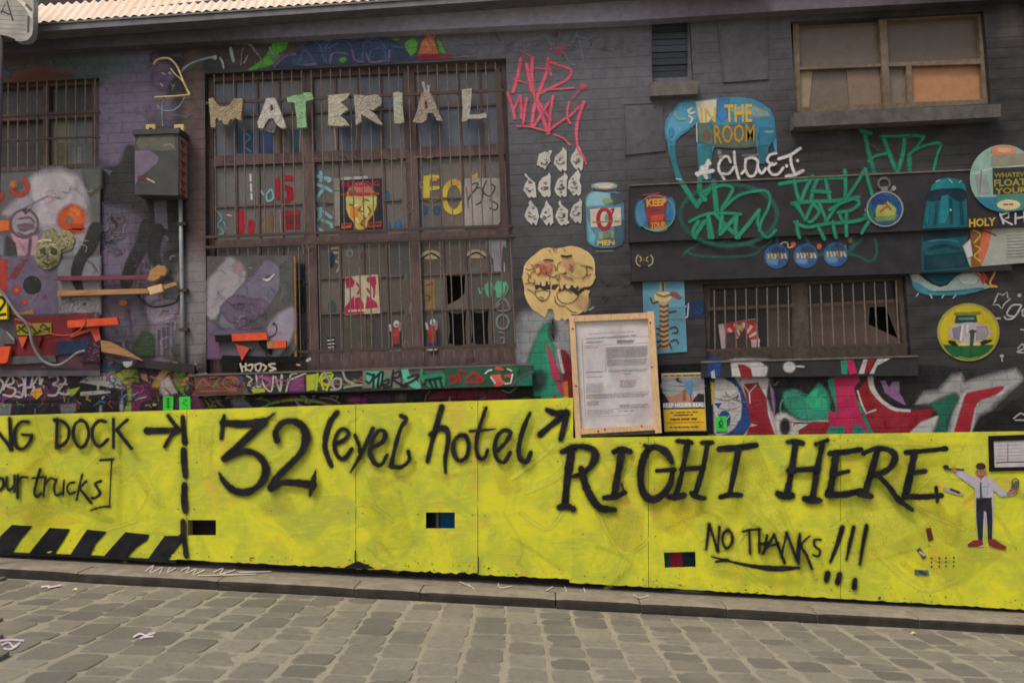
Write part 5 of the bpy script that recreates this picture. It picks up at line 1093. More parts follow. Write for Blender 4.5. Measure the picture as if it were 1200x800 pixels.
# murals low on the right
RD, WH, TL, BLU, BKM, MG, LIL = C(138, 24, 40), C(186, 182, 182), C(40, 134, 110), C(28, 66, 128), C(26, 25, 30), C(178, 36, 88), C(134, 100, 142)
def g(a):
    a.o = (760, 400, 5)
    a.fill('335,120 560,120 720,560 335,560', C(48, 46, 54), 4); a.fill('340,110 440,110 520,220 590,400 600,500 500,560 350,560 345,300', BLU, 2); a.fill('385,230 450,220 520,270 545,350 540,440 500,510 430,550 385,540', WH, 2)
    a.fill('380,360 430,360 410,390', BLU, 1); a.ell(445, 455, 36, 50, BLU, 1.5); a.fill('345,270 385,240 380,360 350,400 375,480 380,550 350,550', C(204, 178, 50), 2); a.fill('470,110 700,105 760,150 700,210 660,200 690,330 730,430 780,560 740,560 700,480 500,200', WH, 4)
    a.fill('540,220 700,210 690,330 740,560 560,560 600,490 590,380', WH, 3); a.fill('552,250 640,240 690,330 700,430 745,560 570,560 590,500 640,490 600,480 585,380', RD, 1.5); a.sts('545,240 590,300 630,255;590,300 595,360', 1.6, WH, .6, False)
    a.sts('385,330 450,345 500,330;400,385 470,400 540,380', 1, C(120, 118, 124, .7), .8); a.fill('700,230 740,300 750,380 735,440 720,330', LIL, 2); a.fill('740,200 800,180 1120,120 1130,200 1060,240 980,280 900,330 800,360 750,420', BKM, 4)
    a.fill('790,300 860,280 940,310 1000,240 1060,330 1050,460 950,470 860,440 800,380', TL, 4); a.ring(850, 390, 80, 80, 2, C(90, 150, 140, .7), 1.5); a.fill('740,440 800,420 900,470 1050,460 1055,490 880,560 760,560', WH, 5); a.ell(800, 500, 30, 50, BKM, 4); a.fill('880,520 960,470 1060,470 1065,560 880,560', RD, 1.5)
    a.fill('910,340 960,290 1000,270 990,320 1040,300 1050,400 960,400', C(48, 160, 124), 1.5)
    a.o = (960, 400, 5)
    a.fill('50,230 130,200 180,220 220,330 330,560 60,560 60,500 100,480 50,400 100,410', C(40, 124, 104), 2); a.fill('85,210 230,190 240,230 205,270 230,380 300,560 250,500 200,480 190,560 150,560 150,490 65,500 50,410 105,420 100,330', MG, 1.4)
    a.fill('225,290 290,200 340,330 420,390 530,410 690,385 650,440 520,560 330,560 270,430', RD, 1.5); a.sts('225,290 250,370 275,420 330,400', 2.2, WH, 1, False); a.st('300,190 310,270 360,340 440,395 530,405', [7, 6, 5, 4, 3], WH, 1.6); a.fill('500,560 600,470 700,430 720,480 660,560', WH, 3)
    a.fill('340,200 600,140 900,180 700,330 560,370 460,380 370,330', C(30, 28, 32), 4); a.fill('358,230 385,225 410,270 430,235 470,235 470,300 490,330 510,375 440,340 385,300', LIL, 1.5); a.fill('560,370 620,300 700,290 780,200 830,190 850,240 1000,200 1150,160 1200,220 1100,300 1000,400 930,440 870,560 730,560 800,350 700,370', C(150, 150, 152), 9)
    a.fill('650,370 720,330 800,300 820,340 770,430 740,560 660,560 700,440', C(30, 92, 74), 5); a.fill('840,300 900,280 1000,270 1120,250 1060,320 940,350 890,560 765,560', C(172, 172, 174), 4); a.fill('860,310 920,290 1080,262 1040,310 925,360 870,560 785,560 830,400', C(156, 28, 46), 2); a.fill('950,440 1060,400 1220,300 1240,560 880,560', C(30, 28, 31), 6); a.sts('1140,450 1180,420 1200,430;1150,460 1200,460', 1.6, WH, .8)
tag('red, blue and white wild style mural along the wall above the right hoarding', g, .0045, name='mural')
def g(a):
    a.fill('480,115 640,110 700,150 690,205 490,205', WH, 2.5); a.fill('522,135 560,135 600,160 610,215 545,215', RD, 1.2); a.fill('345,120 430,120 420,205 345,205', BLU, 2); a.ell(825, 150, 36, 32, C(190, 190, 190), 3, 12); a.st('870,145 910,148', 2, WH, 1)
    a.fill('1125,112 1170,110 1165,195 1130,190', TL, 1.5); a.fill('1160,110 1200,108 1225,190 1175,195', MG, 1.2); a.fill('1260,105 1310,102 1270,190 1230,190', WH, 1.5); a.fill('1285,102 1330,100 1290,190 1262,190', RD, 1.2); a.fill('1340,102 1420,98 1340,140 1320,190 1295,190', WH, 2); a.fill('365,180 385,165 392,215 370,215', WH, 1)
tag('painted letter tops on the low window sill', g, .0535, (760, 400, 5), s5, name='mural')
def g(a):
    a.o = (610, 360, 5); a.fill('0,60 60,30 130,10 230,40 300,120 300,260 200,300 100,200 60,320 0,340', C(150, 152, 158, .85), 10); a.fill('60,260 110,140 150,90 180,110 170,180 200,230 200,420 280,540 60,540 40,350', C(38, 138, 112), 7); a.fill('145,205 175,250 230,390 235,430 185,420', C(172, 58, 92), 2); a.ell(110, 430, 38, 60, C(44, 60, 60), 10, 14, 0, .1)
    a.fill('200,440 250,440 255,530 235,500', C(172, 58, 92), 2); a.fill('180,525 200,500 215,528', C(172, 58, 92), 1.5); a.fill('220,270 260,250 300,330 320,480 290,660 280,520 245,400', C(118, 24, 36), 3); a.st('222,250 235,320 250,380', 3.5, WH, 2); a.fill('245,440 275,430 290,620 262,560', C(196, 116, 44), 2.5); a.ell(190, 130, 22, 60, C(50, 50, 54, .8), 8)
    a.st('262,600 300,660 300,740', 8, C(90, 40, 34), 3)
tag('green and pink painted shapes between the sill and the framed notice', g, .0045, name='mural')
# sill face and the strip below it
def g(a):
    a.o = (225, 425, 5.714)
    a.fill('15,85 330,75 340,195 330,210 20,210', C(96, 62, 56), 2); a.fill('330,75 1200,55 1200,190 500,205 380,200', C(38, 40, 44), 2)
    a.ring(260, 135, 52, 40, 2.4, C(150, 92, 78), 1.2); a.sts('30,165 70,110 110,140 150,170;120,100 190,95 150,150 210,170;230,130 290,120 260,160;60,190 300,185', 2, C(142, 86, 72), 1.2)
    P1, P2 = C(150, 84, 128), C(176, 170, 160); a.fill('640,140 690,105 750,90 755,190 650,190', C(116, 48, 110), 2); a.fill('430,90 500,80 560,100 540,170 440,170', C(126, 72, 110, .8), 3)
    a.sts('365,85 400,110 380,140 420,170;430,85 440,170;470,85 480,150 530,190 545,90;560,95 590,190 605,85;600,80 590,190;630,190 660,85 700,70;640,120 760,70;375,150 460,160', 2, P2, 1); a.sts('450,90 520,120 500,160;560,130 600,110', 2.4, P1, 1.2)
    YG = C(166, 178, 50); a.fill('765,80 830,75 820,180 768,190', YG, 2); a.sts('840,75 830,180;850,120 880,70 930,65;860,130 920,150 925,90 870,110 880,175;900,180 940,80', 3, YG, 1.2); a.fill('395,175 485,170 490,195 410,205', YG, 1.5); a.sts('930,180 990,170 995,110 950,110 940,150;1010,60 1030,110 1080,140;1020,165 1100,150 1195,150;880,60 960,180', 2.6, C(150, 148, 140), 1.2); a.sts('1165,60 1185,110 1190,130', 3, C(60, 150, 120), 1)
    a.o = (425, 420, 4.898)
    TQ = C(84, 176, 148); a.fill('0,60 220,50 215,170 0,170', C(112, 112, 108), 3); a.fill('18,75 120,70 130,130 60,160 20,130', TQ, 2); a.fill('220,60 260,52 270,90 335,150 330,172 290,168 240,130', TQ, 2); a.fill('330,60 350,65 345,95 440,80 480,100 470,160 380,165 330,120', C(36, 132, 98), 2); a.fill('470,55 970,42 975,158 480,165', C(30, 86, 62), 2)
    a.sts('25,85 60,100 40,140 20,130;65,90 60,165;95,90 85,160;70,110 115,75 105,150 90,165;120,130 150,120 140,150 115,145 125,165 165,160;175,70 165,150;170,90 215,72 205,105 165,115 240,160;240,150 300,120 320,90 260,110;360,125 450,110;380,120 400,165;410,120 425,165;440,110 455,160;360,140 340,155', 2.6, C(24, 34, 36), .9)
    a.sts('500,110 530,100 540,130 510,140;550,90 560,130;600,110 640,80 660,120 620,140;660,90 690,130 600,135;560,70 580,75', 4, C(140, 44, 44), 2); a.fill('735,95 790,90 800,120 830,140 780,156 755,140', C(206, 92, 80), 1.5); a.sts('770,55 800,62;820,100 855,98;760,150 790,150', 4, C(190, 74, 66), 1.5); a.sts('705,85 720,70 740,65;830,58 855,70;860,90 850,140 820,145;735,105 760,140', 2, C(206, 200, 190), .8, False); a.sts('860,150 900,110 970,75', 4, C(86, 84, 92), 2); a.fill('900,120 972,80 972,155 880,155', C(30, 110, 92), 2); a.fill('800,50 900,46 880,120 860,60', C(28, 108, 58), 2)
tag('crowded small tags in teal, pink and yellow along the front of the long sill', g, .0775, None, sill2, 'paint', 'mural')
def g(a):
    a.o = (225, 425, 5.714)
    a.fill('-10,200 1320,190 1320,330 -10,360', C(30, 28, 34), 3); a.fill('0,215 90,215 80,330 0,330', C(78, 36, 70), 4); a.fill('240,230 340,225 410,300 280,300', C(120, 124, 136, .85), 5); a.sts('80,240 120,290;140,260 130,300;100,300 160,290', 2, C(96, 130, 50), 1.2); a.fill('520,240 680,215 860,240 1000,280 480,300', C(84, 34, 62), 3)
    a.st('460,305 560,265 700,247 830,260 950,295', 3.6, C(124, 150, 50), 1.5); a.st('520,292 700,268 880,290', 3.6, C(20, 22, 24), 1.5); a.ell(1100, 250, 60, 26, C(118, 40, 100), 4); a.sts('860,235 930,240 990,270;440,240 470,230', 2, C(120, 118, 140), 1.5)
    a.o = (425, 420, 4.898); a.fill('0,180 980,160 980,240 0,260', C(26, 25, 29), 3); a.fill('370,230 400,200 480,180 760,170 830,210 820,240 370,245', C(98, 24, 40), 4); a.ell(80, 230, 90, 24, C(84, 54, 84, .8), 5); a.st('360,245 365,210 385,185', 2, C(120, 84, 96), 1.2); a.ell(10, 240, 20, 20, C(110, 40, 110), 3); a.sts('800,180 840,195 880,170;500,225 500,240', 2, C(120, 130, 124), 1.5); a.ell(220, 225, 30, 25, C(120, 110, 114, .6), 6)
tag('dark strip with magenta and green arcs below the long sill', g, .0045, name='mural')
# low left murals
def g(a):
    a.o = (0, 410, 5)
    a.fill('-40,60 600,60 600,100 1140,110 1140,400 -40,400', C(52, 34, 50), 4); a.fill('-40,130 420,110 400,290 -40,300', C(70, 42, 76), 5); a.fill('-40,60 240,40 260,130 100,140 -40,120', C(118, 118, 128, .9), 4)
    OL, SIL = C(136, 150, 46), C(160, 160, 160); a.fill('390,235 480,160 560,110 640,110 720,140 770,200 780,300 760,380 720,380 720,250 460,215 400,262', OL, 2); a.fill('410,195 500,140 600,125 690,160 745,230 745,300 720,380 430,380 450,260 400,300', C(20, 20, 24), 1.5)
    a.fill('465,190 520,150 580,132 640,140 700,170 740,235 680,222 560,205', SIL, 1.5); a.fill('470,245 640,232 648,250 560,262 470,268', SIL, 1.2); a.fill('395,235 470,215 450,245 420,275 390,262', C(170, 180, 54), 1.2); a.sts('570,150 575,230;640,150 645,215', 3, C(190, 190, 192, .6), 2.5); a.st('712,290 712,350', 4, C(160, 162, 168), 3); a.st('590,330 588,370', 3, C(150, 152, 158, .8), 3); a.fill('590,160 650,165 640,185', C(190, 150, 160, .7), 1.5)
    a.fill('-40,300 380,292 460,280 440,300 -40,312', C(22, 22, 26), 1.5); a.fill('-40,315 70,312 60,390 -40,390', C(112, 114, 122), 2); a.fill('350,320 460,312 430,390 360,390', C(108, 110, 116), 2.5); a.fill('70,330 200,322 330,330 360,390 65,390', C(24, 24, 30), 2); a.st('205,345 207,380', 1.4, C(110, 110, 120), 1)
    a.fill('770,200 890,195 895,370 770,380', C(96, 36, 82), 2); a.fill('700,120 800,110 820,190 760,190 720,150', C(110, 126, 44, .9), 3); a.fill('890,200 950,110 1000,100 940,200 900,280', C(176, 130, 52), 3); a.fill('940,180 990,150 1040,250 960,270 935,230', C(170, 160, 158), 5); a.fill('1020,90 1080,100 1110,220 1070,260 1020,200', C(98, 124, 50, .9), 4); a.fill('1060,200 1130,100 1145,110 1080,210', C(184, 130, 56), 2)
    a.fill('820,140 860,140 870,190 830,170', C(176, 130, 112, .8), 2); a.fill('1120,260 1180,180 1200,260 1160,300', C(118, 60, 56), 4); a.fill('1110,280 1200,270 1200,370 1110,370', C(84, 36, 62), 3); a.sts('1120,150 1210,140', 2.4, C(160, 166, 180), 1.2); a.ell(905, 250, 24, 30, C(64, 28, 40), 3); a.ell(860, 330, 40, 40, C(40, 22, 44), 3, 10, 0, .2); a.ell(905, 320, 12, 8, C(180, 160, 130), 1.5)
    a.fill('180,95 215,75 235,110 225,150 190,140', C(190, 122, 52), 1.2); a.fill('175,255 215,290 250,255 240,220 190,230', C(202, 146, 50), 1.2); a.fill('580,80 720,90 700,120 600,130', C(40, 70, 104, .8), 4)
    Wt = C(176, 170, 172); a.sts('-10,160 20,200 0,250;20,230 60,150 80,190 40,210 90,230 70,270 20,262;100,150 140,180 130,270 90,270;110,210 140,200;150,270 150,160 190,150 185,210 230,150 235,200 250,170;160,220 200,215 190,245;290,160 330,150 340,180 310,200 345,215 330,262 285,265;370,150 385,180 345,240 380,260 410,250;390,200 350,200', 2.6, Wt, .9)
    a.sts('80,60 120,40 200,35 170,70 110,90 130,130 190,120 200,80 130,75', 3, C(150, 142, 116), 1)
tag('silver and black bomb shape, white handwriting and purple blocks above the left hoarding', g, .0045, name='mural')
for q, lb, ink in ('955,320 1016,321 1014,408 956,405', 'neon green sticker with dark bars, left one of the pair above the hoarding', 1), ('1050,325 1114,321 1117,410 1051,416', 'neon green sticker, right one of the pair above the hoarding', 0):
    a = Art(.012, (0, 400, 5)); a.slab(q, C(70, 216, 72), .0015)
    if ink: a.sts('975,335 995,335;972,350 998,352;975,365 995,365;972,380 998,380;985,330 985,395', 1, C(30, 90, 40), .4, False)
    else: a.sts('1075,340 1095,345 1070,360 1095,375', 1, C(40, 150, 60), .5)
    a.build('sticker', M['paper'], None, label=lb, cat='sticker', group='neon green stickers')
a = Art(.012, (760, 400, 5)); a.slab('392,440 458,437 460,525 398,528', C(60, 206, 76), .0015); a.ell(425, 480, 14, 20, C(24, 96, 50), .6); a.ell(427, 478, 6, 9, C(60, 206, 76), .4); a.sts('410,500 440,505;420,452 430,450', 1.2, C(24, 96, 50), .4)
a.build('sticker', M['paper'], None, label='neon green sticker with a dark ring beside the blue and white mural', cat='sticker', group='neon green stickers')
a = Art(.006, (760, 280, 5)); a.sts('180,410 200,405 210,415 185,420;215,400 235,375 228,455;185,455 225,458', 1.6, C(190, 190, 190), .6, False); a.build('spray_tag', M['wall_paint'], bld, label='tiny white scribble right of the pale blue poster')
a = Art(.0042, (760, 280, 5)); a.fill('225,370 320,360 325,450 240,470 222,420', C(26, 50, 96, .9), 6); a.build('spray_tag', M['wall_paint'], bld, label='soft dark blue patch left of the low window')

# ================================================================ paste-ups on the wall (each could be peeled off)
def paste(name, label, fn, d=.0055, o=None, group=None, cat='paste up', mat='paint'):
    a = Art(d, o); fn(a); return a.build(name, M[mat], None, label=label, cat=cat, group=group)
# eleven crumpled cones
cones = [(290, 235, 'torn paper cone, top row left'), (385, 235, 'paper cone in the middle of the top row'), (480, 225, 'paper cone at the right end of the top row, under the pink tag tail'), (205, 390, 'leftmost paper cone of the middle row'), (290, 385, 'second paper cone from the left in the middle row'),
         (385, 385, 'third paper cone from the left in the middle row'), (465, 375, 'rightmost paper cone of the middle row'), (215, 545, 'leftmost paper cone of the bottom row'), (305, 545, 'second paper cone from the left in the bottom row'), (390, 550, 'third paper cone from the left in the bottom row, with a white tip'), (475, 535, 'rightmost paper cone of the bottom row')]
for i, (cx, cy, lb) in enumerate(cones):
    rr = random.Random(100 + i); lean = rr.uniform(2, 26) * (-1 if i in (7, 8, 9, 3) else 1)
    base = [(lean, -78), (lean + 14, -50), (34, -20), (38, 20), (34, 62), (24, 74), (10, 58), (2, 74), (-12, 62), (-22, 50), (-38, 22), (-30, -14), (-12, -40), (lean - 10, -60)]
    if i == 0: base = [(46, -46), (30, -20), (36, 10), (14, 40), (4, 66), (-10, 44), (-44, 34), (-42, 6), (-34, -10), (-30, -34), (0, -44), (20, -40)]
    pl = [(cx + x + rr.uniform(-5, 5), cy + y + rr.uniform(-5, 5)) for x, y in base]
    def g(a):
        a.slab(pl, C(190, 188, 184), .0015); a.fill(pl, C(192, 190, 186), .4)
        for _ in range(9):
            x, y = rr.uniform(-24, 24), rr.uniform(-30, 55); a.ell(cx + x * (1 - (y < 0) * .5), cy + y, rr.uniform(4, 11), rr.uniform(3, 9), C(*([rr.choice((90, 120, 140, 215))] * 3) + [.85]), 1.2, 8, 0, .3)
        a.st([(cx - 20, cy + 20), (cx, cy + 28), (cx + 20, cy + 18)], 1, C(60, 60, 62, .8), .6)
        if i in (0, 9): a.ell(cx + (34 if i == 0 else 36), cy + (-46 if i == 0 else 52), 10, 8, C(214, 214, 214), .8)
    paste('paper_cone', lb, g, .006, (580, 140, 5), 'crumpled white paper cones in three rows', 'paste up', 'paper')
def g(a):
    a.slab('110,90 170,75 235,70 320,75 368,95 362,130 350,158 395,180 425,230 432,300 436,500 432,640 405,690 330,716 240,722 150,714 95,690 65,640 58,450 55,240 75,200 120,158 108,120', C(84, 132, 152), .002)
    a.fill('60,235 90,185 160,155 240,160 300,190 320,250 260,300 120,310 62,320', C(132, 180, 196), 4); a.fill('300,180 400,190 430,260 330,300 300,250', C(72, 84, 96), 3); a.fill('330,470 420,440 430,620 400,690 300,700 350,560', C(70, 104, 120), 5); a.fill('62,420 110,520 160,600 140,700 80,660', C(110, 170, 190), 4); a.fill('180,560 330,555 340,620 180,640', C(132, 160, 140), 3)
    a.fill('125,130 240,150 345,125 350,158 240,172 120,158', C(72, 70, 76), 1); a.ell(238, 108, 130, 36, C(150, 148, 144), 1, 20); a.ell(236, 100, 100, 20, C(186, 184, 178), 1, 20); a.ell(245, 118, 70, 14, C(206, 204, 200), 1.2, 16)
    a.fill('95,340 160,333 320,325 400,318 405,495 300,512 105,515', C(206, 196, 182), .6); a.ring(238, 435, 62, 96, 4.6, C(164, 36, 52), .8); a.ell(245, 440, 32, 62, C(200, 196, 184), 1); a.ell(260, 420, 20, 34, C(110, 150, 140, .7), 1.5, 12); a.st('306,345 330,335 312,385', 2, C(164, 36, 52), .8); dashes(a, [(120, 452), (390, 442), (390, 470), (120, 482)], C(158, 120, 110), 5, 1.6)
    a.fill('210,240 300,225 330,270 240,290', C(150, 164, 110, .8), 3); a.text('MEN', [(166, 648), (340, 638), (340, 692), (168, 702)], C(206, 178, 92), .04); dashes(a, [(155, 742), (330, 738), (330, 758), (160, 766)], C(120, 130, 140), 5, 1)
    a.fill('225,570 300,565 300,620 230,625', C(120, 130, 100), 2)
paste('painted_can', 'pale blue painted can with a big red ring and the word MEN', g, .0055, (680, 205, 8.42))
def g(a):
    a.slab([(745 + 190 * math.cos(t), 380 + 178 * math.sin(t)) for t in [i * math.pi / 12 for i in range(24)]], C(38, 108, 150), .002); a.ell(600, 380, 60, 130, C(66, 128, 170), 4, 16); a.ell(890, 340, 50, 120, C(52, 112, 156), 3, 16); a.fill('640,230 720,190 860,210 850,300 830,380 840,450 800,540 750,560 690,520 660,440 640,330', C(136, 46, 46), 3)
    a.fill('660,480 700,520 830,500 860,430 850,540 760,556 690,540', C(150, 150, 96), 3); a.fill('680,400 830,380 820,450 700,460', C(186, 70, 48), 3); a.text('KEEP', [(650, 240), (850, 230), (850, 300), (655, 318)], C(206, 150, 66), .05); dashes(a, [(700, 330), (800, 326), (800, 360), (702, 366)], C(70, 60, 90), 3, 1.4); a.text('YOUR', [(690, 465), (842, 458), (838, 528), (694, 535)], C(196, 132, 52), .05); a.ring(745, 378, 188, 176, 1.2, C(90, 150, 160), .6); a.st('620,200 700,190 780,180', 2, C(140, 50, 60), 1.5)
paste('round_painting', 'small round blue painting with a red head and the word KEEP', g, .0795, (680, 205, 8.42), cat='painting')
def g(a):
    a.slab('135,190 180,132 310,120 460,103 560,94 650,92 740,104 810,135 885,190 915,260 925,340 935,420 938,520 920,524 905,440 870,480 860,600 835,616 800,612 785,520 780,480 700,490 600,492 500,485 450,480 432,520 425,590 418,640 425,735 325,740 322,600 312,450 305,300 250,350 190,390 150,430 142,480 150,560 165,650 195,720 200,760 160,750 125,650 98,540 80,450 55,390 62,290 95,230', C(64, 134, 166), .002)
    a.fill('185,140 310,128 320,240 250,340 180,380 130,440 90,430 65,370 85,280', C(84, 156, 188), 5); a.fill('100,480 135,470 150,600 190,720 170,740 120,620', C(40, 122, 130), 3); a.fill('300,128 465,110 462,220 400,290 340,300 320,230', C(206, 200, 180), 2.5); a.fill('470,112 560,104 550,250 500,290 468,240', C(60, 120, 176), 3); a.fill('540,180 740,150 870,200 890,245 780,250 620,240', C(150, 172, 170, .8), 5); a.fill('315,300 430,300 440,470 325,450', C(88, 112, 104), 5)
    a.fill('440,320 760,300 770,480 600,488 450,478', C(92, 104, 88), 4); a.fill('800,330 920,340 925,400 880,470 800,470 790,400', C(52, 118, 146), 4); a.fill('840,350 915,355 915,370 840,375', C(110, 176, 200, .8), 2); a.fill('325,480 425,470 418,650 425,735 328,738', C(42, 118, 128), 4); a.fill('790,480 860,470 856,600 805,608', C(40, 100, 124), 3); a.sts('240,200 260,220 290,210;250,240 275,260 260,290;270,180 250,195', 2.4, C(200, 206, 200), 1.4); a.ell(110, 370, 20, 40, C(70, 130, 170), 3); a.ell(390, 390, 26, 40, C(140, 96, 66, .7), 4)
    Y = C(206, 172, 66); a.text('IN', [(338, 180), (460, 172), (458, 292), (340, 298)], Y, .01); a.text('THE', [(525, 152), (742, 148), (742, 288), (532, 292)], Y, .02); a.text('ROOM', [(440, 312), (765, 300), (762, 440), (450, 462)], C(176, 140, 60), .01)
    a.sts('140,215 160,260 220,262', 3, C(140, 180, 150, .8), 2); a.st('308,300 312,440', 1.2, C(190, 200, 196), .6); a.st('150,730 188,735', 1.4, C(190, 200, 200), .8)
paste('elephant_painting', 'blue elephant painting with yellow words IN THE ROOM on its side', g, .0055, (770, 100, 6.667), cat='painting')
def g(a):
    a.slab([(385 + 112 * math.cos(t), 525 + 108 * math.sin(t)) for t in [i * math.pi / 12 for i in range(24)]], C(96, 96, 104), .003); a.ring(380, 375, 34, 32, 3, C(96, 92, 96), .8); a.fill('360,395 400,390 405,420 365,425', C(120, 118, 120), .8); a.ell(437, 403, 14, 15, C(150, 146, 148), .8, 12); a.st('425,415 400,430', 3, C(110, 108, 112), .8); a.ell(385, 525, 98, 95, C(24, 82, 130), .8, 24); a.ell(360, 480, 50, 36, C(30, 60, 120), 4)
    a.fill('330,540 345,500 385,500 400,480 425,500 450,520 445,560 400,575 340,575', C(160, 164, 90), 2); a.fill('310,575 460,560 440,590 340,600', C(110, 140, 76), 3); a.sts('360,540 400,510 420,530;390,490 405,510', 2, C(150, 84, 50), 1); a.ell(300, 560, 26, 36, C(28, 124, 98, .8), 4); a.ring(385, 525, 104, 101, 1.3, C(150, 152, 156), .5); a.ell(272, 530, 8, 10, C(110, 108, 112), .6)
paste('stopwatch_painting', 'painted silver stopwatch with a blue face and yellow figure on the beam', g, .0815, (960, 140, 5), cat='painting')
def g(a):
    D, T, Lt = C(8, 62, 76), C(10, 92, 106), C(22, 116, 126)
    a.slab('1092,217 1101,209.5 1112,208 1126,210.5 1132,217 1133,240 1134,266 1081,268 1085,240', T, .001); a.fill('1092,217 1101,210 1112,208.5 1126,211 1131,217 1132,226 1090,228', Lt, 1.5); a.fill('1087,226 1100,222 1112,221 1130,222 1133,232 1124,236 1112,229 1100,235 1087,235', C(6, 40, 52), 2); a.fill('1103,230 1111,228 1113,250 1108,262 1100,262 1101,246', Lt, 2); a.st('1114,234 1115,262', 3, D, 2.5); a.st('1098,238 1096,262', 3, D, 2.5); a.st('1126,236 1128,262', 3, D, 3)
    a.sts('1097,213 1101,211;1112,210 1116,214;1124,214 1126,212', 1.4, C(140, 176, 176), .8); a.ell(1114, 246, 1.2, 1.2, C(170, 200, 200), .5); a.st('1088,240 1086,262', 4, C(14, 102, 116), 3)
paste('statue_painting', 'teal painting of a long stone face, upper half on the beam', g, .0795, cat='painting')
def g(a):
    D, T = C(8, 54, 66), C(10, 78, 90)
    a.slab('1081,270 1134,266 1134,280 1129,290 1137,302 1140,309 1134,316 1080,319 1079,300', T, .001); a.fill('1082,272 1133,268 1133,276 1082,282', C(6, 42, 52), 3); a.st('1088,283 1106,281 1122,283', 2.4, C(34, 112, 122), 2); a.st('1088,292 1108,288 1124,292', 3, D, 2.5); a.fill('1084,300 1130,296 1136,312 1084,316', D, 5)
paste('statue_painting', 'teal painting of a long stone face, chin on the band below the beam', g, .0475, cat='painting')
def g(a):
    a.slab('1066,322 1069,318 1075,319 1082,326 1092,333 1102,336.5 1110,334 1120,324 1130,319 1140,318 1150,326 1160,337 1140,343 1110,346 1086,345 1072,338', C(146, 164, 160), .001); a.fill('1080,316 1125,313 1118,326 1106,334 1096,333 1086,326', C(8, 70, 84), 2); a.fill('1069,328 1090,340 1110,341 1140,338 1154,338 1130,345 1090,346 1072,339', C(52, 130, 148), 2); a.ell(1135, 327, 12, 7, C(170, 182, 176), 3, 12, 0, .15); a.ell(1073, 325, 5, 6, C(170, 176, 172), 2); a.sts('1076,344 1074,347;1090,345 1092,349;1106,346 1104,349;1120,346 1117,349', 1.6, C(150, 176, 176), .8)
paste('wave_painting', 'white and blue painted surf at the foot of the teal stone face', g, .006, cat='painting')
def g(a):
    cc = [(1176 + 39.5 * math.cos(t), 209 + 39.5 * math.sin(t)) for t in [i * math.pi / 16 for i in range(32)]]
    a.slab(cc, C(138, 170, 160), .003); a.fill([p for p in cc if p[1] > 226], C(46, 122, 150), .8); a.ell(1176, 177, 15, 7, C(196, 130, 96), 1.5); a.ell(1177, 176, 9, 3.4, C(206, 160, 130), 1); a.fill('1162,183 1200,180 1200,193 1162,195', C(150, 150, 130, .8), 3); a.sts('1140,204 1160,198 1190,195 1210,193', 1.6, C(190, 196, 190), .8, False)
    a.fill('1163,197 1213,195 1213,226 1164,228', C(52, 54, 46), .6); a.text('WHATEVER', [(1165, 203), (1210, 201), (1210, 206.5), (1165, 208.5)], C(150, 142, 60), .03); a.text('FLOATS', [(1165, 210.5), (1208, 208.5), (1208, 217), (1165, 219)], C(158, 148, 62), .03); a.text('YOUR', [(1166, 220.5), (1204, 219), (1204, 226), (1166, 227.5)], C(160, 150, 62), .03)
    a.fill('1168,228 1208,227 1200,246 1178,248.5 1166,240', C(70, 130, 120), 1.5); a.ell(1182, 240, 14, 6, C(206, 196, 160), 1); dashes(a, [(1176, 237), (1189, 236.5), (1189, 242), (1176, 242.5)], C(150, 84, 60), 2, 2); a.fill('1143,206 1156,205 1160,226 1146,228', C(150, 160, 162, .8), 3); a.sts('1150,200 1148,226', 1.4, C(110, 130, 130), 1)
paste('round_painting', 'large pale green round painting with the words FLOATS YOUR at the right edge', g, .0865, cat='painting')
def g(a):
    a.text('HOLY', [(1135.5, 256.5), (1167, 254.5), (1167, 264.5), (1135.5, 266.5)], C(196, 160, 62), .04)
paste('painted_word', 'yellow painted word HOLY below the large round painting', g, .0795, cat='lettering')
def g(a): a.sts('1172,250 1176,262;1172,252 1182,249 1182,255 1174,257 1186,263;1190,250 1190,262;1200,248 1201,260;1190,256 1206,253', 2.2, C(190, 188, 190), .8, False)
tag('white scrawled letters RH on the beam under the round painting', g, .082, None, lin1, 'paint')
def g(a):
    a.slab('1128,288 1137,280 1150,268 1225,262 1225,306 1137,313 1133,302', C(160, 164, 156), .002); a.fill('1137,268 1152,266 1150,312 1138,314', C(126, 84, 46), 1.5); a.fill('1152,267 1163,266 1158,290 1150,312 1146,300', C(200, 104, 74), 1.5); a.sts('1141,270 1149,275 1142,284;1143,288 1149,292 1142,300 1149,306', 1.8, C(206, 160, 66), .8); a.st('1149,270 1158,272 1167,276', 1.6, C(90, 70, 60), 1)
    for i in range(8): a.st([(1180, 276 + i * 3.6), (1225, 274 + i * 3.6)], .7, C(110, 112, 112), .4, False)
    a.fill('1129,289 1137,281 1140,300 1134,302', C(190, 196, 190), .8)
paste('book_painting', 'painted open page with orange curl and ruled lines at the right edge', g, .0475, cat='painting')
def g(a): a.fill('1137,316 1168,313 1169,336 1152,338 1140,330', C(70, 34, 38), 1.5); a.sts('1142,318 1150,324 1144,332;1156,316 1166,318 1160,332 1168,336;1150,334 1164,336', 2.4, C(198, 150, 70), .9); a.fill('1152,318 1158,326 1152,334 1148,326', C(176, 66, 46), 1)
tag('orange and red letter ends below the painted page', g, .006, mat='paint')
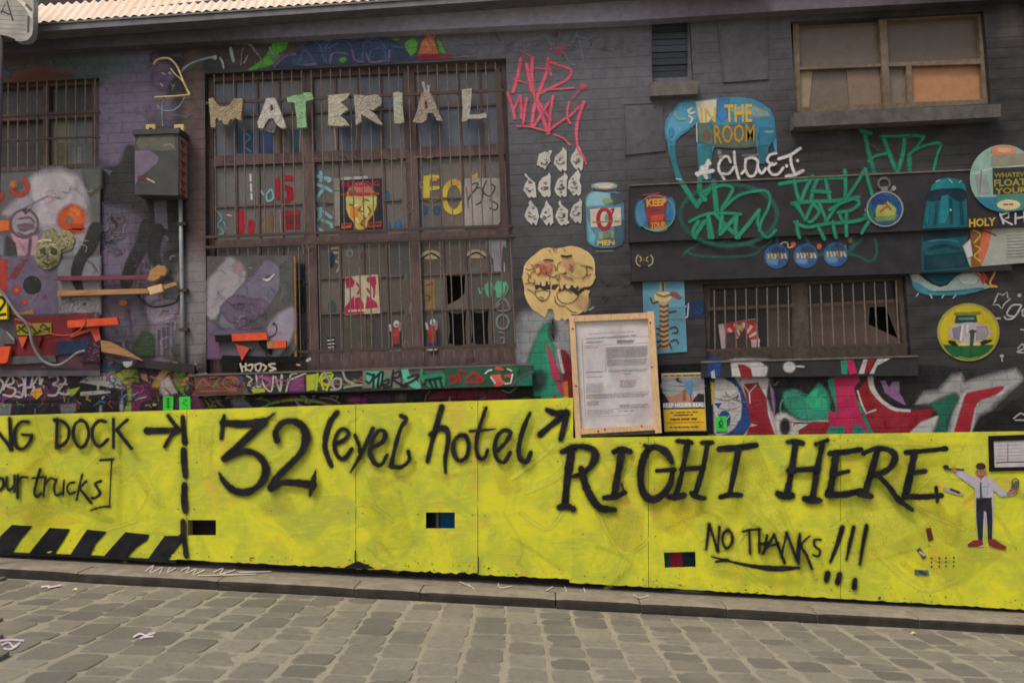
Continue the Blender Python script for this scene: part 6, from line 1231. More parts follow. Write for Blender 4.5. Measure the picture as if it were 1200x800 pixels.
def g(a):
    a.slab([(400 + 325 * math.cos(t), 436 + 302 * math.sin(t)) for t in [i * math.pi / 16 for i in range(32)]], C(150, 148, 70), .006); a.ell(400, 436, 300, 280, C(190, 172, 34), .6, 28)
    a.fill([(400 + 300 * math.cos(t), 436 + 280 * math.sin(t)) for t in [math.radians(28 + i * 124 / 14) for i in range(15)]], C(26, 92, 44), 1.2); a.fill('270,262 480,256 492,330 410,350 255,342', C(28, 70, 76), 1); a.fill('190,520 260,530 290,575 250,582 190,550', C(40, 26, 30), 1.2); a.fill('520,540 560,520 640,512 645,530 600,550 545,576', C(40, 28, 34), 1.2); a.fill('290,560 330,530 500,530 520,575 290,580', C(196, 182, 110), 1.5)
    a.ell(412, 440, 222, 106, C(176, 164, 176), 1, 26); a.fill('230,400 320,370 320,520 250,500', C(128, 122, 138), 3); a.fill('490,380 590,380 610,450 560,510 480,520', C(146, 140, 140), 3); a.sts('340,370 320,520;390,370 385,440', 3, C(206, 204, 190), 1.2); a.st('420,430 470,428', 3, C(84, 80, 40), .8); a.st('440,430 432,560 420,680', [5, 4, 3], C(44, 74, 60), 1); a.fill('150,590 330,585 320,680 230,690', C(30, 104, 60, .8), 4); a.sts('300,690 400,712 500,690', 1.2, C(110, 150, 90), .6)
    dashes(a, [(258, 215), (520, 205), (530, 262), (255, 268)], C(120, 124, 60), 5, 2.6); dashes(a, [(300, 275), (460, 270), (465, 320), (300, 325)], C(80, 130, 120), 3, 3)
paste('round_sign', 'round yellow and green painted sign with a pale whale shape at far right', g, .006, (1090, 340, 8.89), cat='sign')
for cx, cy, r_, wd, lb in ((170, 260, 124, 'WHILE', 'left one of three small painted blue globes below the beam'), (465, 255, 124, 'NOTHING', 'middle one of three small painted blue globes below the beam'), (765, 240, 124, 'SWEET', 'right one of three small painted blue globes below the beam')):
    def g(a):
        a.slab([(cx + r_ * math.cos(t), cy + r_ * math.sin(t)) for t in [i * math.pi / 12 for i in range(24)]], C(40, 88, 140), .002); a.ell(cx - 30, cy + 40, 70, 50, C(84, 134, 178), 4, 14, 0, .1); a.ell(cx + 20, cy - 60, 60, 34, C(50, 66, 100), 4, 12, 0, .15); a.fill([(cx - 105, cy - 30), (cx + 105, cy - 34), (cx + 108, cy + 22), (cx - 108, cy + 30)], C(116, 128, 130, .8), 3); a.sts(' ; '.join('%g,%g %g,%g %g,%g' % (cx - 84 + k_ * 34, cy - 22, cx - 76 + k_ * 34, cy, cx - 84 + k_ * 34 + (k_ % 2) * 14, cy + 20) for k_ in range(6)), 1.6, C(190, 180, 140), .7); a.ell(cx + 30, cy + 20, 14, 50, C(120, 80, 90, .6), 3)
    paste('globe_painting', lb, g, .0475, (890, 270, 8.57), 'three small painted blue globes', 'painting')
def g(a):
    for x, y, c in ((340, 140, C(190, 92, 58)), (600, 160, C(190, 92, 58)), (910, 100, C(110, 100, 50))): a.ell(x, y, 26, 28, c, 1.5, 12)
    a.sts('200,150 240,120 280,125 290,170 330,165', 1.8, C(160, 160, 150), .8); a.sts('860,150 870,190', 1.6, C(150, 110, 90), .8)
tag('orange dots and a thin curl linking the painted globes', g, .0475, (890, 270, 8.57), lin1, 'paint')
def g(a):
    Lc = C(170, 160, 116); a.slab('835,100 860,95 905,98 925,120 905,150 875,165 845,150', C(52, 48, 50), .001); a.sts('840,95 828,115 832,145 850,158;912,95 925,115 920,145 900,158;850,105 858,115;895,105 888,115;850,130 870,118 895,130', 1.5, Lc, .7); a.ell(873, 122, 12, 12, C(110, 70, 40), .8, 10)
paste('emblem_sticker', 'tiny winged emblem on the band under the left end of the beam', g, .0475, (580, 280, 5), cat='sticker')
# cream faces
def g(a):
    OUT = '100,385 95,360 104,320 112,255 135,215 175,175 215,145 262,105 300,88 345,80 390,92 430,88 480,80 520,68 560,66 610,74 660,92 710,120 745,155 768,190 778,260 778,335 786,360 770,385 760,415 738,440 690,452 640,470 700,478 732,482 726,500 716,520 718,575 708,620 690,655 650,690 605,712 560,704 545,760 520,745 500,770 470,740 440,770 400,755 392,700 385,665 372,655 340,655 330,690 308,735 270,712 240,690 190,660 150,600 130,560 118,510 116,450'
    a.slab(OUT, C(206, 176, 118), .0025); a.fill(OUT, C(210, 180, 122), .5); a.ell(620, 300, 90, 70, C(204, 182, 118), 4, 16); a.ell(300, 280, 90, 60, C(204, 140, 116, .7), 10, 14); a.ell(530, 240, 60, 50, C(208, 160, 130, .6), 8, 14); a.ell(660, 600, 60, 60, C(200, 166, 116, .8), 8)
    L = C(92, 66, 58); a.st('120,520 122,400 118,300 150,220 260,120', .8, C(226, 206, 160), .4); a.st('700,120 768,210 772,340', .8, C(228, 208, 170), .4)
    a.fill('215,440 260,405 290,400 360,395 362,470 300,478 255,455 235,480 218,470', C(58, 46, 52), .8); a.ell(295, 415, 22, 28, C(206, 184, 132), .5, 12); a.ell(250, 412, 14, 20, C(206, 184, 132), .5, 12); a.ell(345, 412, 9, 18, C(206, 184, 132), .5, 12); a.fill('375,430 410,425 440,425 400,480 370,470', C(66, 52, 56), .8)
    a.fill('430,490 445,455 500,425 560,435 600,430 625,450 620,480 635,530 600,520 560,490 500,470', C(58, 46, 52), .8); a.ell(525, 440, 24, 28, C(206, 184, 132), .5, 12); a.ell(592, 435, 17, 24, C(206, 184, 132), .5, 12); a.ell(462, 450, 18, 24, C(206, 184, 132), .5, 12); a.st('640,490 680,462 730,458', [4, 3, 1], C(52, 42, 44), .6)
    a.sts('215,480 230,540 280,580 330,560 355,500 352,470;222,495 290,478 345,490;420,500 430,560 480,600 550,600 605,560 620,525;430,500 500,480 560,505;400,580 440,620 500,630;510,640 560,680 610,690;400,540 410,600', .9, L, .5)
    a.sts('180,240 200,270 170,290 130,280;215,250 250,240 270,265;230,300 180,320 175,370;140,320 160,340 150,390 165,400;120,420 200,410 215,440;140,470 190,490 210,520;310,310 340,340 400,360;420,290 430,240 460,210;450,300 480,325 510,320;540,280 570,300;380,360 430,330 450,360 430,390;360,240 400,250 410,300;640,250 690,260 700,330 660,380;700,350 740,330', .9, L, .5)
    a.sts('300,200 340,196 385,202', 1.8, C(60, 44, 40), .5); a.sts('465,158 510,165 555,156', 2.4, C(54, 40, 38), .5); a.st('700,255 750,272', 1.8, C(80, 56, 50), .5); a.st('490,355 540,365 570,378', 1.4, C(140, 80, 76), .6); a.sts('270,270 300,250 320,300 300,320 272,300 270,270', 1.6, C(186, 74, 66), .8); a.sts('340,260 370,290 340,320;210,290 200,260 240,235;540,240 570,260 545,300', 1.3, C(170, 82, 76), .8); a.ell(350, 270, 20, 30, C(206, 120, 104, .7), 4); a.sts('380,80 400,110 420,90;345,100 360,120;480,90 500,110', 1, C(150, 96, 84), .7)
    a.sts('410,340 415,380;430,345 428,385;360,350 350,380', .8, L, .5); a.ell(270, 555, 26, 14, C(190, 156, 108), 1); a.sts('245,560 270,545 300,560', .8, L, .5); a.ell(240, 300, 20, 26, C(206, 176, 120), 1); a.ell(470, 290, 34, 34, C(210, 182, 120), 1.5); a.sts('205,380 215,400 190,440;440,420 455,470;640,460 610,480 640,510', .9, L, .5)
paste('face_poster', 'cream cutout of two fused cartoon faces with dark toothy mouths above the framed notice', g, .006, (600, 280, 8), cat='poster', mat='paper')
a = Art(.0065, (600, 280, 8)); a.sts('680,675 710,660;730,660 765,640', [3, 2], C(150, 160, 166), 1); a.build('spray_tag', M['wall_paint'], bld)
# pale blue poster with totem
def g(a):
    a.slab('865,250 1108,244 1126,660 960,672 876,676', C(98, 150, 172), .002); T = C(176, 152, 110); D = C(64, 56, 58)
    a.fill('965,255 995,255 1000,300 960,300', C(176, 170, 130), 1); a.fill('930,330 950,310 1020,308 1040,340 1010,370 960,372 935,355', C(196, 178, 132), 1); a.fill('1030,310 1060,310 1100,345 1080,355 1020,330', C(130, 76, 76), 1); a.fill('965,370 1012,370 1015,450 1022,640 968,645 970,500', T, 1.2)
    for i in range(9): a.st([(968, 392 + i * 29), (990, 398 + i * 29), (1014, 388 + i * 29)], 2.2, C(96, 66, 52), 1)
    a.sts('910,345 925,375 955,365;940,520 965,525;1025,525 1060,515 1070,545 1040,550;1030,600 1060,590 1075,610;930,560 960,555;1020,430 1060,420;940,600 965,600;950,640 970,625;1035,640 1020,610;985,260 985,300', 1.6, D, .8); a.sts('945,320 985,335 1020,325', 1.4, C(120, 96, 66), .8); a.sts('1020,405 1110,400;1030,470 1112,468', .5, C(70, 100, 116), .3, False)
paste('poster', 'pale blue poster of a tan totem figure, half hidden behind the framed notice', g, .006, (580, 280, 5), cat='poster', mat='paper')

# ================================================================ left side: painted boards, box, pipe and the bolted-on sculpture
sk_ = empty('painted_board', P(60, 440, .03), 'large plywood board with a pale skull and orange bubbles under the left window', 'board')
a = Art(.018); a.slab('-70,208 117,196 117,440 -70,442', C(96, 90, 102), .012)
a.o = (0, 180, 6.667)
a.fill('-300,170 780,110 780,700 660,800 -300,800', C(92, 92, 94), 3); a.fill('0,480 120,360 230,220 340,130 480,110 620,180 680,280 690,420 700,560 640,800 300,800 320,600 250,420 60,500', C(158, 152, 162), 9); a.fill('230,200 420,130 600,180 560,400 430,560 310,560 260,420', C(180, 172, 182), 10)
a.fill('80,620 300,640 300,900 140,900 130,760', C(176, 140, 156), 4); a.ell(190, 545, 108, 112, C(150, 140, 152), 4, 20); a.ring(190, 548, 106, 110, 2.4, C(96, 76, 92), 1.2); a.fill('170,440 240,430 200,480', C(80, 62, 76), 1.5); a.fill('130,560 250,530 270,580 190,610 150,600', C(104, 86, 102), 3); a.sts('150,510 230,500 270,540;140,620 200,640 250,620;170,640 180,660', 2, C(96, 78, 94), 1.2)
a.ell(560, 510, 108, 104, C(200, 86, 40), 8, 20); a.ell(580, 460, 60, 50, C(232, 120, 56), 8, 14); a.ell(540, 525, 24, 26, C(130, 120, 124), 4, 12); a.ell(600, 590, 60, 30, C(190, 70, 40), 8, 12)
a.ring(150, 260, 66, 62, 5, C(178, 62, 38), 4, -60, 150); a.ell(105, 243, 22, 24, C(240, 128, 60), 5, 12); a.ell(0, 330, 28, 40, C(170, 62, 40), 5, 12); a.fill('-20,520 70,525 75,600 -20,610', C(216, 106, 54), 4); a.fill('50,640 120,700 130,800 40,800', C(54, 48, 54), 3); a.fill('-20,630 40,650 30,800 -20,800', C(110, 108, 126), 4)
a.fill('640,110 790,110 790,260 700,330 660,200', C(84, 88, 86), 8); a.sts('160,440 250,390 370,330;420,340 470,350', 1, C(120, 112, 124), 1); a.st('235,660 225,760 215,800', 3, C(110, 70, 90), 2)
a.o = (0, 280, 5)
a.fill('0,100 340,95 340,440 180,450 0,440', C(104, 92, 116), 5); a.fill('330,120 590,100 590,440 340,440', C(128, 126, 134), 6); a.fill('0,120 40,120 40,300 0,330', C(164, 52, 34), 2); a.fill('40,240 130,130 160,120 90,230', C(140, 62, 50, .7), 6)
a.st('560,-60 520,40 470,120 445,220 470,300', [16, 15, 14, 12, 8], C(40, 38, 42), 3); a.ell(188, 270, 54, 54, C(34, 33, 38), 1.5, 20); a.ell(98, 300, 24, 26, C(176, 66, 44), 3, 12); a.ell(98, 298, 10, 10, C(206, 110, 60), 2); a.ell(145, 370, 17, 15, C(190, 72, 46), 2.5, 12); a.ell(260, 340, 14, 12, C(120, 66, 84, .6), 4); a.ell(495, 380, 8, 8, C(70, 66, 74), 2)
a.fill('45,430 80,410 120,430 190,415 200,440 60,445', C(166, 122, 50, .9), 2); a.st('500,120 545,150 575,200', 1, C(60, 56, 62), .8); a.fill('340,690 0,690 0,760 580,760 580,430 340,440', C(90, 60, 72), 3)
a.build('painted_face', M['paint'], sk_)
# pieces bolted on the board
def piece(name, label, cat, polys, mat, d0, d1, col=None, group=None, o=(0, 280, 5)):
    m = MB()
    for q in polys: m.prism([(o[0] + x / o[2], o[1] + y / o[2]) for x, y in pts(q)], d0, d1)
    ob = m.build(name, M[mat], None, label, cat, group)
    return ob
mt = MB(); c = (57, 297)
def disc(cx, cy, rx, ry, d, th, dome, mat, name, label, cat, squash=1):
    m = MB(); n = 20; cpt = P(cx, cy, d); R_ = (P(cx + rx, cy, d) - cpt).length; Z_ = (P(cx, cy + ry, d) - cpt).length; vs = [cpt + Vector((R_ * math.cos(t), 0, Z_ * math.sin(t))) for t in [2 * math.pi * i / n for i in range(n)]]
    for f, h in ((1, -th), (.92, -th - dome * .25), (.7, -th - dome * .7), (.4, -th - dome)): vs += [cpt + Vector((R_ * f * math.cos(t), h + random.uniform(-.004, .004), Z_ * f * math.sin(t))) for t in [2 * math.pi * i / n for i in range(n)]]
    vs.append(cpt + Vector((0, -th - dome * 1.05, 0))); fs = []
    for k in range(4): fs += [(k * n + i, k * n + (i + 1) % n, (k + 1) * n + (i + 1) % n, (k + 1) * n + i) for i in range(n)]
    fs += [(4 * n + i, 4 * n + (i + 1) % n, 5 * n) for i in range(n)]; m.add(vs, fs); return m.build(name, M[mat], None, label, cat)
dish = disc(57, 298, 15.5, 18, .035, .01, .014, 'brass', 'metal_dish', 'dented brass coloured dish bolted to the skull board', 'dish')
disc(76, 283, 12, 13, .032, .006, .008, 'brass', 'metal_dish', 'smaller torn metal dish behind the big brass one', 'dish')
a = Art(.0605); a.fill('46,292 52,289 54,297 48,300', C(70, 68, 52), 1.4); a.fill('60,289 67,292 65,299 59,297', C(70, 68, 52), 1.4); a.st('50,307 57,310 64,306', 2, C(74, 70, 54), 1); a.st('56,297 55,304 58,304', 1.2, C(90, 86, 64), .8); a.st('45,283 52,281 60,282', 2, C(206, 200, 160), 1)  # dark strokes paint in the shade of the dents
a.build('face_mark', M['paint'], dish, label='face like dents shaded in dark paint')
solid('metal_flap', 'bent metal flap sticking out above the brass dishes', 'metal scrap', '50,270 62,268 68,276 80,288 60,300 54,284', C(150, 150, 130), .03, .05, 'brass')
piece('red_stick', 'long thin plum red stick with a wooden hand at its right end', 'stick', ['335,218 865,212 868,236 335,243'], 'plum_paint', .05, .075)
piece('wooden_hand', 'small carved wooden hand on the end of the plum red stick', 'hand', ['862,240 880,185 905,165 930,150 945,160 960,155 978,185 965,215 945,212 930,230 900,245'], 'wood_tan', .05, .085)
piece('tan_stick', 'long thin tan stick below the plum red one', 'stick', ['335,302 870,290 875,318 600,326 335,334'], 'wood_tan', .052, .077)
piece('wooden_block', 'pale wooden block on the end of the tan stick', 'block', ['862,285 945,262 955,305 880,326'], 'pine', .06, .1)
piece('wooden_peg', 'short reddish peg pointing right from the wooden block', 'peg', ['955,270 1030,252 1035,270 958,296'], 'wood_tan', .06, .085)
# hatched red panel cluster
cl_ = empty('scrap_sculpture', P(60, 440, .04), 'bolted scrap collage of red, blue and grey panels below the skull board', 'sculpture')
def part(name, q, mat, d0, d1, label=None, o=(0, 280, 5)):
    m = MB(); m.prism([(o[0] + x / o[2], o[1] + y / o[2]) for x, y in pts(q)], d0, d1); return m.build(name, M[mat], cl_, label)
plain('red_panel', C(122, 38, 44), C(96, 30, 40), .6, 0, .15, 12); plain('blue_panel', C(38, 58, 92), C(28, 40, 66), .6, 0, .15, 12); plain('grey_panel', C(98, 98, 102), C(70, 70, 76), .6, 0, .15, 12); plain('lime_panel', C(150, 150, 40), C(120, 124, 34), .6, 0, .15, 14); plain('salmon', C(206, 90, 66), C(176, 70, 52), .6, 0, .15, 12); plain('yellow_block', C(232, 210, 26), C(214, 190, 20), .5, 0, .1, 8, dirt=.1); plain('purple_panel', C(70, 36, 60), C(48, 28, 48), .7, 0, .2, 16)
part('red_board', '80,460 515,438 540,470 400,560 240,590 90,560', 'red_panel', .034, .05); part('lower_board', '60,590 560,560 590,590 330,690 60,690', 'red_panel', .032, .046, 'dark red lower board'); part('blue_board', '330,600 510,585 520,660 330,680', 'blue_panel', .047, .055); part('purple_board', '500,560 586,520 586,720 470,725 520,620', 'purple_panel', .047, .06)
part('lime_board', '95,500 300,490 302,555 230,565 100,562', 'lime_panel', .052, .06); part('red_triangle', '105,572 160,570 130,642', 'salmon', .055, .066); part('red_triangle', '190,570 245,572 225,640', 'red_panel', .055, .066); part('grey_board', '0,520 80,570 90,615 0,612', 'grey_panel', .05, .062); part('grey_shelf', '40,690 320,680 330,720 60,735 0,730', 'grey_panel', .05, .06); part('salmon_flag', '400,560 575,510 590,590 560,600 530,540 420,575', 'salmon', .056, .062)
a = Art(.062, (0, 280, 5)); a.sts('110,515 160,550 180,510 220,550 250,500 290,540;100,540 150,505;200,555 290,520', 2, C(60, 66, 30), 1); a.sts('40,545 80,590', 2, C(150, 150, 150), 1)
for i in range(22): a.ell(random.uniform(510, 580), random.uniform(600, 710), 3.5, 3, C(150, 110, 124), .8, 7)
a.build('scribbles', M['paint'], cl_)['kind'] = 'stuff'
piece('orange_plank', 'bright orange plank pointing right across the scrap collage', 'plank', ['395,478 685,458 695,500 480,514 396,520'], 'orange_paint', .07, .1)
piece('orange_bracket', 'orange offcut at the left edge below the yellow plate', 'offcut', ['-60,635 62,628 42,720 20,728 -60,730'], 'orange_paint', .06, .09)
ob = piece('yellow_plate', 'yellow plate with a black 2 at the left picture edge', 'plate', ['-110,300 0,310 38,350 42,468 -110,475'], 'yellow_block', .06, .085)
a = Art(.0862, (0, 280, 5)); a.st('-20,360 5,340 28,370 -5,420 -20,445 30,440', 3.2, C(26, 26, 26), .5); a.build('number', M['paint'], ob)
piece('wooden_wedge', 'long tan wooden wedge tapering to a point on the right', 'wedge', ['588,592 640,600 740,655 830,712 760,690 595,660'], 'wood_tan', .05, .08)
piece('white_cup', 'small white cup end under the wooden wedge', 'cup', ['718,718 778,715 770,740 745,754 725,742'], 'pipe_metal', .05, .08)
def cable(name, label, s, r, mat, d, o=(0, 280, 5), cat='cable', parent=None):
    q = smooth_path([(o[0] + x / o[2], o[1] + y / o[2]) for x, y in pts(s)], 6); m = MB(); m.tube([P(x, y, d + .006 * math.sin(i * .4)) for i, (x, y) in enumerate(q)], r, 8)
    return m.build(name, M[mat], parent, label, cat if parent is None else None, smooth=True)
cable('grey_cable', 'thick grey cable sweeping down and curling up right over the scrap collage', '-60,240 -10,290 40,350 100,440 150,490 175,540 190,610 230,690 280,730 340,740 400,710 450,670 500,655', .012, 'cable_grey', .115)
cable('orange_cable', 'thin pale orange wire looping under the orange plank', '90,470 160,490 220,520 300,555 380,565 440,550 480,520 500,485 495,470', .005, 'salmon', .11)
a = Art(.006, (0, 280, 5)); a.fill('590,-180 800,-160 980,0 960,110 1000,250 930,330 600,330', C(86, 80, 96), 12); a.fill('600,60 760,-20 760,240 600,240', C(118, 108, 130, .9), 9); a.st('860,-80 830,40 770,150 740,260', [15, 15, 14, 13], C(38, 36, 40), 4); a.st('930,-60 900,80 930,160', [12, 14, 9], C(40, 38, 42), 4); a.fill('860,330 980,310 1050,380 1010,470 940,520 900,500 860,430', C(150, 136, 156), 6); a.fill('900,500 1010,470 1010,690 920,690', C(120, 112, 122, .9), 6); a.st('800,320 870,390 950,395 1030,370 1050,330', 2, C(38, 36, 40), 1.5); a.fill('950,240 1040,250 1045,350 960,350', C(104, 112, 120), 6)
a.sts('930,540 930,680;960,520 965,690;985,500 985,690', 3, C(78, 74, 86), 2.5); a.fill('770,640 830,540 900,560 910,690 800,690', C(48, 66, 42), 7); a.ell(720, 375, 26, 20, C(150, 106, 70), 3); a.st('740,420 750,520', 5, C(92, 58, 66), 4); a.fill('600,480 760,470 780,600 640,600', C(92, 86, 106), 8); a.ell(900, 258, 20, 40, C(160, 120, 100, .5), 6)
a.build('mural', M['wall_paint'], bld, label='purple and black painted curves between the skull board and the pipe')
# dark creature patch behind the electrical box
def g(a):
    a.o = (0, 140, 5); a.fill('585,300 700,260 770,150 1060,440 1060,760 780,770 760,700 640,720 560,640 560,420', C(40, 38, 41), 8); a.st('600,490 635,560 620,640', 2, C(120, 120, 128), 1.2); a.fill('900,480 975,470 985,640 910,645', C(104, 100, 118), 2); a.st('830,630 870,700 870,780 840,830', 2, C(120, 118, 128), 1.2); a.st('940,680 980,700 950,730', 3, C(140, 138, 142), 1.5); a.fill('590,650 760,660 770,800 600,860 520,850', C(112, 102, 124, .9), 7); a.st('620,720 660,715', 2.4, C(40, 38, 42), 1.2); a.fill('600,290 660,300 640,330', C(96, 90, 106), 2)
tag('black creature shape spreading below and left of the metal box', g, .0048, name='mural')
def g(a): a.o = (150, 60, 4.444); a.ell(185, 130, 66, 76, C(104, 90, 122, .95), 6, 18); a.sts('180,115 190,120;215,112 222,118;170,170 180,180', 2, C(190, 186, 200), .8); a.fill('210,180 260,100 300,230 200,232', C(54, 50, 56, .9), 4); a.sts('225,170 235,190;240,175 230,200', 1.4, C(120, 130, 120), .8)
tag('lilac round head painted above the metal box', g, .0048)
# electrical box
eb = empty('electrical_box', P(185, 230, .16), 'dark metal electrical box with a painted lilac head on its door, high on the wall', 'electrical box')
m = MB(); m.prism(pts('158,157 209,155 209,229 158,228'), .0, .17); m.build('casing', M['box_metal'], eb)
m = MB(); m.prism(pts('155,152 210,150 210,156 155,158'), .0, .185); m.build('lid', M['box_metal'], eb)
a = Art(.171, (150, 60, 4.444)); a.fill('38,480 60,430 100,440 240,430 255,520 60,520', C(94, 92, 82), 4); a.fill('36,520 110,512 160,550 155,580 110,620 60,660 36,700', C(112, 102, 126), 1.6); a.st('60,660 110,665 130,685', [5, 4, 2], C(92, 56, 54), 1); a.st('100,664 135,682', 2.2, C(176, 168, 160), .8); a.sts('190,490 220,485 235,500', 3, C(120, 120, 112), 1.5)
a.build('door_painting', M['paint'], eb)
bx = MB(); A0, A1, B0, B1 = P(209, 156, .17), P(209, 229, .17), P(209, 156, .17) + Vector((0, .17, 0)), P(209, 229, .17) + Vector((0, .17, 0))
sx_ = .0015
def side(u, v):       # point on the right flank of the box
    t = A0.lerp(B0, u); b = A1.lerp(B1, u); return t.lerp(b, v) + Vector((sx_, 0, 0))
bx.col = C(150, 128, 120); bx.add([side(.04, .03), side(.96, .03), side(.96, .97), side(.04, .97)], [(0, 1, 2, 3)]); sx_ = .0022; bx.col = C(150, 48, 50)
for v in (.08, .24, .40, .56, .72, .86):
    bx.add([side(.2, v), side(.8, v + .02), side(.8, v + .06), side(.2, v + .04)], [(0, 1, 2, 3)]); sx_ += .0001; bx.add([side(.25, v + .02), side(.45, v), side(.6, v + .11), side(.4, v + .12)], [(0, 1, 2, 3)]); sx_ += .0001
bx.build('side_lettering', M['paint'], eb, 'cream strip with red letters down the right flank', fix=False)
for x, lb in ((176.5, 'left one of two small cream blocks on top of the metal box'), (209.5, 'right one of two small cream blocks on top of the metal box')):
    m = MB(); m.prism([(x - 5.5, 146), (x + 5.5, 145.5), (x + 5.5, 153), (x + 2, 153), (x + 2, 149.5), (x - 2, 149.5), (x - 2, 153.2), (x - 5.5, 153.2)], .08, .13); m.build('cream_block', M['cream_paint'], None, lb, 'block', 'cream blocks on the metal box')
# wire head sculpture above the box
wh = empty('wire_sculpture', P(200, 150, .09), 'bent cane and wire head sculpture standing on top of the metal box', 'sculpture')
O2 = (150, 60, 4.444)
cable('cane_arc', None, '135,70 150,48 180,38 215,40 245,65 265,100 285,150 305,195 322,228', .0085, 'cream_paint', .10, O2, parent=wh)
cable('cane_arc', None, '222,92 250,125 280,152 300,190', .005, 'cream_paint', .095, O2, parent=wh)
cable('cane_bar', None, '140,241 200,238 260,234 322,228', .008, 'cream_paint', .11, O2, parent=wh)
cable('wire_bowl', None, '155,285 165,300 195,312 230,310 260,295 285,265 295,240', .006, 'wire_blue', .10, O2, parent=wh)
cable('wire_stem', None, '190,242 186,262 180,285 178,320 180,355 182,395', .006, 'wire_blue', .10, O2, parent=wh)
cable('wire_tail', None, '278,108 300,88 335,62 380,48 430,36', .008, 'wire_blue', .06, O2, parent=wh)
# conduit
cd_ = empty('conduit_pipe', P(214, 420, .03), 'thin grey conduit pipe running down from the metal box', 'pipe')
m = MB(); m.tube([P(211.5, 228, .03), P(212.5, 290, .03), P(213.5, 350, .03), P(215, 424, .03)], .017, 10); m.build('pipe', M['pipe_metal'], cd_, smooth=True)
for y in (262, 340, 386):
    m = MB(); xx = 211.8 + (y - 240) * .016; m.prism([(xx - 5, y - 1.6), (xx + 5, y - 1.9), (xx + 5, y + 1.5), (xx - 5, y + 1.8)], .0, .052); m.build('clamp', M['dark_steel'], cd_)
# small ledge beneath the pipe
m = MB(); m.prism(pts('160,420 228,428 228,437 160,430'), .0, .04); m.build('ledge', M['lintel_paint'], bld)
# bird board leaning in the lower left of the big window
bb = empty('painted_board', P(293, 436, .04), 'grey board with a pale bird head painting in front of the big window', 'board')
a = Art(.022, (200, 280, 5)); a.slab('212,102 716,96 722,600 640,690 215,700', C(86, 84, 84), .012)
a.fill('215,250 260,190 330,110 370,112 440,190 430,250 370,330 290,420 260,470 215,450', C(156, 150, 160), 5); a.ell(395, 170, 30, 40, C(170, 140, 150, .7), 5); a.fill('380,310 470,230 560,120 620,150 660,220 640,290 600,350 560,430 470,490 400,520 290,530 300,400 360,340', C(110, 106, 126), 3); a.fill('290,400 370,330 480,350 560,360 570,420 480,480 400,520 330,470', C(98, 84, 104), 4)
for i in range(16): x = R.uniform(320, 540); y = R.uniform(350, 500); a.st([(x, y), (x + R.uniform(10, 40), y + R.uniform(-14, 14)), (x + R.uniform(20, 50), y + R.uniform(0, 30))], .9, C(82, 60, 84, .9), .8)
a.st('540,235 570,240 605,208', [1, 3, 1.4], C(196, 192, 196), .8); a.st('555,222 590,210', 1, C(50, 48, 56), .5); a.fill('640,150 716,98 722,430 620,420 640,300', C(84, 86, 84), 5); a.fill('560,520 640,430 722,400 720,560 640,680 580,690 560,600', C(150, 144, 160), 6); a.st('605,490 622,520 610,560 570,578', 1.6, C(44, 40, 60), .6); a.ell(603, 500, 7, 7, C(70, 40, 60), .8, 10); a.fill('215,470 290,520 560,530 560,690 215,700', C(94, 88, 108), 5)
a.fill('215,560 290,570 290,700 215,700', C(108, 78, 108), 4); a.fill('640,690 722,600 735,640 700,690', C(78, 82, 78), 3); a.sts('285,520 330,540;400,530 540,520', 1, C(74, 58, 78), .8)
a.build('painted_face', M['paint'], bb)
m = MB(); m.prism(pts('343,300 346,300 347.5,418 344.5,418'), .0, .03); m.build('edge_batten', M['wood_tan'], bb)
def p2_(name, label, cat, q, mat, d0, d1): return piece(name, label, cat, [q], mat, d0, d1, o=(200, 280, 5))
p2_('black_stick_end', 'black square end of the orange stick on the bird board', 'stick end', '258,563 352,560 356,596 262,602', 'black', .055, .085)
p2_('orange_stick', 'bright orange stick across the bird board', 'stick', '356,556 560,548 568,590 360,598', 'orange_paint', .056, .088)
p2_('orange_triangle', 'salmon orange triangle pointing down under the orange stick', 'triangle', '378,612 460,640 418,712', 'salmon', .05, .07)
p2_('black_beak', 'black pointed beak piece between the two orange sticks', 'beak', '512,596 600,600 584,682 520,625', 'black', .05, .072)
p2_('short_orange_stick', 'short orange stick with a yellow end at the right of the bird board', 'stick', '600,598 676,594 676,636 600,640', 'orange_paint', .06, .09)
p2_('yellow_stick_end', 'small yellow end block on the short orange stick', 'block', '564,600 598.5,598 598.5,640 566,640', 'wood_tan', .06, .091)
p2_('grey_chevron', 'dark grey chevron under the orange stick', 'chevron', '380,606 400,604 490,636 470,650', 'grey_panel', .045, .05)
p2_('black_plank', 'black scorched plank along the foot of the bird board', 'plank', '300,680 560,690 700,688 790,690 760,712 640,722 400,722 395,780 300,780', 'black', .04, .06)
a = Art(.0615, (200, 280, 5)); a.sts('408,730 420,775;412,750 440,745;440,730 440,770;455,740 480,735 470,770 450,765;495,735 500,768;500,735 530,730 520,770 500,768;540,735 560,750 545,770;610,730 575,735 590,750 615,760 580,772', 2.2, C(190, 186, 170), .7); a.build('spray_tag', M['paint'], bld, label='small white tag HOPES under the orange triangle')
a = Art(.0875, (200, 280, 5)); a.st('800,712 815,702', 3.4, C(170, 168, 168), .8); a.sts('740,735 755,738', 2.2, C(176, 160, 140), .7); a.build('paint_dab', M['paint'], bld)
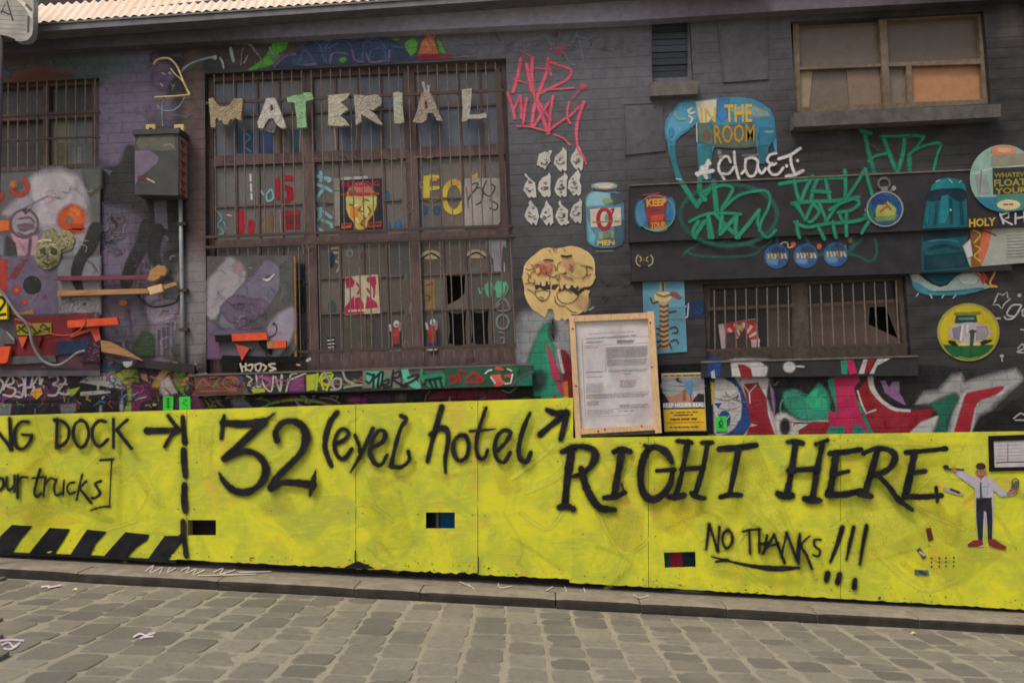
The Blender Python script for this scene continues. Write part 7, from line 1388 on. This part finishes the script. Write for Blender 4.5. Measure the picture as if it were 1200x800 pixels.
# ================================================================ sign on its post, top left corner
sg = empty('street_sign', P(3, 640, .42), 'pale rounded sign with a dark letter A on a grey post, top left corner', 'sign')
m = MB(); m.prism([(-60, -30), (37, -30), (38, 0), (37.5, 34), (36, 41), (32, 45.5), (26, 47), (18, 46), (8, 42), (-4, 40), (-60, 40)], .40, .44); m.build('sign_plate', M['sign_white'], sg)
m = MB()
rim = [(38.2, -30), (38.6, 0), (38, 34), (36.4, 41.5), (32.2, 46.3), (26, 48), (18, 47)]
for i in range(len(rim) - 1): m.beam(rim[i][0], rim[i][1], rim[i + 1][0], rim[i + 1][1], 1.4, .39, .45 + .001 * i)
m.build('rim', M['pipe_metal'], sg)
a = Art(.4405); a.st('1.5,15 8,1 15,24', 2.2, C(70, 68, 66), .5, False); a.st('4,14 13,18', 1.8, C(70, 68, 66), .5, False); a.st('22,0 30,7 38,20', 5, C(222, 216, 206), 1.2); a.st('31,6 36.5,12', 3, C(96, 92, 90), .8); a.st('33.2,20 33,37', 2.4, C(92, 88, 86), 1)
for i in range(7): a.st([(-40, 6 + i * 5), (30, 8 + i * 5.4)], .5, C(132, 128, 124, .6), .5, False)
a.build('printing', M['paint'], sg)
m = MB(); z_ = P(0, 45, .42); gz = zpave(P(-2, 640, .42).x)
m.tube([P(-1, 40, .42), P(-2, 120, .42), P(-4, 200, .42), Vector((P(-4, 200, .42).x - .03, YW - .42, gz))], .03, 10); m.build('post', M['post_grey'], sg, smooth=True)

# paint on the wall behind, seen through the slots cut in the hoarding
def g(a): a.fill('500,598 517,596 517,622 498,622', C(40, 40, 46), 1); a.fill('511,598 514,598 514,622 511,622', C(150, 146, 150), .6); a.fill('516,596 536,594 536,622 516,622', C(20, 108, 170), 2)
tag('blue paint seen through the middle slot of the hoarding', g, name='mural')
def g(a): a.fill('770,640 800,640 800,670 770,670', C(20, 150, 120), 2); a.fill('784,640 800,640 800,670 786,670', C(226, 50, 100), 2); a.fill('800,640 822,640 822,670 800,670', C(50, 80, 100), 2)
tag('pink and teal paint seen through the right slot of the hoarding', g, name='mural')

# older, half covered tags: thin layered strokes over the murals and the brickwork
def scrub(label, boxes, n, pal, d, mat='wall_paint', par=None, wmin=.7, wmax=2.6, seed=1, al=(.35, .85)):
    q = random.Random(seed); a = Art(d, step=.00003)
    for _ in range(n):
        x0, y0, x1, y1 = q.choice(boxes); x = q.uniform(x0, x1); y = q.uniform(y0, y1); L = q.uniform(4, 16); p = [(x, y)]; t = q.uniform(0, 6.28)
        for k in range(q.choice((2, 3, 4))):
            t += q.uniform(-1.5, 1.5); x += math.cos(t) * L * .5; y += math.sin(t) * L * .4; p.append((min(max(x, x0), x1), min(max(y, y0), y1)))
        c = C(*q.choice(pal)); a.st(p, q.uniform(wmin, wmax), c[:3] + (q.uniform(*al),), 1.2)
    o = a.build('layered_strokes', M[mat], par or bld, label=label); o['kind'] = 'stuff'; return o
PAL = [(150, 60, 110), (90, 140, 70), (180, 150, 60), (40, 40, 46), (170, 170, 176), (60, 110, 140), (150, 70, 50), (90, 60, 110), (30, 28, 34)]
scrub('tangle of old tag lines low on the left wall', [(0, 432, 225, 478), (120, 425, 235, 470)], 170, PAL, .0068, seed=2)
scrub('tangle of old tag lines on the long sill', [(230, 442, 620, 452), (240, 444, 615, 450)], 120, PAL, .0790, 'paint', sill2, .6, 1.8, 3)
scrub('tangle of old tag lines under the long sill', [(230, 464, 650, 476)], 50, PAL, .0066, seed=4)
scrub('thin scratches over the red mural', [(822, 445, 1190, 500)], 70, [(190, 190, 190), (30, 28, 32), (120, 30, 44), (60, 140, 120), (150, 60, 110)], .0075, seed=5, wmin=.5, wmax=1.6)
scrub('ghost marks on the upper brickwork', [(600, 40, 760, 180), (120, 60, 235, 145), (560, 36, 760, 60)], 60, [(120, 120, 134), (90, 88, 100), (60, 58, 66), (130, 100, 110)], .0043, seed=6, al=(.15, .45), wmax=4)
scrub('ghost marks on the black brickwork at right', [(1070, 340, 1195, 470), (830, 110, 1195, 190), (690, 300, 750, 360)], 60, [(70, 70, 74), (90, 88, 92), (30, 30, 32), (60, 70, 72)], .0043, seed=7, al=(.15, .45), wmax=3)
scrub('scuffs and old marks on the window frame', [(240, 420, 605, 430), (240, 184, 590, 190), (355, 200, 364, 410), (474, 200, 483, 410)], 70, [(130, 116, 110), (60, 50, 50), (150, 140, 136), (110, 70, 66)], -.0648, 'paint', win, .5, 1.6, 8)
scrub('scuffs on the skull board', [(5, 215, 112, 300), (70, 340, 112, 380), (5, 300, 112, 430)], 130, [(110, 96, 112), (70, 60, 70), (190, 180, 190), (150, 80, 60)], .0380, 'paint', sk_, .5, 1.6, 9, al=(.2, .6))

scrub('thin layered marks over the lilac paint by the pipe', [(120, 300, 205, 420), (120, 250, 150, 300)], 80, [(60, 56, 64), (150, 140, 160), (90, 110, 90), (120, 80, 90), (40, 38, 42)], .0110, seed=12, al=(.2, .6))
scrub('scratches on the bird board', [(246, 302, 340, 395)], 70, [(80, 70, 84), (160, 156, 166), (110, 96, 112), (60, 58, 60)], .0400, 'paint', bb, .4, 1.4, 13, al=(.2, .6))
scrub('scratches on the long beam', [(745, 222, 1125, 262), (745, 290, 1060, 318)], 80, [(80, 78, 82), (110, 108, 110), (34, 32, 34)], .0762, 'paint', lin1, .3, 1.2, 14, al=(.15, .5)) if False else None
